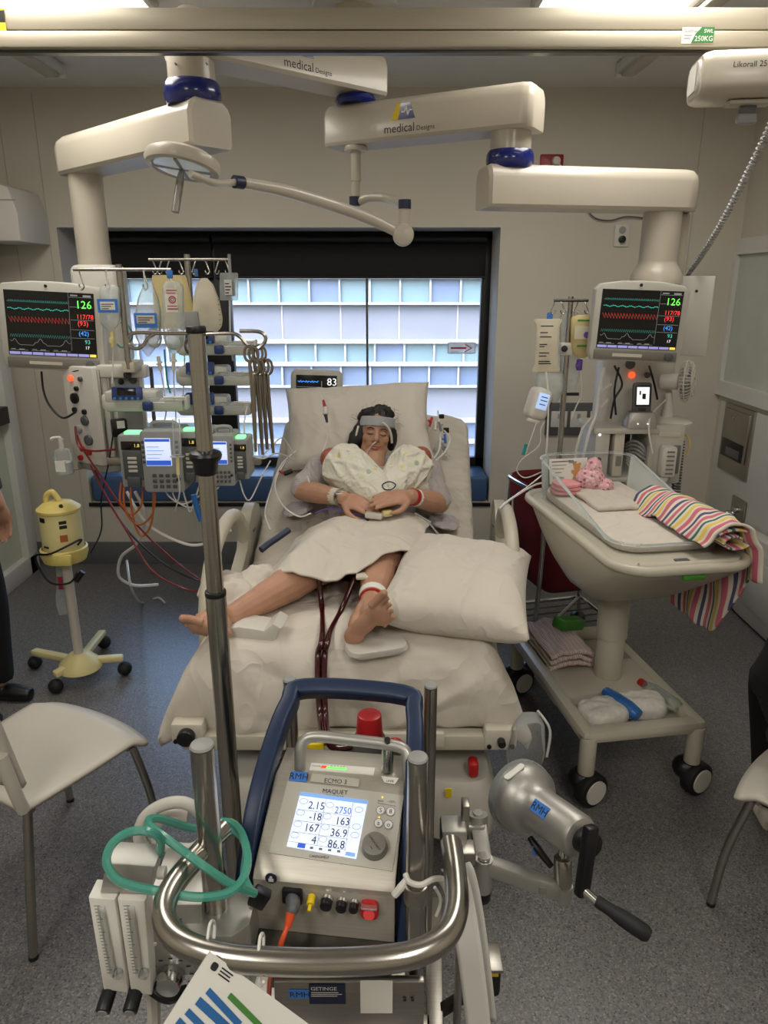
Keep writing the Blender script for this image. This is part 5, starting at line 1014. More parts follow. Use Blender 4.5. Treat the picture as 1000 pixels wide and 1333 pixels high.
b = B(fm); b.ball((0, .03, .045), (.086, .1, .09), 24); b.ball((-.066, .02, .0), (.034, .06, .085), 16); b.ball((.064, .03, .01), (.03, .055, .06), 16); b.tube([(-.07, .0, .03), (-.09, -.005, -.03), (-.095, .01, -.08), (-.085, .03, -.13)], [.026, .036, .034, .022], 10); b.tube([(.07, .01, .03), (.084, .01, -.02), (.08, .03, -.06)], [.024, .026, .016], 10); b.tube([(-.02, -.02, .115), (.03, -.01, .12), (.07, 0, .09)], [.02, .026, .02], 10); b.tube([(-.02, -.03, .11), (-.055, -.02, .095), (-.085, 0, .06)], [.02, .026, .02], 10)
hairb = fuse(b, .004, 3)
for v in hairb.bm.verts:
    q = fm.inverted() @ v.co; d = .006 * nz(q.x * 60, q.z * 14, q.y * 30) + .003 * nz(q.x * 150, q.z * 20, 2); v.co += (v.co - hd).normalized() * d
    q = fm.inverted() @ v.co                              # hairline: keep the face free
    if q.y < -.02 and abs(q.x) < .074 and q.z < .068: v.co = fm @ V((q.x, max(q.y, -.035), q.z))
part('hair', hairb, 'hair', pt, sharp=180)
b = B(fm); rg = random.Random(5)
for k in range(30):
    a = rg.uniform(-2.2, 2.2); s0 = V((math.sin(a) * .085, .03 + .02 * rg.random(), .06 + math.cos(a) * .07)); dv = V((math.sin(a) * .05, .01, math.cos(a) * .045)) * rg.uniform(.3, .8); b.tube([s0 * .96, s0 + dv * .5 + V((rg.uniform(-.01, .01), 0, rg.uniform(-.01, .01))), s0 + dv + V((rg.uniform(-.02, .02), 0, rg.uniform(-.015, .015)))], .0004, 4, 4)
part('loose_hair', b, 'hair', pt, kind='stuff')
b = B(fm); rings = []
for i in range(41):
    a = R(-205 + 230 * i / 40); x, y = math.cos(a), math.sin(a); r0 = (.081, .1)
    k = 1.0; rings.append([V((x * r0[0] * q, .004 + y * r0[1] * q * (.88 if y < 0 else 1), zz + .004 * x)) for q, zz in ((1.0, .036), (1.05, .04), (1.04, .078), (.98, .082))])
part('headband', b.loft(rings, True), 'band', pt, label='pale grey headband round the forehead')
part('sensor_strip', B(fm).tube([(.02, -.098, .055), (.045, -.086, .04), (.066, -.068, .012), (.078, -.045, -.03)], .0055, 8).tube([(-.086, -.03, .03), (-.09, -.034, .0), (-.092, -.03, -.035)], .005, 8), 'white_tape', pt)
part('feeding_tube', B(fm).tube([(.004, -.098, -.035), (-.004, -.107, -.04), (-.02, -.1, -.06), (-.034, -.085, -.095), (-.03, -.06, -.125)], .0026, 8), 'tube_white', pt)
part('neck_dressing', B(fm).box((.06, -.01, -.115), (.035, .02, .05), .008, Matrix.Rotation(R(25), 4, 'Y')), 'band', pt)
# gown: body and loose sleeves
b = B(); RT = Matrix.Rotation(R(28), 4, 'X')
b.ball(ch + V((0, 0, -.01)), (.19, .22, .115), 22, RT); b.ball((ch + pv) / 2 - V((0, 0, .02)), (.18, .2, .085), 22, RT); b.ball(pv - V((0, 0, .02)), (.19, .15, .10), 22)
for sh_, el, sx in ((shL, elL, -1), (shR, elR, 1)):
    d = sh_.lerp(el, .9); b.tube([ch + V((sx * .08, .08, .03)), sh_ + V((0, 0, .005)), sh_.lerp(el, .5), d, d + V((sx * .02, -.015, -.035))], [.07, .066, .062, .06, .045], 16, 4); b.ball(el + V((sx * .02, .01, -.085)), (.075, .12, .014), 14, Matrix.Rotation(R(sx * 8), 4, 'Y'))
gb = fuse(b, .009, 6)
for v in gb.bm.verts: v.co += V((0, -.2, 1)).normalized() * (.007 * nz(v.co.x * 22, v.co.y * 16, v.co.z * 20) + .012 * max(0, ridge(v.co.x * 16, v.co.y * 9, v.co.z * 12) - .4))
part('gown', gb, 'gown', pt, sharp=180)
wd_ = (wrL - elL).normalized(); part('wrist_tape', B().cyl(wrL - wd_ * .055, wrL - wd_ * .02, .0345, .0325, n=20), 'offwhite', pt); part('watch', B().cyl(wrL - wd_ * .014, wrL + wd_ * .002, .0325, n=20), 'chrome', pt); part('cannula', B().box(wrL + V((-.01, -.03, .03)), (.03, .012, .012), .003), 'clear', pt)
wd_ = (wrR - elR).normalized(); part('wristband', B().cyl(wrR - wd_ * .03, wrR - wd_ * .012, .034, n=20), 'red_plastic', pt); part('wristband', B().cyl(wrR - wd_ * .052, wrR - wd_ * .034, .0355, n=20), 'paper', pt)
ad = (anR - knR).normalized(); part('ankle_band', B().cyl(anR - ad * .05, anR - ad * .025, .0475, .044, n=20), 'white_tape', pt); part('ankle_band', B().cyl(anR - ad * .02, anR - ad * .012, .043, n=20), 'red_plastic', pt); part('leg_sensor', B().box(knR.lerp(anR, .45) + V((-.045, -.03, .03)), (.045, .05, .012), .005), 'offwhite', pt)
# swaddled newborns on her chest
def newborn(label, hp, tp, r, seed):
    hp, tp = V(hp), V(tp); ax = (tp - hp).normalized(); t = thing('newborn', label, 'baby', tp - V((0, 0, r)), 'newborn twins')
    b = B(); b.ball(hp, (.046, .05, .046), 20); b.ball(hp + ax * .035, (.045, .045, .04), 14); b.tube([hp + ax * .04, hp + ax * .12, hp.lerp(tp, .75)], [.04, .055, .04], 14)
    b.ball(hp + V((0, -.045, .004)), (.008, .01, .008), 8); part('body', fuse(b, .004, 3), 'skin_baby', t, sharp=180)
    b = B(); b.tube([hp + ax * .035, hp + ax * .07, hp.lerp(tp, .45), hp.lerp(tp, .8), tp], [r * .8, r * .98, r, r * .8, r * .5], 22, 6); b.ball(tp, r * .5, 14); b.ball(hp.lerp(tp, .45) + V((0, .03, -.06)), (r * 1.1, r * 1.1, r * .7), 14)
    u0 = ax.cross(V((0, 0, 1))).normalized(); w0 = u0.cross(ax)
    for k in range(9):
        a0 = -1.6 + .42 * k + .2 * math.sin(seed + k); L0 = (tp - hp).length; sg = 1 if k % 2 else -1
        b.tube([hp + ax * (L0 * (.16 + .7 * q_)) + (u0 * math.sin(a0 + sg * .9 * (q_ - .3)) + w0 * math.cos(a0 + sg * .9 * (q_ - .3))) * (r * (1.0 - .42 * max(0, q_ - .35))) for q_ in (0, .25, .5, .75, 1)], [.004, .010, .011, .009, .004], 8, 4)
    b.tube([hp + ax * .05 + (u0 * math.cos(q_) + w0 * math.sin(q_)) * r * .84 for q_ in [i * .52 for i in range(12)]], .010, 8, 2, True)
    w_ = fuse(b, .005, 3); u = ax.cross(V((0, 0, 1))).normalized()
    for v in w_.bm.verts:
        q = v.co - hp; s1, s2 = q.dot(ax), q.dot(u); d = .008 * nz(s2 * 14 + s1 * 10 + seed, s1 * 5, seed) + .014 * max(0, ridge(s2 * 9 + s1 * 7 + seed, s1 * 3, q.dot(ax.cross(u)) * 6) - .35); n_ = (q - ax * s1).normalized(); v.co += n_ * d
    part('swaddle', w_, 'muslin', t, sharp=180); return t
newborn("swaddled newborn on the image-left side of the mother's chest", P(431, 597, 2.98), P(497, 646, 2.76), .092, 4)
newborn("swaddled newborn on the image-right side of the mother's chest", P(548, 595, 3.0), P(506, 640, 2.80), .084, 9)
# sheet over her lap and thighs
def humps(x, Y):
    z = bedz(Y) + .012; t_ = min(max((2.72 - Y) / .4, 0), 1)
    for a, c, r0, r1 in ((hipL, knL, .12, .085), (hipR, knR, .12, .09)):
        k = min(max((a.y - Y) / max(a.y - c.y, .01), -.4), 1.25); cx = a.x + (c.x - a.x) * k; zc = a.z + (c.z - a.z) * k; r = lerp(r0, r1, min(max(k, 0), 1)) * 1.1; d = abs(x - cx) / (r * 2.0)
        if d < 1: z = max(z, bedz(Y) + .012 + (zc + r * .72 - bedz(Y)) * (1 - d * d) ** .75 * (.6 + .4 * sstep(c.y - .2, c.y, Y)))
    return z
def lapsheet(u, v):
    xl = lerp(-.50, -.36, v); xr = lerp(.11, .19, v); x = lerp(xl, xr, u); yh = 2.27 - .04 * math.sin(u * 5) + .07 * abs(u - .55) + .12 * (1 - sstep(0, .35, u)) + (.10 * sstep(.75, 1, u)); Y = lerp(yh, 2.80 - .04 * math.sin(u * math.pi), v)
    zs = sum(humps(x + a, Y + c) for a in (-.05, 0, .05) for c in (-.04, .04)) / 6
    return V((x, Y, zs + .012 * nz(x * 8 + 3, Y * 5, 2) + .016 * max(0, ridge(x * 6 + Y * 3, Y * 5 - x * 2, 6) - .35) + .01))
cloth('lap_sheet', lapsheet, 120, 90, 'linen_w', "white sheet covering the patient's lap and thighs", 'sheet', .006)
# crumpled cloth left of the knee
cq = PZ(325, 765, .72); b = B()
for k in range(9): b.ball(cq + V((random.uniform(-.12, .10), random.uniform(-.09, .09), random.uniform(-.015, .035))), (.075, .06, .036), 12, Matrix.Rotation(random.uniform(0, 3), 4, 'Z'))
b = fuse(b, .006, 5)
for v in b.bm.verts: v.co.z += .012 * nz(v.co.x * 18, v.co.y * 40, 2) + .007 * nz(v.co.x * 50, v.co.y * 30, 4)
solo('crumpled_cloth', b, 'linen_w', "crumpled white cloth bunched beside the patient's knee", 'cloth', sharp=180)
# foam heel pads
a = PZ(335, 828, .70); solo('heel_pad', B(MX((a.x, a.y + .02, .69), -6)).pri([(-.1, 0), (.06, .0), (.085, .05), (.06, .065), (.03, .04), (-.05, .05), (-.1, .035)], -.04, .06, b=.008), 'white_plastic', 'white foam heel pad under the foot at the left', 'heel pad', 'heel pads')
a = PZ(490, 842, .70); solo('heel_pad', B(MX((a.x, a.y + .0, .688), 18)).loft([[V((x, y, h_)) for x, y in rrect(.19 * k, .1 * k, .035, 4)] for h_, k in ((0, .9), (.01, 1), (.022, .96))]), 'white_plastic', 'thin white heel pad under the foot with the ankle bands', 'heel pad', 'heel pads')
# blood lines running from the groin over the foot of the bed
def blood(label, px, r=.0085):
    pts = [PZ(x, y, .80) for x, y in px[:1]] + [PZ(x, y, .712) for x, y in px[1:4]] + [P(px[4][0], px[4][1], 1.985), P(px[5][0], px[5][1], 1.925), P(px[6][0], px[6][1], 1.87), P(px[7][0], px[7][1], 1.7)]
    return solo('blood_line', B().tube(pts, r, 10, 6), 'tube_dred', label, 'tube', 'blood lines')
blood("dark red blood line from the patient's groin, straight one at the left", [(415, 752), (419, 790), (420, 815), (418, 838), (414, 852), (414, 890), (417, 935), (420, 968)], .0095)
blood("dark red blood line from the patient's groin, crossing from the right leg", [(462, 752), (444, 795), (432, 818), (426, 838), (423, 852), (422, 890), (424, 935), (428, 968)], .0095)
# leads and connectors on the bed
t = thing('connector_cluster', 'cluster of clear taps and leads on the sheet right of the pillow', 'connectors', P(575, 578, 3.3)); rg = random.Random(2)
for k in range(9):
    c = P(566 + rg.uniform(-6, 16), 572 + rg.uniform(-24, 20), 3.28); d = V((rg.uniform(-1, 1), rg.uniform(-.3, .3), rg.uniform(-1, 1))).normalized() * .022; part('tap', B().cyl(c - d, c + d, .006, n=10).cyl(c, c + d.orthogonal().normalized() * .018, .005, n=8), ('white_plastic', 'clear', 'grey_plastic', 'white_plastic', 'red_plastic', 'tag_blue')[k % 6], t)
part('black_clip', B().box(P(575, 542, 3.36), (.024, .012, .02), .003).box(P(581, 560, 3.33), (.026, .012, .024), .003), 'black', t); part('lead', B().tube([P(570, 535, 3.4), P(573, 560, 3.3), P(572, 585, 3.22), P(562, 600, 3.15)], .004).tube([P(578, 560, 3.33), P(586, 572, 3.25), P(578, 590, 3.2), P(560, 604, 3.13)], .004), 'tube_white', t)
t = thing('sensor_lead', 'red and white sensor connector lying on the pillow', 'connector', P(424, 540, 3.2)); part('plug', B().cyl(P(424, 530, 3.21), P(424, 540, 3.19), .012, b=.003), 'white_plastic', t); part('red_boot', B().cyl(P(421, 521, 3.23), P(423, 530, 3.21), .005, .008), 'red_plastic', t); part('black_tip', B().cyl(P(424, 540, 3.19), P(426, 550, 3.17), .008, .005), 'black', t); part('lead', B().tube([P(416, 511, 3.3), P(419, 517, 3.25), P(421, 521, 3.23)], .0024).tube([P(426, 550, 3.17), P(427, 565, 3.16), P(423, 580, 3.14), P(418, 594, 3.1)], .0024), 'tube_white', t)
def bedlead(label, pts, m_='tube_white', r=.0032, off=.012): return lead(label, [(lambda q: V((q.x, q.y, q.z)))(P(x, y, Y)) for x, y, Y in pts], m_, r, 'tube', 'tube')
bedlead('white lead crossing the patient\'s forearm to her hands', [(400, 620, 2.92), (408, 637, 2.86), (425, 650, 2.8), (450, 660, 2.76), (472, 665, 2.73)])
bedlead('white lead lying along the left edge of the mattress', [(388, 585, 3.2), (366, 605, 3.05), (352, 640, 2.9), (345, 668, 2.78), (352, 690, 2.7)])
bedlead('thin white tube curving over the sheet left of the gown', [(372, 600, 3.08), (358, 628, 2.92), (366, 655, 2.82), (388, 672, 2.75), (405, 668, 2.74)])
bedlead('thin dark lead under the patient\'s hands', [(410, 668, 2.75), (430, 662, 2.74), (455, 668, 2.72), (475, 672, 2.7)], 'purple', .003)
t = thing('white_connector', "white plastic plug lying below the patient's hands", 'connector', P(490, 672, 2.7)); part('plug', B(MX(P(487, 671, 2.68), -20)).box((0, 0, 0), (.07, .03, .025), .008), 'white_plastic', t); part('yellow_plug', B(MX(P(504, 668, 2.68), 20)).box((0, 0, 0), (.04, .03, .025), .008), 'yellow_pale', t); part('strap', B().tube([P(476, 664, 2.7), P(474, 672, 2.69), P(480, 678, 2.68)], .004), 'black', t)
t = thing('pulse_sensor', "thin blue ring shaped lead looped on the patient's hand", 'sensor', P(508, 632, 2.74)); part('loop', B().tube([P(498, 631, 2.74), P(507, 627, 2.75), P(515, 631, 2.74), P(510, 637, 2.73), P(501, 637, 2.73)], .0025, 6, 5, True), 'navy_label', t)
bedlead('grey monitoring wires bundled beside the hip at the right', [(540, 668, 2.74), (556, 678, 2.72), (566, 690, 2.7), (574, 700, 2.66)], 'grey_plastic', .004)
solo('purple_tag', B(MX(P(583, 700, 2.64), 20)).box((0, 0, 0), (.05, .02, .012), .004), 'purple', 'small purple tag on the sheet at the end of the wires', 'tag')
lead('padded blue strap with white edge on the left of the mattress', [P(376, 690, 2.62), P(362, 700, 2.58), P(350, 708, 2.55), P(340, 716, 2.52)], 'navy_label', .013, 'strap', 'strap')
t = thing('line_clamp', 'small black and red line clamp on the left of the mattress', 'clamp', P(376, 614, 3.0)); part('jaw', B().cyl(P(370, 617, 2.98), P(380, 613, 3.0), .01, b=.002), 'black', t); part('red_handle', B().cyl(P(364, 613, 2.99), P(370, 617, 2.98), .005), 'red_plastic', t)
t, a, c, wd = bag('drain_bag', 'clear plastic bag hanging from the right foot corner of the bed', 'bag', 690, 928, 1003, 52, 1.9, 'bag_clear', [(0, .4), (.2, .8), (.7, 1), (1, .8)], .03, None, -8)
part('hanger', B().tube([P(700, 925, 1.9), P(716, 950, 1.88), P(712, 985, 1.88)], .004), 'tube_clear', t)
# small brain monitor behind the pillow
c = P(412, 512, 3.55); t = thing('brain_monitor', 'small grey monitor with big white numbers behind the pillow', 'monitor', c - V((0, 0, .16))); f = MX(c, 2, 0, 2); w_, h_ = .25, .22
part('casing', B(f).pri(rrect(w_, h_, .03, 4), 0, .06, b=.01), 'mon_grey', t); s = part('screen', B(f).box((.0, -.001, .012), (.196, .006, .15), .001), 'screen', t)
part('digits', B(f).text('83', .096, .04, .05, -.0045, 'r').text('63', .096, -.03, .05, -.0045, 'r'), 'em_white', s); part('small_digits', B(f).text('70', .09, .016, .018, -.0045, 'r'), 'em_green', s); part('trace', B(f).line([(-.09 + i * .0034, .056 + .006 * math.sin(i * 1.9) * math.sin(i * .37)) for i in range(30)], .003, -.0045), 'em_blue', s); part('frame', B(f).line([(-.094, .03), (.02, .03)], .002, -.0045).line([(-.094, -.005), (.02, -.005)], .002, -.0045).line([(.025, .06), (.025, -.05)], .003, -.0045), 'em_grey', s)
part('stand', B(f).cyl((0, .08, -.05), (0, .08, -.5), .014).box((0, .07, -.05), (.06, .04, .06), .006), 'steel', t)
# ================================================================ heart-lung support console on its cart
def plane_local(f, px, py):
    d = ray(px, py); n_ = f.to_3x3() @ V((0, 1, 0)); o = f.translation; t_ = (o - V((0, 0, H))).dot(n_) / d.dot(n_); q = f.inverted() @ (V((0, 0, H)) + d * t_); return q.x, q.z
def rmh(th_, f, px, py, w_, h_, rot=0, y=-.001):
    x, z = plane_local(f, px, py); m_ = f @ MX((x, 0, z)) @ Matrix.Rotation(R(rot), 4, 'Y'); s = part('name_tag', B(m_).box((0, y, 0), (w_, .001, h_)), 'tag_blue', th_, label='blue tag lettered RMH'); part('lettering', B(m_).text('RMH', 0, -h_ * .3, h_ * .9, y - .0008, 'c'), 'ink', s)
Yf, zf0, zf1 = 1.03, .64, .762; xe = P(424, 1213, Yf).x; EW = .252
ec = thing('life_support_console', 'stainless steel life support console with lit screen and blue carry frame', 'medical console', (xe, 1.15, zf0))
prof = [(Yf - .01, zf0), (Yf - .008, zf0 + .09), (Yf - .01, zf1 - .012), (Yf, zf1), (1.185, .838), (1.2, .842), (1.275, .842), (1.29, .83), (1.33, .64)]
part('casing', B().loft([[(xe + s_ * EW / 2 * k, Y, z) for Y, z in prof] for s_, k in ((-1, .985), (-1, 1), (1, 1), (1, .985))]), 'console_steel', ec)
sl = V((0, 1.185 - Yf, .838 - zf1)).normalized(); nn = V((0, -sl.z, sl.y)); fs = Matrix.Translation((xe, Yf, zf1)) @ Matrix((V((1, 0, 0)), -nn, sl)).transposed().to_4x4()
L2D = lambda px, py: plane_local(fs, px, py)
def quad_px(b, pts, y): b._f(b._v([(x, y, z) for x, z in (L2D(*p) for p in pts)])); return b
def plate_px(pts, y, th): return B(fs).loft([[(x, h_, z) for x, z in (L2D(*p) for p in pts)] for h_ in (y, y + th)])
pan = part('front_panel', plate_px([(361, 1022), (515, 1029), (510, 1127), (346, 1118)], -.0025, .003), 'mon_grey', ec)
part('screen', plate_px([(380, 1036), (469, 1040), (462, 1116), (369, 1108)], -.0045, .002), 'em_screen', pan)
scn = pan.children[0]
part('title_bar', quad_px(B(fs), [(380, 1036), (469, 1040), (468.5, 1045), (379, 1041)], -.005), 'em_bar', scn); part('side_key', quad_px(B(fs), [(448, 1108), (460, 1109), (460, 1114), (447, 1113)], -.005), 'em_bar', scn)
part('menu_key', quad_px(B(fs), [(384, 1102.5), (394, 1103), (393.5, 1109), (383, 1108.5)], -.0052), 'em_sblue', scn)
b = B(fs)
for a, c in (((414.5, 1043), (409, 1104)), ((450.5, 1045), (446, 1108)), ((378, 1059), (451, 1062)), ((376, 1073.5), (450, 1077)), ((373.5, 1088.5), (449, 1092)), ((371, 1101.5), (447, 1106))): b.line([L2D(*a), L2D(*c)], .0006, -.0052)
for cx, cy in ((385.5, 1048), (383, 1063), (381, 1078), (378.5, 1093), (420.5, 1050), (418.5, 1065), (417.5, 1079), (416, 1095), (459, 1053), (458, 1075), (457, 1086)):
    x, z = L2D(cx, cy); b.line([(x + .0075 * math.cos(k * math.pi / 8), z + .0052 * math.sin(k * math.pi / 8)) for k in range(17)], .0006, -.0052)
for k in range(4): b.quad(*L2D(400 + 12 * k, 1109 + .4 * k), .006, .004, -.0052)
part('grid_line', b, 'ink_grey', scn)
for t_, px, py in (('2.15', 413, 1057), ('-18', 411, 1071.5), ('167', 409, 1086.5), ('4', 407, 1102), ('163', 448, 1074.5), ('36.9', 446.5, 1090), ('86.8', 445, 1105)): x, z = L2D(px, py); part('reading', B(fs).text(t_, x, z, .0205, -.0053, 'r', .9), 'ink', scn)
x, z = L2D(449, 1060); part('reading', B(fs).text('2750', x, z, .0185, -.0053, 'r', .85), 'em_sblue', scn)
x, z = L2D(425, 1034.5); part('lettering', B(fs).text('MAQUET', x, z, .012, -.0035, 'c').text('GETINGE GROUP', x, z - .006, .0045, -.0035, 'c'), 'navy_label', pan); x, z = L2D(413, 1119); part('lettering', B(fs).text('CARDIOHELP', x, z, .006, -.0035, 'c'), 'ink', pan)
for px, py, ch_ in ((487, 1051.5, 'S'), (500, 1052, '8'), (486, 1068, 'a'), (499, 1069, 'o')):
    x, z = L2D(px, py); k = part('button', B(fs).cyl((x, -.002, z), (x, -.006, z), .0085, n=20), 'paper', pan); part('symbol', B(fs).text(ch_, x, z - .004, .012, -.0065, 'c').line([(x + .008 * math.cos(a * .4), z + .008 * math.sin(a * .4)) for a in range(17)], .0008, -.0063), 'syr_blue', k)
part('indicator_print', B(fs).text('MAX', *L2D(482, 1040), .005, -.0035).text('-<D>-', *L2D(495, 1040), .006, -.0035).line([L2D(482, 1042), L2D(506, 1044)], .0007, -.0035), 'ink', pan)
for px, py in ((486, 1060), (487.5, 1034)): x, z = L2D(px, py); part('indicator', B(fs).cyl((x, -.002, z), (x, -.004, z), .0018, n=8), 'em_yellow', pan)
x, z = L2D(484.5, 1099); k = part('dial', B(fs).cyl((x, 0, z), (x, -.022, z), .0235, .0215, n=36, b=.003), 'mon_dark', ec); part('dial_print', B(fs).text('CARDIOHELP', x - .012, z + .012, .0055, -.0226, 'l', 1, -48).line([(x - .006, z - .006), (x - .002, z - .011)], .001, -.0226), 'ink', k)
# shelf of the casing: battery gauge, tags
ft = Matrix.Translation((xe, 1.187, .8425)) @ Matrix((V((1, 0, 0)), V((0, 0, -1)), V((0, 1, 0)))).transposed().to_4x4()
def T2(px, py): return plane_local(ft, px, py)
x, z = T2(388, 1003); x2, z2 = T2(473, 1000); s = part('battery_gauge', B(ft).box(((x + x2) / 2, -.001, (z + z2) / 2), (x2 - x, .003, .022), .001), 'paper', ec)
part('charge_bar', B(ft).quad(x + .032, (z + z2) / 2 - .004, .04, .006, -.003), 'em_green', s); part('charge_low', B(ft).quad(x + .022, (z + z2) / 2 - .004, .012, .008, -.003), 'em_red', s); part('gauge_print', B(ft).text('MAINS', x + .003, (z + z2) / 2 - .001, .006, -.003).text('E  1  2  3  F', x + .04, (z + z2) / 2 + .003, .006, -.003), 'ink_grey', s)
rmh(ec, fs, 375, 1016, .034, .02, 0, -.003)
x, z = L2D(425, 1020); s = part('unit_label', plate_px([(392, 1010), (456, 1013), (455, 1023), (391, 1021)], -.003, .002), 'mon_grey', ec); part('lettering', B(fs).text('ECMO 3', *L2D(424, 1021), .0125, -.0036, 'c'), 'ink', s)
s = part('white_tag', plate_px([(483, 1007), (506, 1008), (502, 1016), (488, 1015)], -.004, .002), 'paper', ec); part('lettering', B(fs).text('LAVIE', *L2D(495, 1014), .006, -.0046, 'c'), 'ink', s)
part('carry_handle', B().tube([P(376, 1020, 1.205), P(375, 985, 1.215), P(379, 968, 1.225), P(395, 961, 1.23), P(440, 962, 1.23), P(495, 965, 1.23), P(512, 971, 1.225), P(516, 985, 1.215), P(516, 1012, 1.205)], .0115, 14), 'cast_alu', ec)
part('handle_pillar', B().cyl(P(489, 1000, 1.22), P(489, 966, 1.235), .012), 'chrome', ec); part('handle_bolt', B().cyl(P(489, 961, 1.225), P(489, 958, 1.222), .006, n=12), 'dark_steel', ec)
lp = []
for sx in (-1, 1):
    q = [V((xe + sx * .147, Yf + .0, .615)), V((xe + sx * .15, Yf + .02, .70)), V((xe + sx * .148, Yf + .09, .805)), V((xe + sx * .142, Yf + .2, .872)), V((xe + sx * .132, 1.325, .906)), V((xe + sx * .106, 1.372, .922))]
    lp += q if sx < 0 else q[::-1]
pts = spline(lp, 6); rings = []
for i, p in enumerate(pts):
    t_ = (pts[min(i + 1, len(pts) - 1)] - pts[max(i - 1, 0)]).normalized(); sd = V((0, -.55, .84)) if abs(t_.x) < .7 else V((0, -.62, .78)); up = (sd - t_ * sd.dot(t_)).normalized(); rt = t_.cross(up)
    rings.append([p + rt * a + up * c for a, c in rrect(.034, .046, .007, 3)])
part('carry_frame', B().loft(rings), 'bumper_blue', ec)
for sx in (-1, 1): part('side_plate', B().pri([(Yf + .0, .62), (Yf + .015, .72), (Yf + .1, .80), (1.25, .83), (1.33, .8), (1.34, .62)], xe + sx * .13 - .004, xe + sx * .13 + .004, 'yz'), 'bumper_blue', ec)
ff = MX((xe, Yf - .011, zf0)); Lf = lambda px, py: plane_local(ff, px, py)
a = Lf(367, 1158); c = Lf(505, 1200); part('connector_recess', B(ff).box(((a[0] + c[0]) / 2, .006, (a[1] + c[1]) / 2 + .01), (c[0] - a[0], .008, abs(a[1] - c[1]) * .62), .002), 'console_steel', ec)
x, z = Lf(381, 1170); part('power_inlet', B(ff).box((x, .0, z), (.036, .014, .03), .003), 'black', ec)
x, z = Lf(407, 1168); part('gold_connector', B(ff).cyl((x, .0, z), (x, -.016, z - .004), .007, n=12).cyl((x, -.016, z - .004), (x, -.026, z - .008), .0035, n=10), 'sticker_yellow', ec)
for px, py, r in ((427, 1172, .0105), (447, 1173, .0095), (463, 1173, .008)): x, z = Lf(px, py); k = part('port_cap', B(ff).cyl((x, .0, z), (x, -.016, z), r, n=20, b=.002), 'black', ec); part('port_ring', B(ff).cyl((x, .001, z + .001), (x, -.006, z + .001), r * 1.12, n=20), 'chrome', k)
x, z = Lf(483, 1177); k = part('power_switch', B(ff).pri(rrect(.032, .036, .01, 3, x, z), .004, -.008, b=.002), 'red_plastic', ec); part('rocker', B(ff).cyl((x, -.006, z - .004), (x, -.012, z - .004), .010, n=16), 'em_dred', k); part('switch_cover', B(ff).box((x, -.008, z + .012), (.028, .012, .008), .002), 'clear', k)
x, z = Lf(353, 1148); k = part('manual_symbol', B(ff).cyl((x, -.003, z), (x, -.005, z), .0105, n=24), 'navy_label', ec); part('symbol', B(ff).cyl((x, -.005, z + .003), (x, -.006, z + .003), .0025, n=10).box((x, -.0055, z - .003), (.009, .001, .006)), 'paper', k)
t = thing('orange_cable', 'orange power cord plugged into the front of the console', 'cord', P(378, 1185, Yf)); part('plug', B().tube([P(381, 1170, Yf - .01), P(382, 1180, Yf - .03), P(378, 1190, Yf - .04)], [.013, .012, .009], 12), 'dgrey_plastic', t); part('strain_relief', B().tube([P(379, 1188, Yf - .04), P(374, 1208, Yf - .055)], [.009, .006], 10, 0), 'orange', t); part('cord', B().tube([P(374, 1206, Yf - .055), P(366, 1228, Yf - .07), P(360, 1250, Yf - .06), P(352, 1275, Yf - .04), P(350, 1300, Yf)], .0045, 10), 'orange', t)
ec.rotation_euler = (0, 0, R(-7)); ec.location.x += .0146            # the console stands turned a little on its tray
# pump head behind the console
c = P(481, 944, 1.45); t = thing('pump_head', 'red capped blood pump head mounted behind the console', 'pump head', c - V((0, 0, .09))); part('red_cap', B().cyl(c + V((0, 0, -.03)), c + V((0, -.0, .03)), .031, .028, n=28, b=.005), 'red_plastic', t); part('housing', B().cyl(c + V((0, 0, -.09)), c + V((0, 0, -.03)), .05, .036, n=28), 'dgrey_plastic', t); part('outlet', B().tube([c + V((-.03, 0, -.05)), c + V((-.08, -.01, -.05)), c + V((-.1, -.0, -.02))], .012, 10), 'tube_dred', t); part('yellow_clip', B().box(c + V((-.13, .0, -.06)), (.05, .02, .03), .004), 'sticker_yellow', t); part('red_line', B().tube([c + V((.03, 0, -.05)), c + V((.06, .0, -.04)), c + V((.08, .02, -.07))], .007, 10), 'red_plastic', t)
# ---- cart
ct = thing('equipment_cart', 'stainless steel cart with posts and push rail carrying the console', 'cart', (xe, 1.2, 0))
zr = .85
rp = [(290, 1078), (262, 1108), (226, 1152), (213, 1186), (224, 1216), (256, 1236), (310, 1248), (400, 1253), (490, 1250), (545, 1240), (580, 1218), (594, 1184), (593, 1140), (587, 1098)]
part('push_rail', B().tube([PZ(x, y, zr) for x, y in rp], .0185, 18, 6), 'steel', ct)
def post(px, y0, Y, z0, r, cap=True):
    p = P(px, y0, Y); part('post', B().cyl((p.x, Y, z0), (p.x, Y, p.z), r, n=28), 'steel', ct); part('post_cap', B().cyl((p.x, Y, p.z), (p.x, Y, p.z + .006), r, r * .94, n=28, b=.002), 'grey_plastic', ct); return p
pl = post(263, 972, 1.0, .66, .0195); prr = post(544, 988, 1.0, .12, .017); post(377, 886, 1.42, .3, .0145); p4 = post(561, 894, 1.42, .12, .0145)
cl = P(290, 1200, 1.0); part('post_socket', B().pri([(cl.x - .055, .965), (cl.x - .03, .94), (cl.x + .03, .94), (cl.x + .055, .965), (cl.x + .055, 1.05), (cl.x - .055, 1.05)], .64, .725, 'xy', b=.004), 'cast_alu', ct)
part('post_clamp', B().cyl((prr.x, 1.0, P(544, 1150, 1.0).z), (prr.x, 1.0, P(544, 1172, 1.0).z), .021, n=28, b=.002), 'steel_flat', ct)
part('tray', B().box((xe + .01, 1.2, .628), (.33, .46, .022), .004), 'dark_steel', ct)
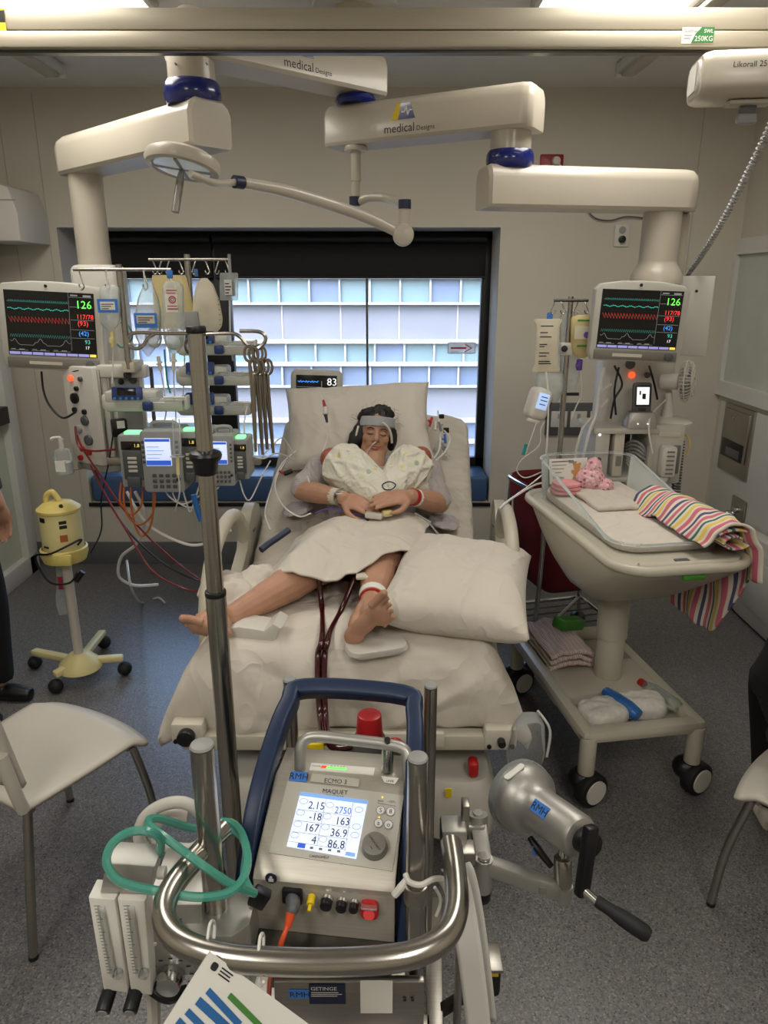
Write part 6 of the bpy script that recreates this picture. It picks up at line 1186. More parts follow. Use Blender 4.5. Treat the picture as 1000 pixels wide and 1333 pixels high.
part('front_plate', B().box((P(455, 1300, .96).x, .965, .545), (.26, .015, .12), .003), 'steel_flat', ct)
fp = MX((P(455, 1300, .957).x, .9565, .545)); rmh(ct, fp, 390, 1294, .036, .019, 0, -.0005)
def P2(px, py): return plane_local(fp, px, py)
a = P2(402, 1281); c = P2(450, 1306); s = part('maker_label', B(fp).box(((a[0] + c[0]) / 2, -.001, (a[1] + c[1]) / 2), (c[0] - a[0], .001, a[1] - c[1])), 'navy_label', ct); part('lettering', B(fp).text('GETINGE', a[0] + .003, a[1] - .012, .011, -.002).line([(a[0] + .004, a[1] - .017), (c[0] - .012, a[1] - .017)], .0015, -.002).line([(a[0] + .004, a[1] - .021), (c[0] - .006, a[1] - .021)], .0015, -.002).line([(a[0] + .004, a[1] - .025), (c[0] - .014, a[1] - .025)], .0015, -.002), 'paper', s)
a = P2(469, 1276); c = P2(511, 1318); s = part('blank_label', B(fp).box(((a[0] + c[0]) / 2, -.001, (a[1] + c[1]) / 2), (c[0] - a[0], .001, a[1] - c[1])), 'paper', ct)
for px in (527, 537): x, z = P2(px, 1300); part('screw', B(fp).cyl((x, 0, z), (x, -.003, z), .003, n=8), 'dark_steel', ct)
part('lower_shelf', B().box((xe, 1.15, .33), (.34, .5, .02), .004), 'steel_flat', ct); part('oxygen_holder', B().box((xe, 1.1, .48), (.24, .02, .1), .004), 'black', ct)
b = B(); b.beam((prr.x + .04, .92, .17), (p4.x + .03, 1.55, .17), .04, .05, .004); b.beam((pl.x - .04, .92, .17), (P(377, 886, 1.42).x - .06, 1.55, .17), .04, .05, .004); b.beam((pl.x - .04, 1.2, .17), (prr.x + .05, 1.2, .17), .05, .05, .004); part('base_frame', b, 'steel_flat', ct)
part('flat_upright', B().box((P(602, 1150, 1.2).x, 1.2, .45), (.014, .03, .66), .002), 'steel_flat', ct); part('side_bracket', B().box(P(590, 1085, 1.18), (.05, .05, .05), .006), 'cast_alu', ct); part('side_clamp', B().box(P(598, 1110, 1.15), (.06, .04, .03), .004), 'steel_flat', ct); part('asset_label', B().box(P(603, 1128, 1.14), (.018, .002, .03)), 'tag_blue', ct)
for x, Y in ((prr.x + .06, .93), (prr.x + .07, 1.53), (pl.x - .05, .93), (pl.x - .03, 1.53)):
    part('caster_fork', B().box((x, Y, .115), (.04, .06, .08), .006), 'dark_steel', ct); w_ = part('caster', B().cyl((x - .018, Y, .05), (x + .018, Y, .05), .05, n=24, b=.006), 'black_rubber', ct); part('hub', B().cyl((x - .02, Y, .05), (x + .02, Y, .05), .025, n=16), 'grey_plastic', w_)
bx0 = P(640, 1250, 1.25); part('brake_lever', B().box((bx0.x, 1.24, .3), (.035, .05, .1), .01), 'black_rubber', ct); part('brake_plate', B().box((bx0.x - .015, 1.22, .36), (.06, .07, .008), .002), 'steel_flat', ct); part('brake_mark', B().box((bx0.x, 1.214, .33), (.02, .002, .03)), 'sticker_yellow', ct); part('brake_rod', B().beam((bx0.x, 1.24, .28), (prr.x + .06, 1.24, .17), .02, .02), 'dark_steel', ct)
# tall drip pole on the cart
Yt = 1.42; tx = P(256, 440, Yt).x
tp = thing('tall_pole', 'tall telescopic stainless steel pole rising from the cart', 'pole', (tx, Yt, .2))
za, zbk, zc_, zd = P(0, 430, Yt).z, P(0, 600, Yt).z, P(0, 772, Yt).z, .2
part('upper_tube', B().cyl((tx, Yt, zbk), (tx, Yt, za), .0165, n=28), 'steel', tp); part('middle_tube', B().cyl((tx, Yt, zc_), (tx, Yt, zbk), .0178, n=28), 'steel', tp); part('lower_tube', B().cyl((tx, Yt, zd), (tx, Yt, zc_), .0215, n=28), 'steel', tp)
part('lock_collar', B().lat([(.018, -.028), (.022, -.024), (.025, -.002), (.031, .004), (.033, .012), (.03, .018), (.02, .022)], (tx, Yt, zbk), n=28), 'black', tp); part('tube_collar', B().cyl((tx, Yt, zc_ - .006), (tx, Yt, zc_ + .006), .0225, n=28, b=.002), 'black', tp)
part('top_cap', B().cyl((tx, Yt, za - .006), (tx, Yt, za + .008), .019, n=28, b=.003), 'black', tp)
part('hook_loop', B().tube([P(250, 434, Yt), P(215, 434, Yt), P(180, 433, Yt), P(168, 437, Yt), P(167, 447, Yt), P(176, 454, Yt), P(186, 450, Yt), P(193, 440, Yt), P(202, 434, Yt)], .0036, 9), 'steel', tp)
part('hook_loop', B().tube([P(262, 435, Yt), P(300, 434, Yt), P(312, 438, Yt), P(320, 447, Yt), P(332, 455, Yt), P(342, 449, Yt), P(346, 440, Yt), P(338, 432, Yt), P(312, 431, Yt)], .0036, 9), 'steel', tp)
part('hook_loop', B().tube([P(248, 438, Yt), P(242, 446, Yt + .03), P(244, 458, Yt + .05), P(250, 458, Yt + .05)], .0034, 8), 'steel', tp)
part('foot_bracket', B().box((tx + .03, Yt - .0, .3), (.14, .05, .05), .006), 'cast_alu', tp)
for k, (xt, xb, yb_) in enumerate(((327, 333, 588), (333, 342, 592), (339, 348, 585), (343, 356, 590))):
    Yk = Yt - .012 + .008 * k; t = thing('tube_clamp', ('leftmost', 'second', 'third', 'rightmost')[k] + ' of four long steel clamps hanging from the tall pole hook', 'clamp', P(xb, yb_, Yk), 'steel tube clamps')
    a = P(xt, 452, Yk); c = P(xb, yb_, Yk); m_ = a.lerp(c, .32)
    for s_ in (-1, 1): o = V((s_ * .004, 0, 0)); rc_ = a.lerp(c, .12 + .06 * s_) + V((s_ * .005, 0, 0)); part('finger_ring', B().tube([rc_ + V((.0085 * math.cos(q * math.pi / 4), 0, .014 * math.sin(q * math.pi / 4))) for q in range(8)], .0026, 7, 3, True), 'clamp_metal', t); part('shank', B().tube([rc_ + V((0, 0, -.014)), m_ + o * .5, c + o * .2], [.003, .004, .0022], 8, 3), 'clamp_metal', t)
# gas blender with twin flow meters
gb_ = thing('gas_blender', 'grey gas blender with two white flow meters clamped to the cart', 'gas blender', P(190, 1275, .98))
fg = MX((0, .965, 0)); G = lambda px, py: plane_local(fg, px, py)
def gp(pts, y0, y1, m_, nm, b=.003, par=None): return part(nm, B(fg).pri([G(*p) for p in pts], y0, y1, b=b), m_, par or gb_)
gp([(196, 1270), (266, 1270), (262, 1178), (190, 1178)], 0, .13, 'cast_alu', 'mixer_body')
x, z = G(222, 1200); part('lettering', B(fg).text('Sechrist', *G(196, 1200), .017, -.001), 'syr_blue', gb_)
x, z = G(224, 1268); k = part('mix_dial', B(fg).cyl((x, 0, z), (x, -.028, z), .0225, .02, n=28, b=.002), 'chrome', gb_)
b = B(fg)
for i in range(9): an = R(210 - 30 * i); b.quad(x + .034 * math.cos(an) - .003, z + .034 * math.sin(an), .007, .003, -.001)
part('dial_scale', b, 'ink', gb_); part('indicator', B(fg).cyl((*G(202, 1228)[:1], 0, G(202, 1228)[1]), (G(202, 1228)[0], -.003, G(202, 1228)[1]), .003, n=10), 'paper', gb_)
part('warning_label', B().box(P(223, 1126, 1.09), (.022, .002, .016), 0, Matrix.Rotation(R(-40), 4, 'X')), 'sticker_yellow', gb_); part('top_print', B().box(P(216, 1150, 1.03), (.03, .02, .001)), 'paper', gb_)
for k, (pa, pb, pc_, pd) in enumerate((((124, 1150), (158, 1152), (174, 1272), (143, 1268)), ((161, 1152), (196, 1154), (204, 1275), (178, 1272)))):
    s = gp([pd, pc_, pb, pa], -.03, .01, 'meter_white', 'flow_meter'); t0, t1 = G(lerp(pa[0], pb[0], .5), 1160), G(lerp(pd[0], pc_[0], .45), 1246)
    part('glass_tube', B(fg).cyl((t0[0], -.032, t0[1]), (t1[0], -.032, t1[1]), .006, n=12), 'clear', s); b = B(fg)
    for i in range(22): u = i / 21; xx, zz = lerp(t0[0], t1[0], u), lerp(t0[1], t1[1], u); b.quad(xx - .012, zz, .006 if i % 4 else .010, .0011, -.0306)
    part('scale_mark', b, 'ink', s); kx, kz = G(lerp(pd[0], pc_[0], .2), 1272); part('flow_knob', B(fg).cyl((kx, -.02, kz), (kx - .002, -.055, kz - .012), .0125, n=20, b=.002), 'black', s); part('knob_face', B(fg).cyl((kx - .002, -.055, kz - .012), (kx - .002, -.057, kz - .0125), .008, n=16), 'grey_plastic', s); part('joint_fitting', B(fg).cyl((t1[0] + .008, -.03, t1[1] + .004), (t1[0] + .008, -.04, t1[1] + .004), .008, n=14), 'clear', s)
gp([(136, 1150), (200, 1152), (206, 1116), (144, 1112)], -.02, .03, 'cast_alu', 'top_block'); part('fitting', B(fg).cyl((*G(206, 1136)[:1], .0, G(206, 1136)[1]), (G(206, 1136)[0] + .012, 0, G(206, 1136)[1]), .01, n=16), 'white_plastic', gb_)
part('bracket', B(fg).box((G(262, 1190)[0], .07, G(262, 1190)[1]), (.05, .03, .03), .004), 'dark_steel', gb_); lead('black bent hose under the gas blender', [P(190, 1272, .97), P(200, 1288, .95), P(220, 1298, .95), P(240, 1290, .98)], 'black', .011, 'hose', 'hose')
lead('white bracket tube dropping below the gas blender', [P(198, 1285, .98), P(200, 1310, .98), P(200, 1345, .98)], 'white_plastic', .012, 'tube', 'tube')
lead('teal oxygen tubing coiled over the gas blender, wide outer loop', [P(208, 1112, .98), P(209, 1094, .97), P(196, 1083, .96), P(168, 1083, .95), P(145, 1100, .93), P(139, 1125, .91), P(158, 1148, .9), P(205, 1160, .9), P(262, 1168, .91), P(305, 1158, .93), P(322, 1125, .98), P(316, 1088, 1.04), P(298, 1070, 1.08), P(268, 1072, 1.1)], 'tube_green', .0072, 'tubing', 'tubing')
lead('teal oxygen tubing coiled over the gas blender, inner crossing loop', [P(332, 1163, .96), P(300, 1150, .94), P(258, 1122, .94), P(215, 1090, .98), P(193, 1072, 1.02), P(205, 1065, 1.05), P(250, 1078, 1.08), P(300, 1080, 1.1), P(320, 1100, 1.06), P(318, 1140, 1.0), P(326, 1160, .97)], 'tube_green', .0072, 'tubing', 'tubing')
t = thing('hose_clamp', 'black clamp joining the teal tubing at the console side', 'clamp', P(338, 1170, .99)); part('jaw', B(MX(P(338, 1168, .985), 0, 0, 30)).box((0, 0, 0), (.03, .02, .035), .004), 'black', t); part('screw', B().cyl(P(326, 1180, .985), P(332, 1176, .985), .006), 'chrome', t)
t = thing('white_hose', 'white coiled gas hose behind the teal tubing', 'hose', P(225, 1100, 1.12)); part('coil', B().tube([P(205, 1118, 1.14), P(182, 1095, 1.14), P(188, 1065, 1.14), P(212, 1048, 1.14), P(240, 1045, 1.14), P(262, 1060, 1.15), P(270, 1085, 1.16), P(250, 1105, 1.16), P(215, 1100, 1.16), P(200, 1085, 1.16), P(215, 1062, 1.17), P(245, 1062, 1.17)], .0115, 12), 'white_plastic', t)
part('holder', B().pri([(P(185, 1128, 1.14).x, .0), (P(255, 1128, 1.14).x, 0), (P(262, 1085, 1.14).x, .05), (P(182, 1085, 1.14).x, .05)], 1.15, 1.2, 'xz'), 'white_plastic', t) if False else None
# laminated cards
o = P(273, 1238, .775); e1 = (P(402, 1333, .77) - o).normalized(); e2 = (P(186, 1333, .70) - o); e2 = (e2 - e1 * e2.dot(e1)).normalized(); n_ = e1.cross(e2); n_ = n_ if n_.y < 0 else -n_
fc_ = Matrix.Translation(o) @ Matrix((e1, -n_, e2)).transposed().to_4x4()
t = thing('laminated_card', 'laminated instruction card with blue and green bars tied to the push rail', 'card', o - V((0, 0, .2))); part('sheet', B(fc_).box((.149, .001, .105), (.298, .002, .21)), 'laminate', t)
C2 = lambda px, py: plane_local(fc_, px, py)
for a, c, wd_, m_ in (((270, 1289), (312, 1334), .0085, 'ink_blue'), ((257, 1302), (296, 1338), .0105, 'ink_blue'), ((243, 1316), (275, 1348), .0085, 'ink_blue'), ((231, 1328), (250, 1348), .0085, 'ink_blue'), ((298, 1295), (345, 1342), .0075, 'ink_green')): part('printed_bar', B(fc_).line([C2(*a), C2(*c)], wd_, -.0012), m_, t)
x, z = C2(279, 1258); part('logo', B(fc_).pri(rrect(.01, .01, .003, 2, x, z), -.001, -.0014).line([(x + .01, z + .004), (x + .03, z + .004)], .0018, -.0014).line([(x + .01, z), (x + .028, z)], .0018, -.0014).line([(x + .01, z - .004), (x + .03, z - .004)], .0018, -.0014), 'ink', t)
for px, q in ((275, 1219), (340, 1236)): c = PZ(px, q, zr); part('cable_tie', B().tube([c + V((0, -.021, .012)), c + V((0, 0, .024)), c + V((0, .022, 0)), c + V((0, 0, -.024)), c + V((0, -.022, -.008))], .0024, 6, 4, True).tube([c + V((0, -.022, -.006)), c + V((.002, -.03, -.03)), P(px + 3, q + 42, .765)], .0022, 6, 4), 'tube_white', t)
def strip(u, v):
    px = lerp(lerp(566, 608, v ** .5), lerp(604, 640, v ** .6), u); py = lerp(1146, 1345, v); Y = .985 - .02 * math.sin(v * 2) - .02 * u; return P(px, py + (10 * (1 - u) - 12) * (1 - v), Y)
for k in range(2):
    o = cloth('laminated_sheet', lambda u, v, k=k: strip(u, v) + V((.012 * k, .02 * k, 0)), 6, 24, 'laminate', ('front laminated sheet curling down from the right cart post', 'rear laminated sheet curling down behind the front one')[k], 'sheet', .0012)
t = thing('white_strap', 'white knotted tie wrapped round the right cart post', 'strap', P(545, 1150, .98)); part('loop', B().tube([P(528, 1138, .985), P(533, 1148, .972), P(548, 1152, .965), P(566, 1144, .975), P(580, 1146, .98), P(592, 1158, .985)], .005, 8), 'white_plastic', t); part('tail', B().tube([P(530, 1143, .98), P(522, 1155, .97), P(513, 1166, .965)], [.004, .007, .006], 8), 'white_plastic', t)
lead('pair of white cable ties on the cart beside the right post', [P(566, 1155, 1.0), P(574, 1172, 1.0), P(568, 1192, 1.0)], 'tube_white', .003, 'cable tie', 'cable_tie')
# ---- hand crank drive on its arm
hk = thing('hand_crank_drive', 'silver hand crank pump drive with black crank on a jointed arm', 'hand crank', P(690, 1150, 1.2))
A0, A1 = P(676, 1034, 1.30), P(758, 1092, 1.13); ax = (A1 - A0).normalized(); Lh = (A1 - A0).length
part('housing', B().lat([(.066, .0), (.072, .004), (.073, .02), (.07, .034), (.058, .05), (.046, .062), (.043, .08), (.042, Lh - .012), (.038, Lh - .003), (.03, Lh)], A0, ax, 40), 'cast_alu', hk)
part('magnet_cover', B().lat([(.055, -.012), (.074, -.008), (.0755, .002), (.0755, .012), (.073, .016)], A0, ax, 40), 'clear', hk)
u = ax.cross(V((0, 0, 1))).normalized(); upv = u.cross(ax); fcam = -(upv * -1)
yv = -((V((0, 0, H)) - A0.lerp(A1, .55)).normalized()); yv = (yv - ax * yv.dot(ax)).normalized(); zv = ax.cross(yv); fh = Matrix.Translation(A0 + ax * (Lh * .56) - yv * .0425) @ Matrix((ax, yv, zv)).transposed().to_4x4()
s = part('name_tag', B(fh).box((0, 0, 0), (.046, .001, .024)), 'tag_blue', hk, label='blue tag lettered RMH'); part('lettering', B(fh).text('RMH', 0, -.008, .022, -.001, 'c'), 'ink', s)
fd = Matrix.Translation(A0 + ax * .02 + upv * .0715 - yv * .02) @ Matrix((ax, yv, zv)).transposed().to_4x4(); c = A0 + ax * .022 + (upv * .8 - yv * .6).normalized() * .0715; nn_ = (upv * .8 - yv * .6).normalized()
part('type_plate', B(Matrix.Translation(c) @ Matrix((nn_.cross(ax), -nn_, ax)).transposed().to_4x4()).pri(rrect(.05, .016, .006, 3), 0, -.002), 'paper', hk)
K0 = P(764, 1086, 1.10); K1 = P(755, 1168, 1.06); part('crank_hub', B().cyl(A1 - ax * .004, A1 + ax * .03, .024, n=24, b=.003), 'black', hk); part('crank_arm', B().beam(P(770, 1075, 1.1), P(757, 1166, 1.075), .026, .02, .005, up=ax), 'black', hk); part('crank_pivot', B().cyl(P(759, 1158, 1.075), P(778, 1175, 1.06), .009, n=16), 'chrome', hk)
part('grip', B().lat([(.009, 0), (.011, .004), (.0115, .03), (.0145, .05), (.0155, .075), (.015, .095), (.011, .102)], P(776, 1172, 1.06), P(836, 1212, 1.02) - P(776, 1172, 1.06), 24), 'black_rubber', hk)
part('pin', B().cyl(P(733, 1100, 1.17), P(733, 1122, 1.16), .009, n=16), 'chrome', hk); part('pin_socket', B().cyl(P(733, 1116, 1.16), P(733, 1155, 1.15), .0175, n=24, b=.002), 'steel', hk)
part('lock_lever', B().tube([P(690, 1090, 1.22), P(700, 1105, 1.2), P(718, 1128, 1.18)], [.006, .008, .006], 10), 'black', hk); part('blue_tab', B().box(P(697, 1107, 1.2), (.012, .002, .02)), 'tag_blue', hk)
j0, j1, j2 = P(622, 1068, 1.22), P(626, 1112, 1.15), P(733, 1160, 1.15)
j1 = V((P(630, 1125, 1.14).x, 1.14, P(630, 1125, 1.14).z))
part('arm_link', B().beam(j0, j1, .034, .022, .006, up=(0, -.8, .6)).cyl(j0 + V((0, -.006, -.012)), j0 + V((0, .0, .016)), .0195, n=24).cyl(j1 + V((0, 0, -.06)), j1 + V((0, 0, .014)), .017, n=24), 'cast_alu', hk)
part('joint_cap', B().cyl(j0 + V((0, -.0, .016)), j0 + V((0, 0, .02)), .01, n=18), 'chrome', hk); part('arm_link', B().beam(j1, j2, .03, .032, .006).cyl(j2 + V((0, 0, -.016)), j2 + V((0, 0, .016)), .0175, n=24), 'cast_alu', hk); part('joint_cap', B().cyl(j1 + V((0, 0, .016)), j1 + V((0, 0, .021)), .012, n=18), 'chrome', hk); part('arm_knob', B().cyl(j1 + V((0, 0, -.085)), j1 + V((0, 0, -.06)), .016, n=18, b=.003), 'black', hk); part('clamp_block', B().box(j0.lerp(P(598, 1085, 1.2), .6), (.07, .03, .03), .004), 'cast_alu', hk); part('arm_window', B().box(j1.lerp(j2, .72) + V((.0, -.0165, 0)), (.014, .002, .014), 0, Matrix.Rotation(R(-2), 4, 'Z')), 'mon_dark', hk)
# ================================================================ bassinet
bo = thing('bassinet', 'beige wheeled hospital bassinet with clear tub beside the bed', 'bassinet', (.93, 2.5, 0)); BF = MX((.925, 2.045, 0), 9)
RZ = .935
def bring(y, hw, dep, z=RZ, n=10, lip=0):       # hull cross-section, open top
    o = []
    for i in range(2 * n + 1):
        a = math.pi * i / (2 * n); c, s_ = math.cos(a), math.sin(a); o.append((hw * math.copysign(abs(c) ** .55, c), y, z - dep * abs(s_) ** .75))
    return o
hs = [(-.012, .12, .012), (.0, .17, .03), (.03, .205, .05), (.12, .215, .12), (.22, .218, .19), (.34, .22, .255), (.48, .22, .27), (.6, .22, .235), (.72, .215, .165), (.82, .205, .09), (.88, .18, .045), (.90, .12, .02)]
b = B(BF); b.loft([bring(y, hw, d) for y, hw, d in hs], False, close=False); part('hull', b, 'beige_plastic', bo)
part('hull', b, 'beige_plastic', bo) if False else None
rim = [(x * 1.0, .44 + y, RZ) for x, y in rrect(.45, .90, .11, 6)]
part('rim', B(BF).tube(rim, .016, 12, 1, True), 'beige_plastic', bo)
part('top_deck', B(BF).pri([(x, .44 + y) for x, y in rrect(.44, .89, .105, 6)], RZ - .02, RZ + .004, 'xy', b=.004), 'beige_plastic', bo)
part('grip_slot', B(BF).pri(rrect(.28, .022, .01, 4, .0, .035), RZ + .003, RZ + .0055, 'xy'), 'mon_dark', bo); part('grip_bar', B(BF).tube([(-.16, .02, RZ + .006), (0, .006, RZ + .008), (.16, .02, RZ + .006)], .014, 12), 'beige_plastic', bo)
part('tilt_button', B(BF).box((.0, -.016, RZ - .022), (.07, .016, .016), .004), 'green_pack', bo); part('clip', B(BF).box((.0, .055, RZ + .006), (.045, .02, .006), .002), 'dgrey_plastic', bo)
b = B(BF); n_ = 60; base = [(x, .475 + y) for x, y in rrect(.36, .74, .09, 14)]
def tubh(y): return lerp(.045, .165, sstep(.28, .70, y))
b.loft([[(x, y, RZ + .004) for x, y in base], [(x * 1.06, .475 + (y - .475) * 1.03, RZ + tubh(y)) for x, y in base]], False); part('clear_tub', b, 'clear_tub', bo, label='clear plastic tub of the bassinet')
part('tub_edge', B(BF).tube([(x * 1.06, .475 + (y - .475) * 1.03, RZ + tubh(y)) for x, y in base], .0055, 8, 1, True), 'clear', bo)
cxl, cyl_ = .03, .50
part('column_sleeve', B(BF).cyl((cxl, cyl_, .46), (cxl, cyl_, .70), .058, n=32), 'beige_plastic', bo); part('column', B(BF).cyl((cxl, cyl_, .27), (cxl, cyl_, .47), .052, n=32, b=.003), 'beige_plastic', bo)
b = B(BF); b.box((0, .16, .27), (.46, .06, .05), .02).box((0, .50, .265), (.46, .24, .05), .015).box((-.205, .52, .27), (.05, .78, .055), .02).box((.205, .52, .27), (.05, .78, .055), .02).box((0, .885, .27), (.46, .06, .05), .02).box((0, .52, .245), (.42, .74, .012), .003)
part('base_tray', b, 'beige_plastic', bo)
for sx in (-.2, .2):
    for y in (.15, .89):
        part('leg', B(BF).cyl((sx, y, .125), (sx, y, .27), .029, n=20, b=.004), 'beige_plastic', bo); ax_ = (BF.to_3x3() @ V((.35, -.93, 0))).normalized(); q = BF @ V((sx + .02, y - .01, .062)); w_ = part('caster', B().cyl(q - ax_ * .024, q + ax_ * .024, .062, n=28, b=.008), 'black_rubber', bo)
        part('caster_hood', B(BF).ball((sx - .0, y + .02, .088), (.055, .05, .045), 14), 'black', bo); pass
        part('hub', B().cyl(q - ax_ * .03, q + ax_ * .03, .044, n=24), 'white_plastic', w_)
solo('bassinet_mattress', B(BF).pri([(x, .475 + y) for x, y in rrect(.335, .70, .08, 8)], RZ + .006, RZ + .04, 'xy', b=.012), 'linen_w', 'thin white mattress inside the clear bassinet tub', 'mattress')
cloth('bassinet_sheet', lambda u, v: BF @ V((lerp(-.09, .15, u), lerp(.46, .80, v), RZ + .05 + .006 * nz(u * 4, v * 4, 2) + .004 * nz(u * 9, v * 7, 5))), 24, 24, 'linen', 'folded cream cloth laid on the bassinet mattress', 'cloth', .014)
# striped blanket rolled over the right side and hanging outside
def blanket(u, v):
    y = lerp(.03, .52, u); pth = [(.05, .055), (.08, .10), (.13, .13), (.18, .115), (.212, .06), (.228, -.03), (.23, -.14), (.226, -.24), (.222, -.32)]; q = spline([V((a, c, 0)) for a, c in pth], 6); fk = v * (len(q) - 1) * lerp(.66, 1, sstep(.1, .4, u)) * lerp(1, .6, sstep(.8, 1, u)); ik = min(int(fk), len(q) - 2); k = q[ik].lerp(q[ik + 1], fk - ik)
    w_ = .014 * nz(u * 6, v * 5, 3) + .01 * math.sin(u * 26 + v * 3) * sstep(.3, 1, v) * .8
    return BF @ V((k.x + w_, y - .05 * v * (1 - u) + .02 * nz(v * 5, u * 3, 8), RZ + k.y + .01 * nz(u * 9, v * 8, 1) - .04 * sstep(.6, 1, u) * (1 - v)))
o = cloth('striped_blanket', blanket, 60, 50, 'stripes', 'pink, yellow and green striped baby blanket draped over the bassinet side', 'blanket', .008, uv=True)
p0 = BF @ V((.10, .0, RZ + .06)); b = B()
def roll(u, v):
    a = u * 9.0; r = .012 + .038 * u; return BF @ V((.15 + r * math.cos(a) * 1.5, .02 + v * .12, RZ + .07 + r * math.sin(a) * .8))
cloth('rolled_blanket', roll, 70, 10, 'stripes', 'rolled end of the striped baby blanket at the bassinet grip', 'blanket', .006, uv=True)
c = BF @ V((.0, .74, RZ + .085)); b = B(); b.ball(c, (.058, .05, .05), 20); b.ball(c + V((.01, .0, .04)), (.035, .03, .05), 16); b.ball(c + V((.055, -.02, -.02)), (.035, .035, .03), 14); b = fuse(b, .005, 4)
for v in b.bm.verts: v.co += V((0, 0, 1)) * .006 * nz(v.co.x * 50, v.co.y * 50, v.co.z * 50)
solo('baby_hat', b, 'plaid', 'pink plaid baby hat lying at the head of the bassinet', 'hat', sharp=180)
for k in range(3): solo('pink_cloth', B(MX(BF @ V((-.115, .70, RZ + .048 + .014 * k)), 9 + 5 * k)).pri(rrect(.11 - .006 * k, .09, .03, 5), 0, .013, 'xy', b=.005), 'pink', ('bottom', 'middle', 'top')[k] + ' one of the folded pink cloths in the bassinet corner', 'cloth', 'folded pink cloths')
f = BF @ MX((-.06, .80, RZ + .055), 0, -14); t = thing('name_card', 'white bassinet name card with a teddy bear drawing', 'card', f.translation); part('sheet', B(f).box((0, 0, .05), (.16, .003, .10)), 'paper', t); part('writing', B(f).line([(-.07, .088), (.02, .09)], .003, -.003).text('Baby', .0, .08, .018, -.003).line([(-.07, .074), (-.01, .075)], .002, -.003).line([(-.07, .06), (-.02, .06)], .002, -.003).line([(-.07, .045), (-.03, .045)], .002, -.003).text('Dr. John', -.068, .02, .014, -.003), 'ink', t)
br = [(.035, .04, .018), (.035, .064, .014), (.023, .076, .006), (.047, .076, .006), (.018, .046, .008), (.052, .046, .008), (.025, .02, .009), (.046, .02, .009)]; b = B(f)
for k, (x, z, r) in enumerate(br): b.pri(circ(r, 14, x, z), -.002 - .0001 * k, -.0026 - .0001 * k)
part('teddy_bear', b, mat('bear', (206, 150, 84), .7), t)
# things on the bassinet tray
TZ = .256
for k, (x, y, rz) in enumerate(((-.1, .26, 10), (.06, .285, -12))):
    q = BF @ V((x, y, TZ + .03)); b = B(); b.ball(q, (.085, .065, .036), 20, Matrix.Rotation(R(rz + 9), 4, 'Z'), (.5, .5)); b = fuse(b, .005, 3)
    for v in b.bm.verts: v.co.z += .006 * nz(v.co.x * 30, v.co.y * 40, 2)
    solo('nappy', b, 'diaper', ('folded white nappy at the left of the bassinet tray', 'folded white nappy beside the red capped bottle on the tray')[k], 'nappy', 'folded nappies', sharp=180)
b = B(); b.tube([BF @ V((-.045, .36, TZ + .05)), BF @ V((-.03, .3, TZ + .045)), BF @ V((-.01, .25, TZ + .045)), BF @ V((.01, .21, TZ + .035))], [.018, .03, .028, .022], 14); solo('blue_packet', b, 'blue_pack', 'blue plastic packet between the two nappies on the tray', 'packet')
t = thing('bottle', 'clear bottle with red cap lying on the bassinet tray', 'bottle', BF @ V((.16, .3, TZ))); a = BF @ V((.13, .40, TZ + .04)); c = BF @ V((.185, .22, TZ + .035)); part('bottle_body', B().lat([(.012, .0), (.02, .02), (.026, .05), (.026, .15), (.02, .17)], a, c - a, 18), 'clear', t); part('cap', B().lat([(.014, -.022), (.016, -.018), (.016, .004)], a, c - a, 18), 'red_plastic', t)
def folded(u, v, o=0): return BF @ V((lerp(-.18, .0, u), lerp(.56, .86, v), TZ + .04 + o + .02 * math.sin(u * math.pi) + .012 * nz(u * 5 + o * 90, v * 5, 1)))
for k in range(3): cloth('folded_wrap', lambda u, v, k=k: folded(u, v, .024 * k), 20, 20, 'stripes_soft', ('bottom', 'middle', 'top')[k] + ' of the folded striped baby wraps on the tray', 'blanket', .016, uv=True)
solo('green_packet', B(BF @ MX((-.02, .78, TZ + .125), 30, 0, 16)).box((0, 0, 0), (.15, .07, .05), .012), 'green_pack', 'green packet lying on the folded baby wraps', 'packet')
# ================================================================ red linen hamper
hc = V((.86, 3.30, 0)); hp = thing('linen_hamper', 'red laundry bag on a steel wire trolley behind the bassinet', 'hamper', hc); HFm = MX(hc, 14)
b = B(HFm); rings = []
for i in range(13):
    u = i / 12; z = lerp(.86, .36, u); k = 1 - .22 * u ** 1.5 if u < .92 else .55; rings.append([(x * k + .008 * nz(x * 20, y * 20, z * 8), y * k + .008 * nz(y * 20, x * 9, z * 8), z) for x, y in rrect(.44, .40, .09, 6)])
b.loft(rings[:-1] + [rings[-1]], False); part('bag', b, 'red_bag', hp)
part('bag_cuff', B(HFm).loft([[(x * k, y * k, z) for x, y in rrect(.44, .40, .09, 6)] for k, z in ((1.0, .80), (1.05, .79), (1.06, .86), (1.02, .885), (.96, .86))], False), 'red_bag', hp); part('yellow_band', B(HFm).box((.06, -.208, .865), (.16, .02, .035), .006), 'sticker_yellow', hp)
b = B(HFm); b.tube([(x, y, .87) for x, y in rrect(.46, .42, .08, 4)], .01, 10, 1, True); part('hoop', b, 'chrome', hp)
for sx, sy in ((-1, -1), (1, -1), (-1, 1), (1, 1)):
    part('frame_leg', B(HFm).tube([(sx * .2, sy * .19, .86), (sx * .21, sy * .2, .5), (sx * .24, sy * .22, .12)], .011, 10), 'chrome', hp); w_ = part('caster', B(HFm).ball((sx * .24, sy * .22, .045), .042, 16), 'dark_steel', hp); part('caster_stem', B(HFm).cyl((sx * .24, sy * .22, .08), (sx * .24, sy * .22, .14), .01), 'chrome', hp)
for k in range(7): part('rack_wire', B(HFm).cyl((-.24, -.2 + k * .066, .17), (.24, -.2 + k * .066, .17), .004, n=8), 'dark_steel', hp)
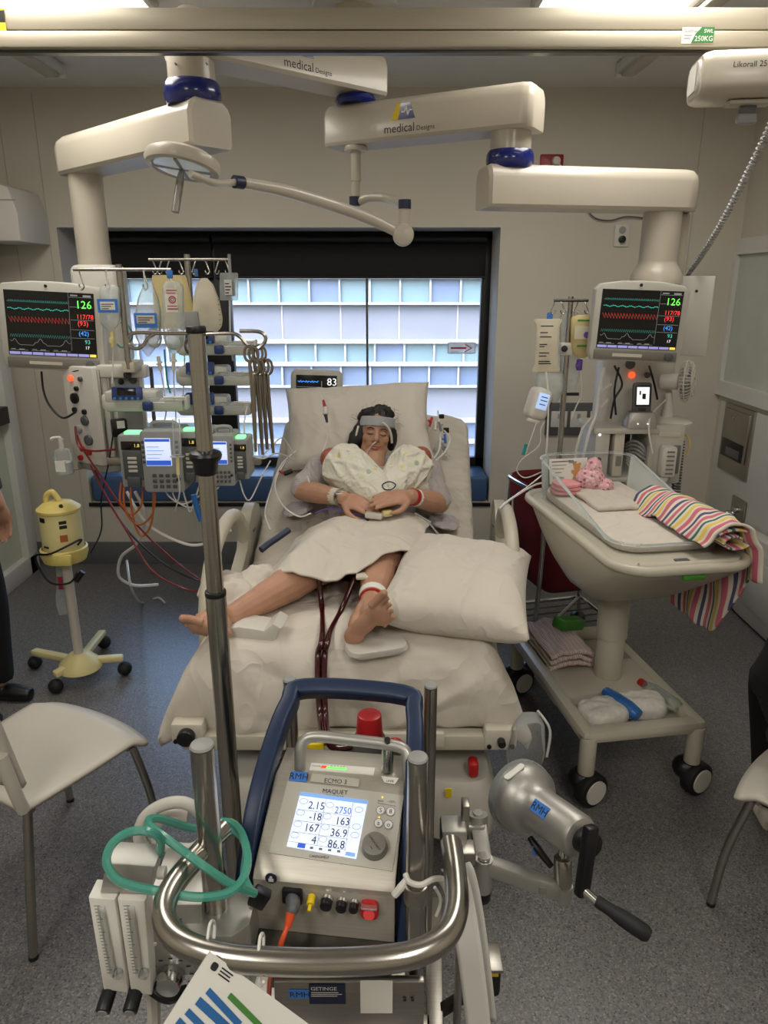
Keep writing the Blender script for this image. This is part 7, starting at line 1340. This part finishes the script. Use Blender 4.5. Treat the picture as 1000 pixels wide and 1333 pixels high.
b = B(HFm); b.tube([(x, y, .165) for x, y in rrect(.5, .46, .05, 3)], .009, 8, 1, True); part('rack_frame', b, 'chrome', hp); part('cross_brace', B(HFm).cyl((-.22, -.2, .17), (.22, .2, .17), .01), 'chrome', hp)
# ================================================================ bed end panel parked against the right wall
ep = thing('bed_end_panel', 'white moulded bed end panel standing against the right wall', 'panel', (1.99, 3.5, 0)); out = [(4.12, .2), (4.08, .36), (4.0, .44), (3.86, .475), (3.4, .50), (2.9, .50), (2.82, .4), (2.84, .06), (2.95, .012), (3.7, .012), (3.92, .05), (4.06, .12)]
part('panel', B().pri(out, 1.945, 2.03, 'yz', b=.016), 'white_plastic', ep)
part('recess', B().pri([(3.82, .1), (3.84, .3), (3.72, .38), (3.0, .38), (2.96, .1)], 1.941, 1.95, 'yz', b=.004), 'wall_low', ep)
mW = Matrix.Translation((1.939, 3.88, .40)) @ Matrix.Rotation(R(-90), 4, 'Z'); s = part('badge', B(mW).pri(rrect(.15, .075, .018, 4), 0, -.003), 'tag_blue', ep); part('lettering', B(mW).text('Rom', 0, -.02, .055, -.004, 'c'), 'paper', s)
part('hand_slot', B(mW).pri(rrect(.16, .05, .02, 4, .27, -.02), .001, -.004), 'mon_dark', ep)
# ================================================================ yellow stand
yb = PZ(104, 862, .1); ys = thing('yellow_device_stand', 'pale yellow device on a four legged wheeled stand at the left', 'stand', (yb.x, yb.y, 0))
part('hub', B().lat([(.095, .075), (.09, .1), (.06, .13), (.036, .15)], (yb.x, yb.y, 0), n=28), 'yellow_pale', ys)
for px, py in ((45, 858), (72, 889), (162, 866), (135, 832)):
    c = PZ(px, py, .05); d = (V((c.x, c.y, 0)) - V((yb.x, yb.y, 0))); e = V((yb.x, yb.y, 0)) + d * 1.0; part('leg', B().beam(V((yb.x, yb.y, .105)) + d * .15, V((e.x, e.y, .09)), .04, .03, .01), 'yellow_pale', ys); part('caster', B().ball((e.x, e.y, .034), .033, 16), 'black_rubber', ys)
zt_ = P(92, 722, yb.y).z; part('pole', B().cyl((yb.x, yb.y, .14), (yb.x, yb.y, zt_), .021, n=20), 'offwhite', ys)
dc = V((yb.x, yb.y, zt_)); k = (P(118, 690, yb.y).x - P(64, 690, yb.y).x) / 2 / .088
part('cradle', B().lat([(.05, -.03), (.088, -.02), (.098, .01), (.098, .035), (.09, .04), (.086, .02)], dc, n=32), 'yellow', ys); part('cradle_notch', B().box(dc + V((.03, -.095, .01)), (.08, .02, .05), .008), 'yellow', ys)
part('canister', B().lat([(.08, .03), (.084, .034), (.084, .2), (.082, .205)], dc, n=36), 'yellow_pale', ys); part('lid', B().lat([(.084, .2), (.09, .205), (.09, .215), (.06, .238), (.02, .245)], dc, n=36), 'yellow', ys)
part('lid_handle', B().tube([dc + V((-.05, 0, .225)), dc + V((-.046, 0, .265)), dc + V((-.02, 0, .285)), dc + V((.0, 0, .26)), dc + V((.01, 0, .235))], .012, 10), 'yellow', ys); part('lid_button', B().cyl(dc + V((.035, -.045, .225)), dc + V((.036, -.055, .24)), .008), 'black', ys)
for an, z, h_, m_ in ((-60, .17, .014, 'ink'), (-60, .15, .014, 'ink'), (-120, .18, .02, 'ink'), (-62, .1, .03, 'hose_orange'), (-118, .06, .008, 'ink')):
    a = R(an); part('printed_mark', B(Matrix.Translation(dc + V((math.cos(a) * .0845, math.sin(a) * .0845, z))) @ Matrix.Rotation(a + math.pi / 2, 4, 'Z')).box((0, 0, 0), (.03, .001, h_)), m_, ys)
part('power_lead', B().tube([dc + V((.08, -.04, .06)), dc + V((.1, -.06, .09)), dc + V((-.0, -.12, .05)), dc + V((-.08, -.09, .03)), dc + V((-.09, -.06, -.04)), dc + V((-.04, -.08, -.1)), dc + V((.04, -.08, -.1)), dc + V((.07, -.06, -.06))], .0045, 8), 'black', ys); part('lead_plug', B().cyl(dc + V((.06, -.06, -.1)), dc + V((.09, -.05, -.06)), .012), 'black', ys)
t = thing('plastic_sleeve', 'clear plastic sleeve dangling from the yellow stand', 'sleeve', dc + V((-.04, .03, -.3))); o = B(); o.grid(lambda u, v: dc + V((lerp(-.07, -.02, u) + .01 * math.sin(v * 6), .02 + .02 * u, lerp(-.03, -.3, v))), 6, 12); part('film', o, 'bag_film', t); part('red_print', B().box(dc + V((-.045, .015, -.14)), (.02, .003, .06)), 'ink_red', t)
# ================================================================ chairs
def chair(label, loc, rz):
    t = thing('chair', label, 'chair', (loc[0], loc[1], 0), 'white plastic chairs'); f = MX((loc[0], loc[1], 0), rz)
    def seat(u, v):
        x = (u * 2 - 1); hw = lerp(.205, .235, v); y = lerp(-.21, .235, v) - .03 * x * x * v; return f @ V((x * hw, y, .445 - .022 * math.cos(x * 1.5) * math.sin(math.pi * min(v * 1.1, 1)) - .03 * sstep(.85, 1, v) - .012 * abs(x) ** 6))
    b = B(); b.grid(seat, 24, 24); s = part('seat', b, 'shell', t, sharp=180); md = s.modifiers.new('th', 'SOLIDIFY'); md.thickness = .014; md.offset = -1
    def back(u, v):
        x = u * 2 - 1; hw = lerp(.2, .215, v) * (1 - .12 * sstep(.85, 1, v)); z = lerp(.50, .84, v); return f @ V((x * hw, -.215 - .07 * v + .035 * (1 - x * x) * -1 + .035, z - .03 * x * x * sstep(.7, 1, v)))
    b = B(); b.grid(back, 20, 16); s = part('backrest', b, 'shell', t, sharp=180); md = s.modifiers.new('th', 'SOLIDIFY'); md.thickness = .016
    for sx in (-1, 1):
        part('back_post', B(f).tube([(sx * .198, -.2, .43), (sx * .203, -.217, .5), (sx * .2, -.235, .62)], .017, 10), 'shell', t)
        l = part('leg', B(f).tube([(sx * .2, -.19, .425), (sx * .215, -.23, .2), (sx * .225, -.26, .008)], .0125, 12), 'steel', t); part('foot_cap', B(f).cyl((sx * .225, -.26, 0), (sx * .225, -.26, .012), .013, n=12), 'black_rubber', l)
        l = part('leg', B(f).tube([(sx * .2, .17, .398), (sx * .21, .21, .2), (sx * .215, .225, .008)], .0125, 12), 'steel', t); part('foot_cap', B(f).cyl((sx * .215, .225, 0), (sx * .215, .225, .012), .013, n=12), 'black_rubber', l)
    b = B(f); b.box((0, .16, .396), (.4, .02, .02), .004).box((0, -.17, .405), (.38, .02, .02), .004); part('under_frame', b, 'steel', t); return t
chair('white plastic chair with steel legs at the left, empty seat', (-1.03, 1.87), -28); chair('white plastic chair at the right edge under the seated person', (1.275, 1.68), 40)
# ================================================================ people at the edges of the view
def person(label, J, top, trouser, shoe, hairm, gait=None):
    t = thing('person', label, 'person', (J['hip'][0], J['hip'][1], 0)); g = {k: V(v) for k, v in J.items() if k != 'turn'}
    b = B(); hm = Matrix.Translation(g['head']) @ g_turn(J); add_head(b, hm, .95); b.tube([hm @ V((0, .02, -.06)), g['neck'], g['chest']], [.05, .05, .08], 14, 4); up = (g['neck'] - g['hip']).normalized()
    b.ball(g['chest'], (.15, .1, .17), 18); b.ball(g['hip'], (.15, .11, .14), 18); b.tube([g['chest'], g['hip']], .13, 16, 0)
    for s_ in 'LR':
        limb(b, [g['sh' + s_], g['el' + s_]], [.05, .04]); limb(b, [g['el' + s_], g['wr' + s_]], [.04, .028]); hand(b, g['wr' + s_], g['wr' + s_] - g['el' + s_] if 'fd' + s_ not in g else g['fd' + s_], g.get('pn' + s_, V((0, 1, 0))), 1 if s_ == 'L' else -1, .5)
        limb(b, [g['th' + s_], g['kn' + s_]], [.085, .055]); limb(b, [g['kn' + s_], g['an' + s_]], [.055, .036])
    part('body', fuse(b, .006, 4), 'skin', t, sharp=180)
    b = B(); b.ball(g['chest'], (.19, .13, .2), 18); b.tube([g['chest'] + up * .1, g['chest'], g['hip'] + up * .05, g['hip'] - V((0, 0, .03))], [.1, .165, .165, .185], 20, 4)
    for s_ in 'LR': b.tube([g['chest'] + (g['sh' + s_] - g['chest']) * .5 + up * .02, g['sh' + s_], g['sh' + s_].lerp(g['el' + s_], .5), g['el' + s_], g['el' + s_].lerp(g['wr' + s_], .75)], [.085, .072, .062, .056, .044], 14, 4)
    b = fuse(b, .009, 5)
    for v in b.bm.verts: v.co += V((1, 0, 0)) * .006 * nz(v.co.x * 14, v.co.y * 14, v.co.z * 20)
    part('jacket', b, top, t, sharp=180)
    b = B(); b.ball(g['hip'], (.17, .14, .12), 18)
    for s_ in 'LR': b.tube([g['th' + s_], g['th' + s_].lerp(g['kn' + s_], .5), g['kn' + s_], g['kn' + s_].lerp(g['an' + s_], .5), g['an' + s_] + V((0, 0, .01))], [.105, .095, .078, .07, .062], 16, 4)
    part('trousers', fuse(b, .009, 4), trouser, t, sharp=180)
    for s_ in 'LR':
        fd = V(J['foot']).normalized(); a = g['an' + s_]; b = B(); b.ball(a + V((0, 0, -.03)) - fd * .01, (.04, .045, .045), 14); b.tube([a - fd * .03 + V((0, 0, -.055)), a + fd * .06 + V((0, 0, -.055)), a + fd * .14 + V((0, 0, -.062))], [.036, .04, .028], 14, 3); b = fuse(b, .006, 3)
        for v in b.bm.verts: v.co.z = max(v.co.z, .002)
        part('shoe', b, shoe, t, sharp=180)
    b = B(hm); b.ball((0, .03, .04), (.084, .098, .09), 20); b.ball((0, .05, -.03), (.075, .06, .08), 16); part('hair', fuse(b, .008, 4), hairm, t, sharp=180); return t
def g_turn(J): return Matrix.Rotation(R(J['turn']), 4, 'Z') @ Matrix.Rotation(R(6), 4, 'X')
px_, py_ = -1.73, 2.74
person('person standing at the left edge in black trousers with a watch on the wrist', dict(turn=100, head=(px_ + .02, py_, 1.6), neck=(px_, py_, 1.44), chest=(px_, py_, 1.25), hip=(px_, py_, .92), shL=(px_ - .02, py_ - .19, 1.36), elL=(px_ - .02, py_ - .23, 1.08), wrL=(px_ + .06, py_ - .2, .86), shR=(px_, py_ + .19, 1.36), elR=(px_ + .02, py_ + .24, 1.08), wrR=(px_ + .1, py_ + .22, .86), fdL=(.1, 0, -1), fdR=(.1, 0, -1), pnL=(0, 1, 0), pnR=(0, -1, 0), thL=(px_, py_ - .09, .86), knL=(px_ + .03, py_ - .1, .48), anL=(px_, py_ - .1, .09), thR=(px_, py_ + .09, .86), knR=(px_ + .05, py_ + .1, .48), anR=(px_ + .04, py_ + .1, .09), foot=(1, -.1, 0)), 'cloth_grey', 'cloth_black', 'black', 'hair')
q = V((px_ + .06, py_ - .2, .86)); pp = [o for o in COL.objects if o.name.startswith('person') and o.get('label', '').startswith('person standing')][0]; part('watch', B().cyl(q + V((-.004, 0, .03)), q + V((0, 0, .012)), .034, n=20), 'dark_steel', pp)
sx_, sy_ = 1.24, 1.70
person('person in black clothes seated on the chair at the right edge', dict(turn=170, head=(sx_ + .04, sy_ + .04, 1.27), neck=(sx_ + .04, sy_, 1.10), chest=(sx_ + .03, sy_ - .02, .90), hip=(sx_, sy_, .56), shL=(sx_ - .15, sy_ - .02, 1.0), elL=(sx_ - .2, sy_ + .03, .73), wrL=(sx_ - .04, sy_ + .2, .64), shR=(sx_ + .2, sy_ - .02, 1.0), elR=(sx_ + .24, sy_ + .04, .73), wrR=(sx_ + .1, sy_ + .22, .64), fdL=(.6, .7, -.1), fdR=(-.5, .8, -.1), pnL=(0, 0, -1), pnR=(0, 0, -1), thL=(sx_ - .03, sy_ + .03, .54), knL=(sx_ + .04, sy_ + .42, .52), anL=(sx_ + .06, sy_ + .34, .09), thR=(sx_ + .11, sy_ + .03, .54), knR=(sx_ + .2, sy_ + .42, .52), anR=(sx_ + .2, sy_ + .36, .09), foot=(.15, 1, 0)), 'cloth_black', 'cloth_black', 'offwhite', 'hair')
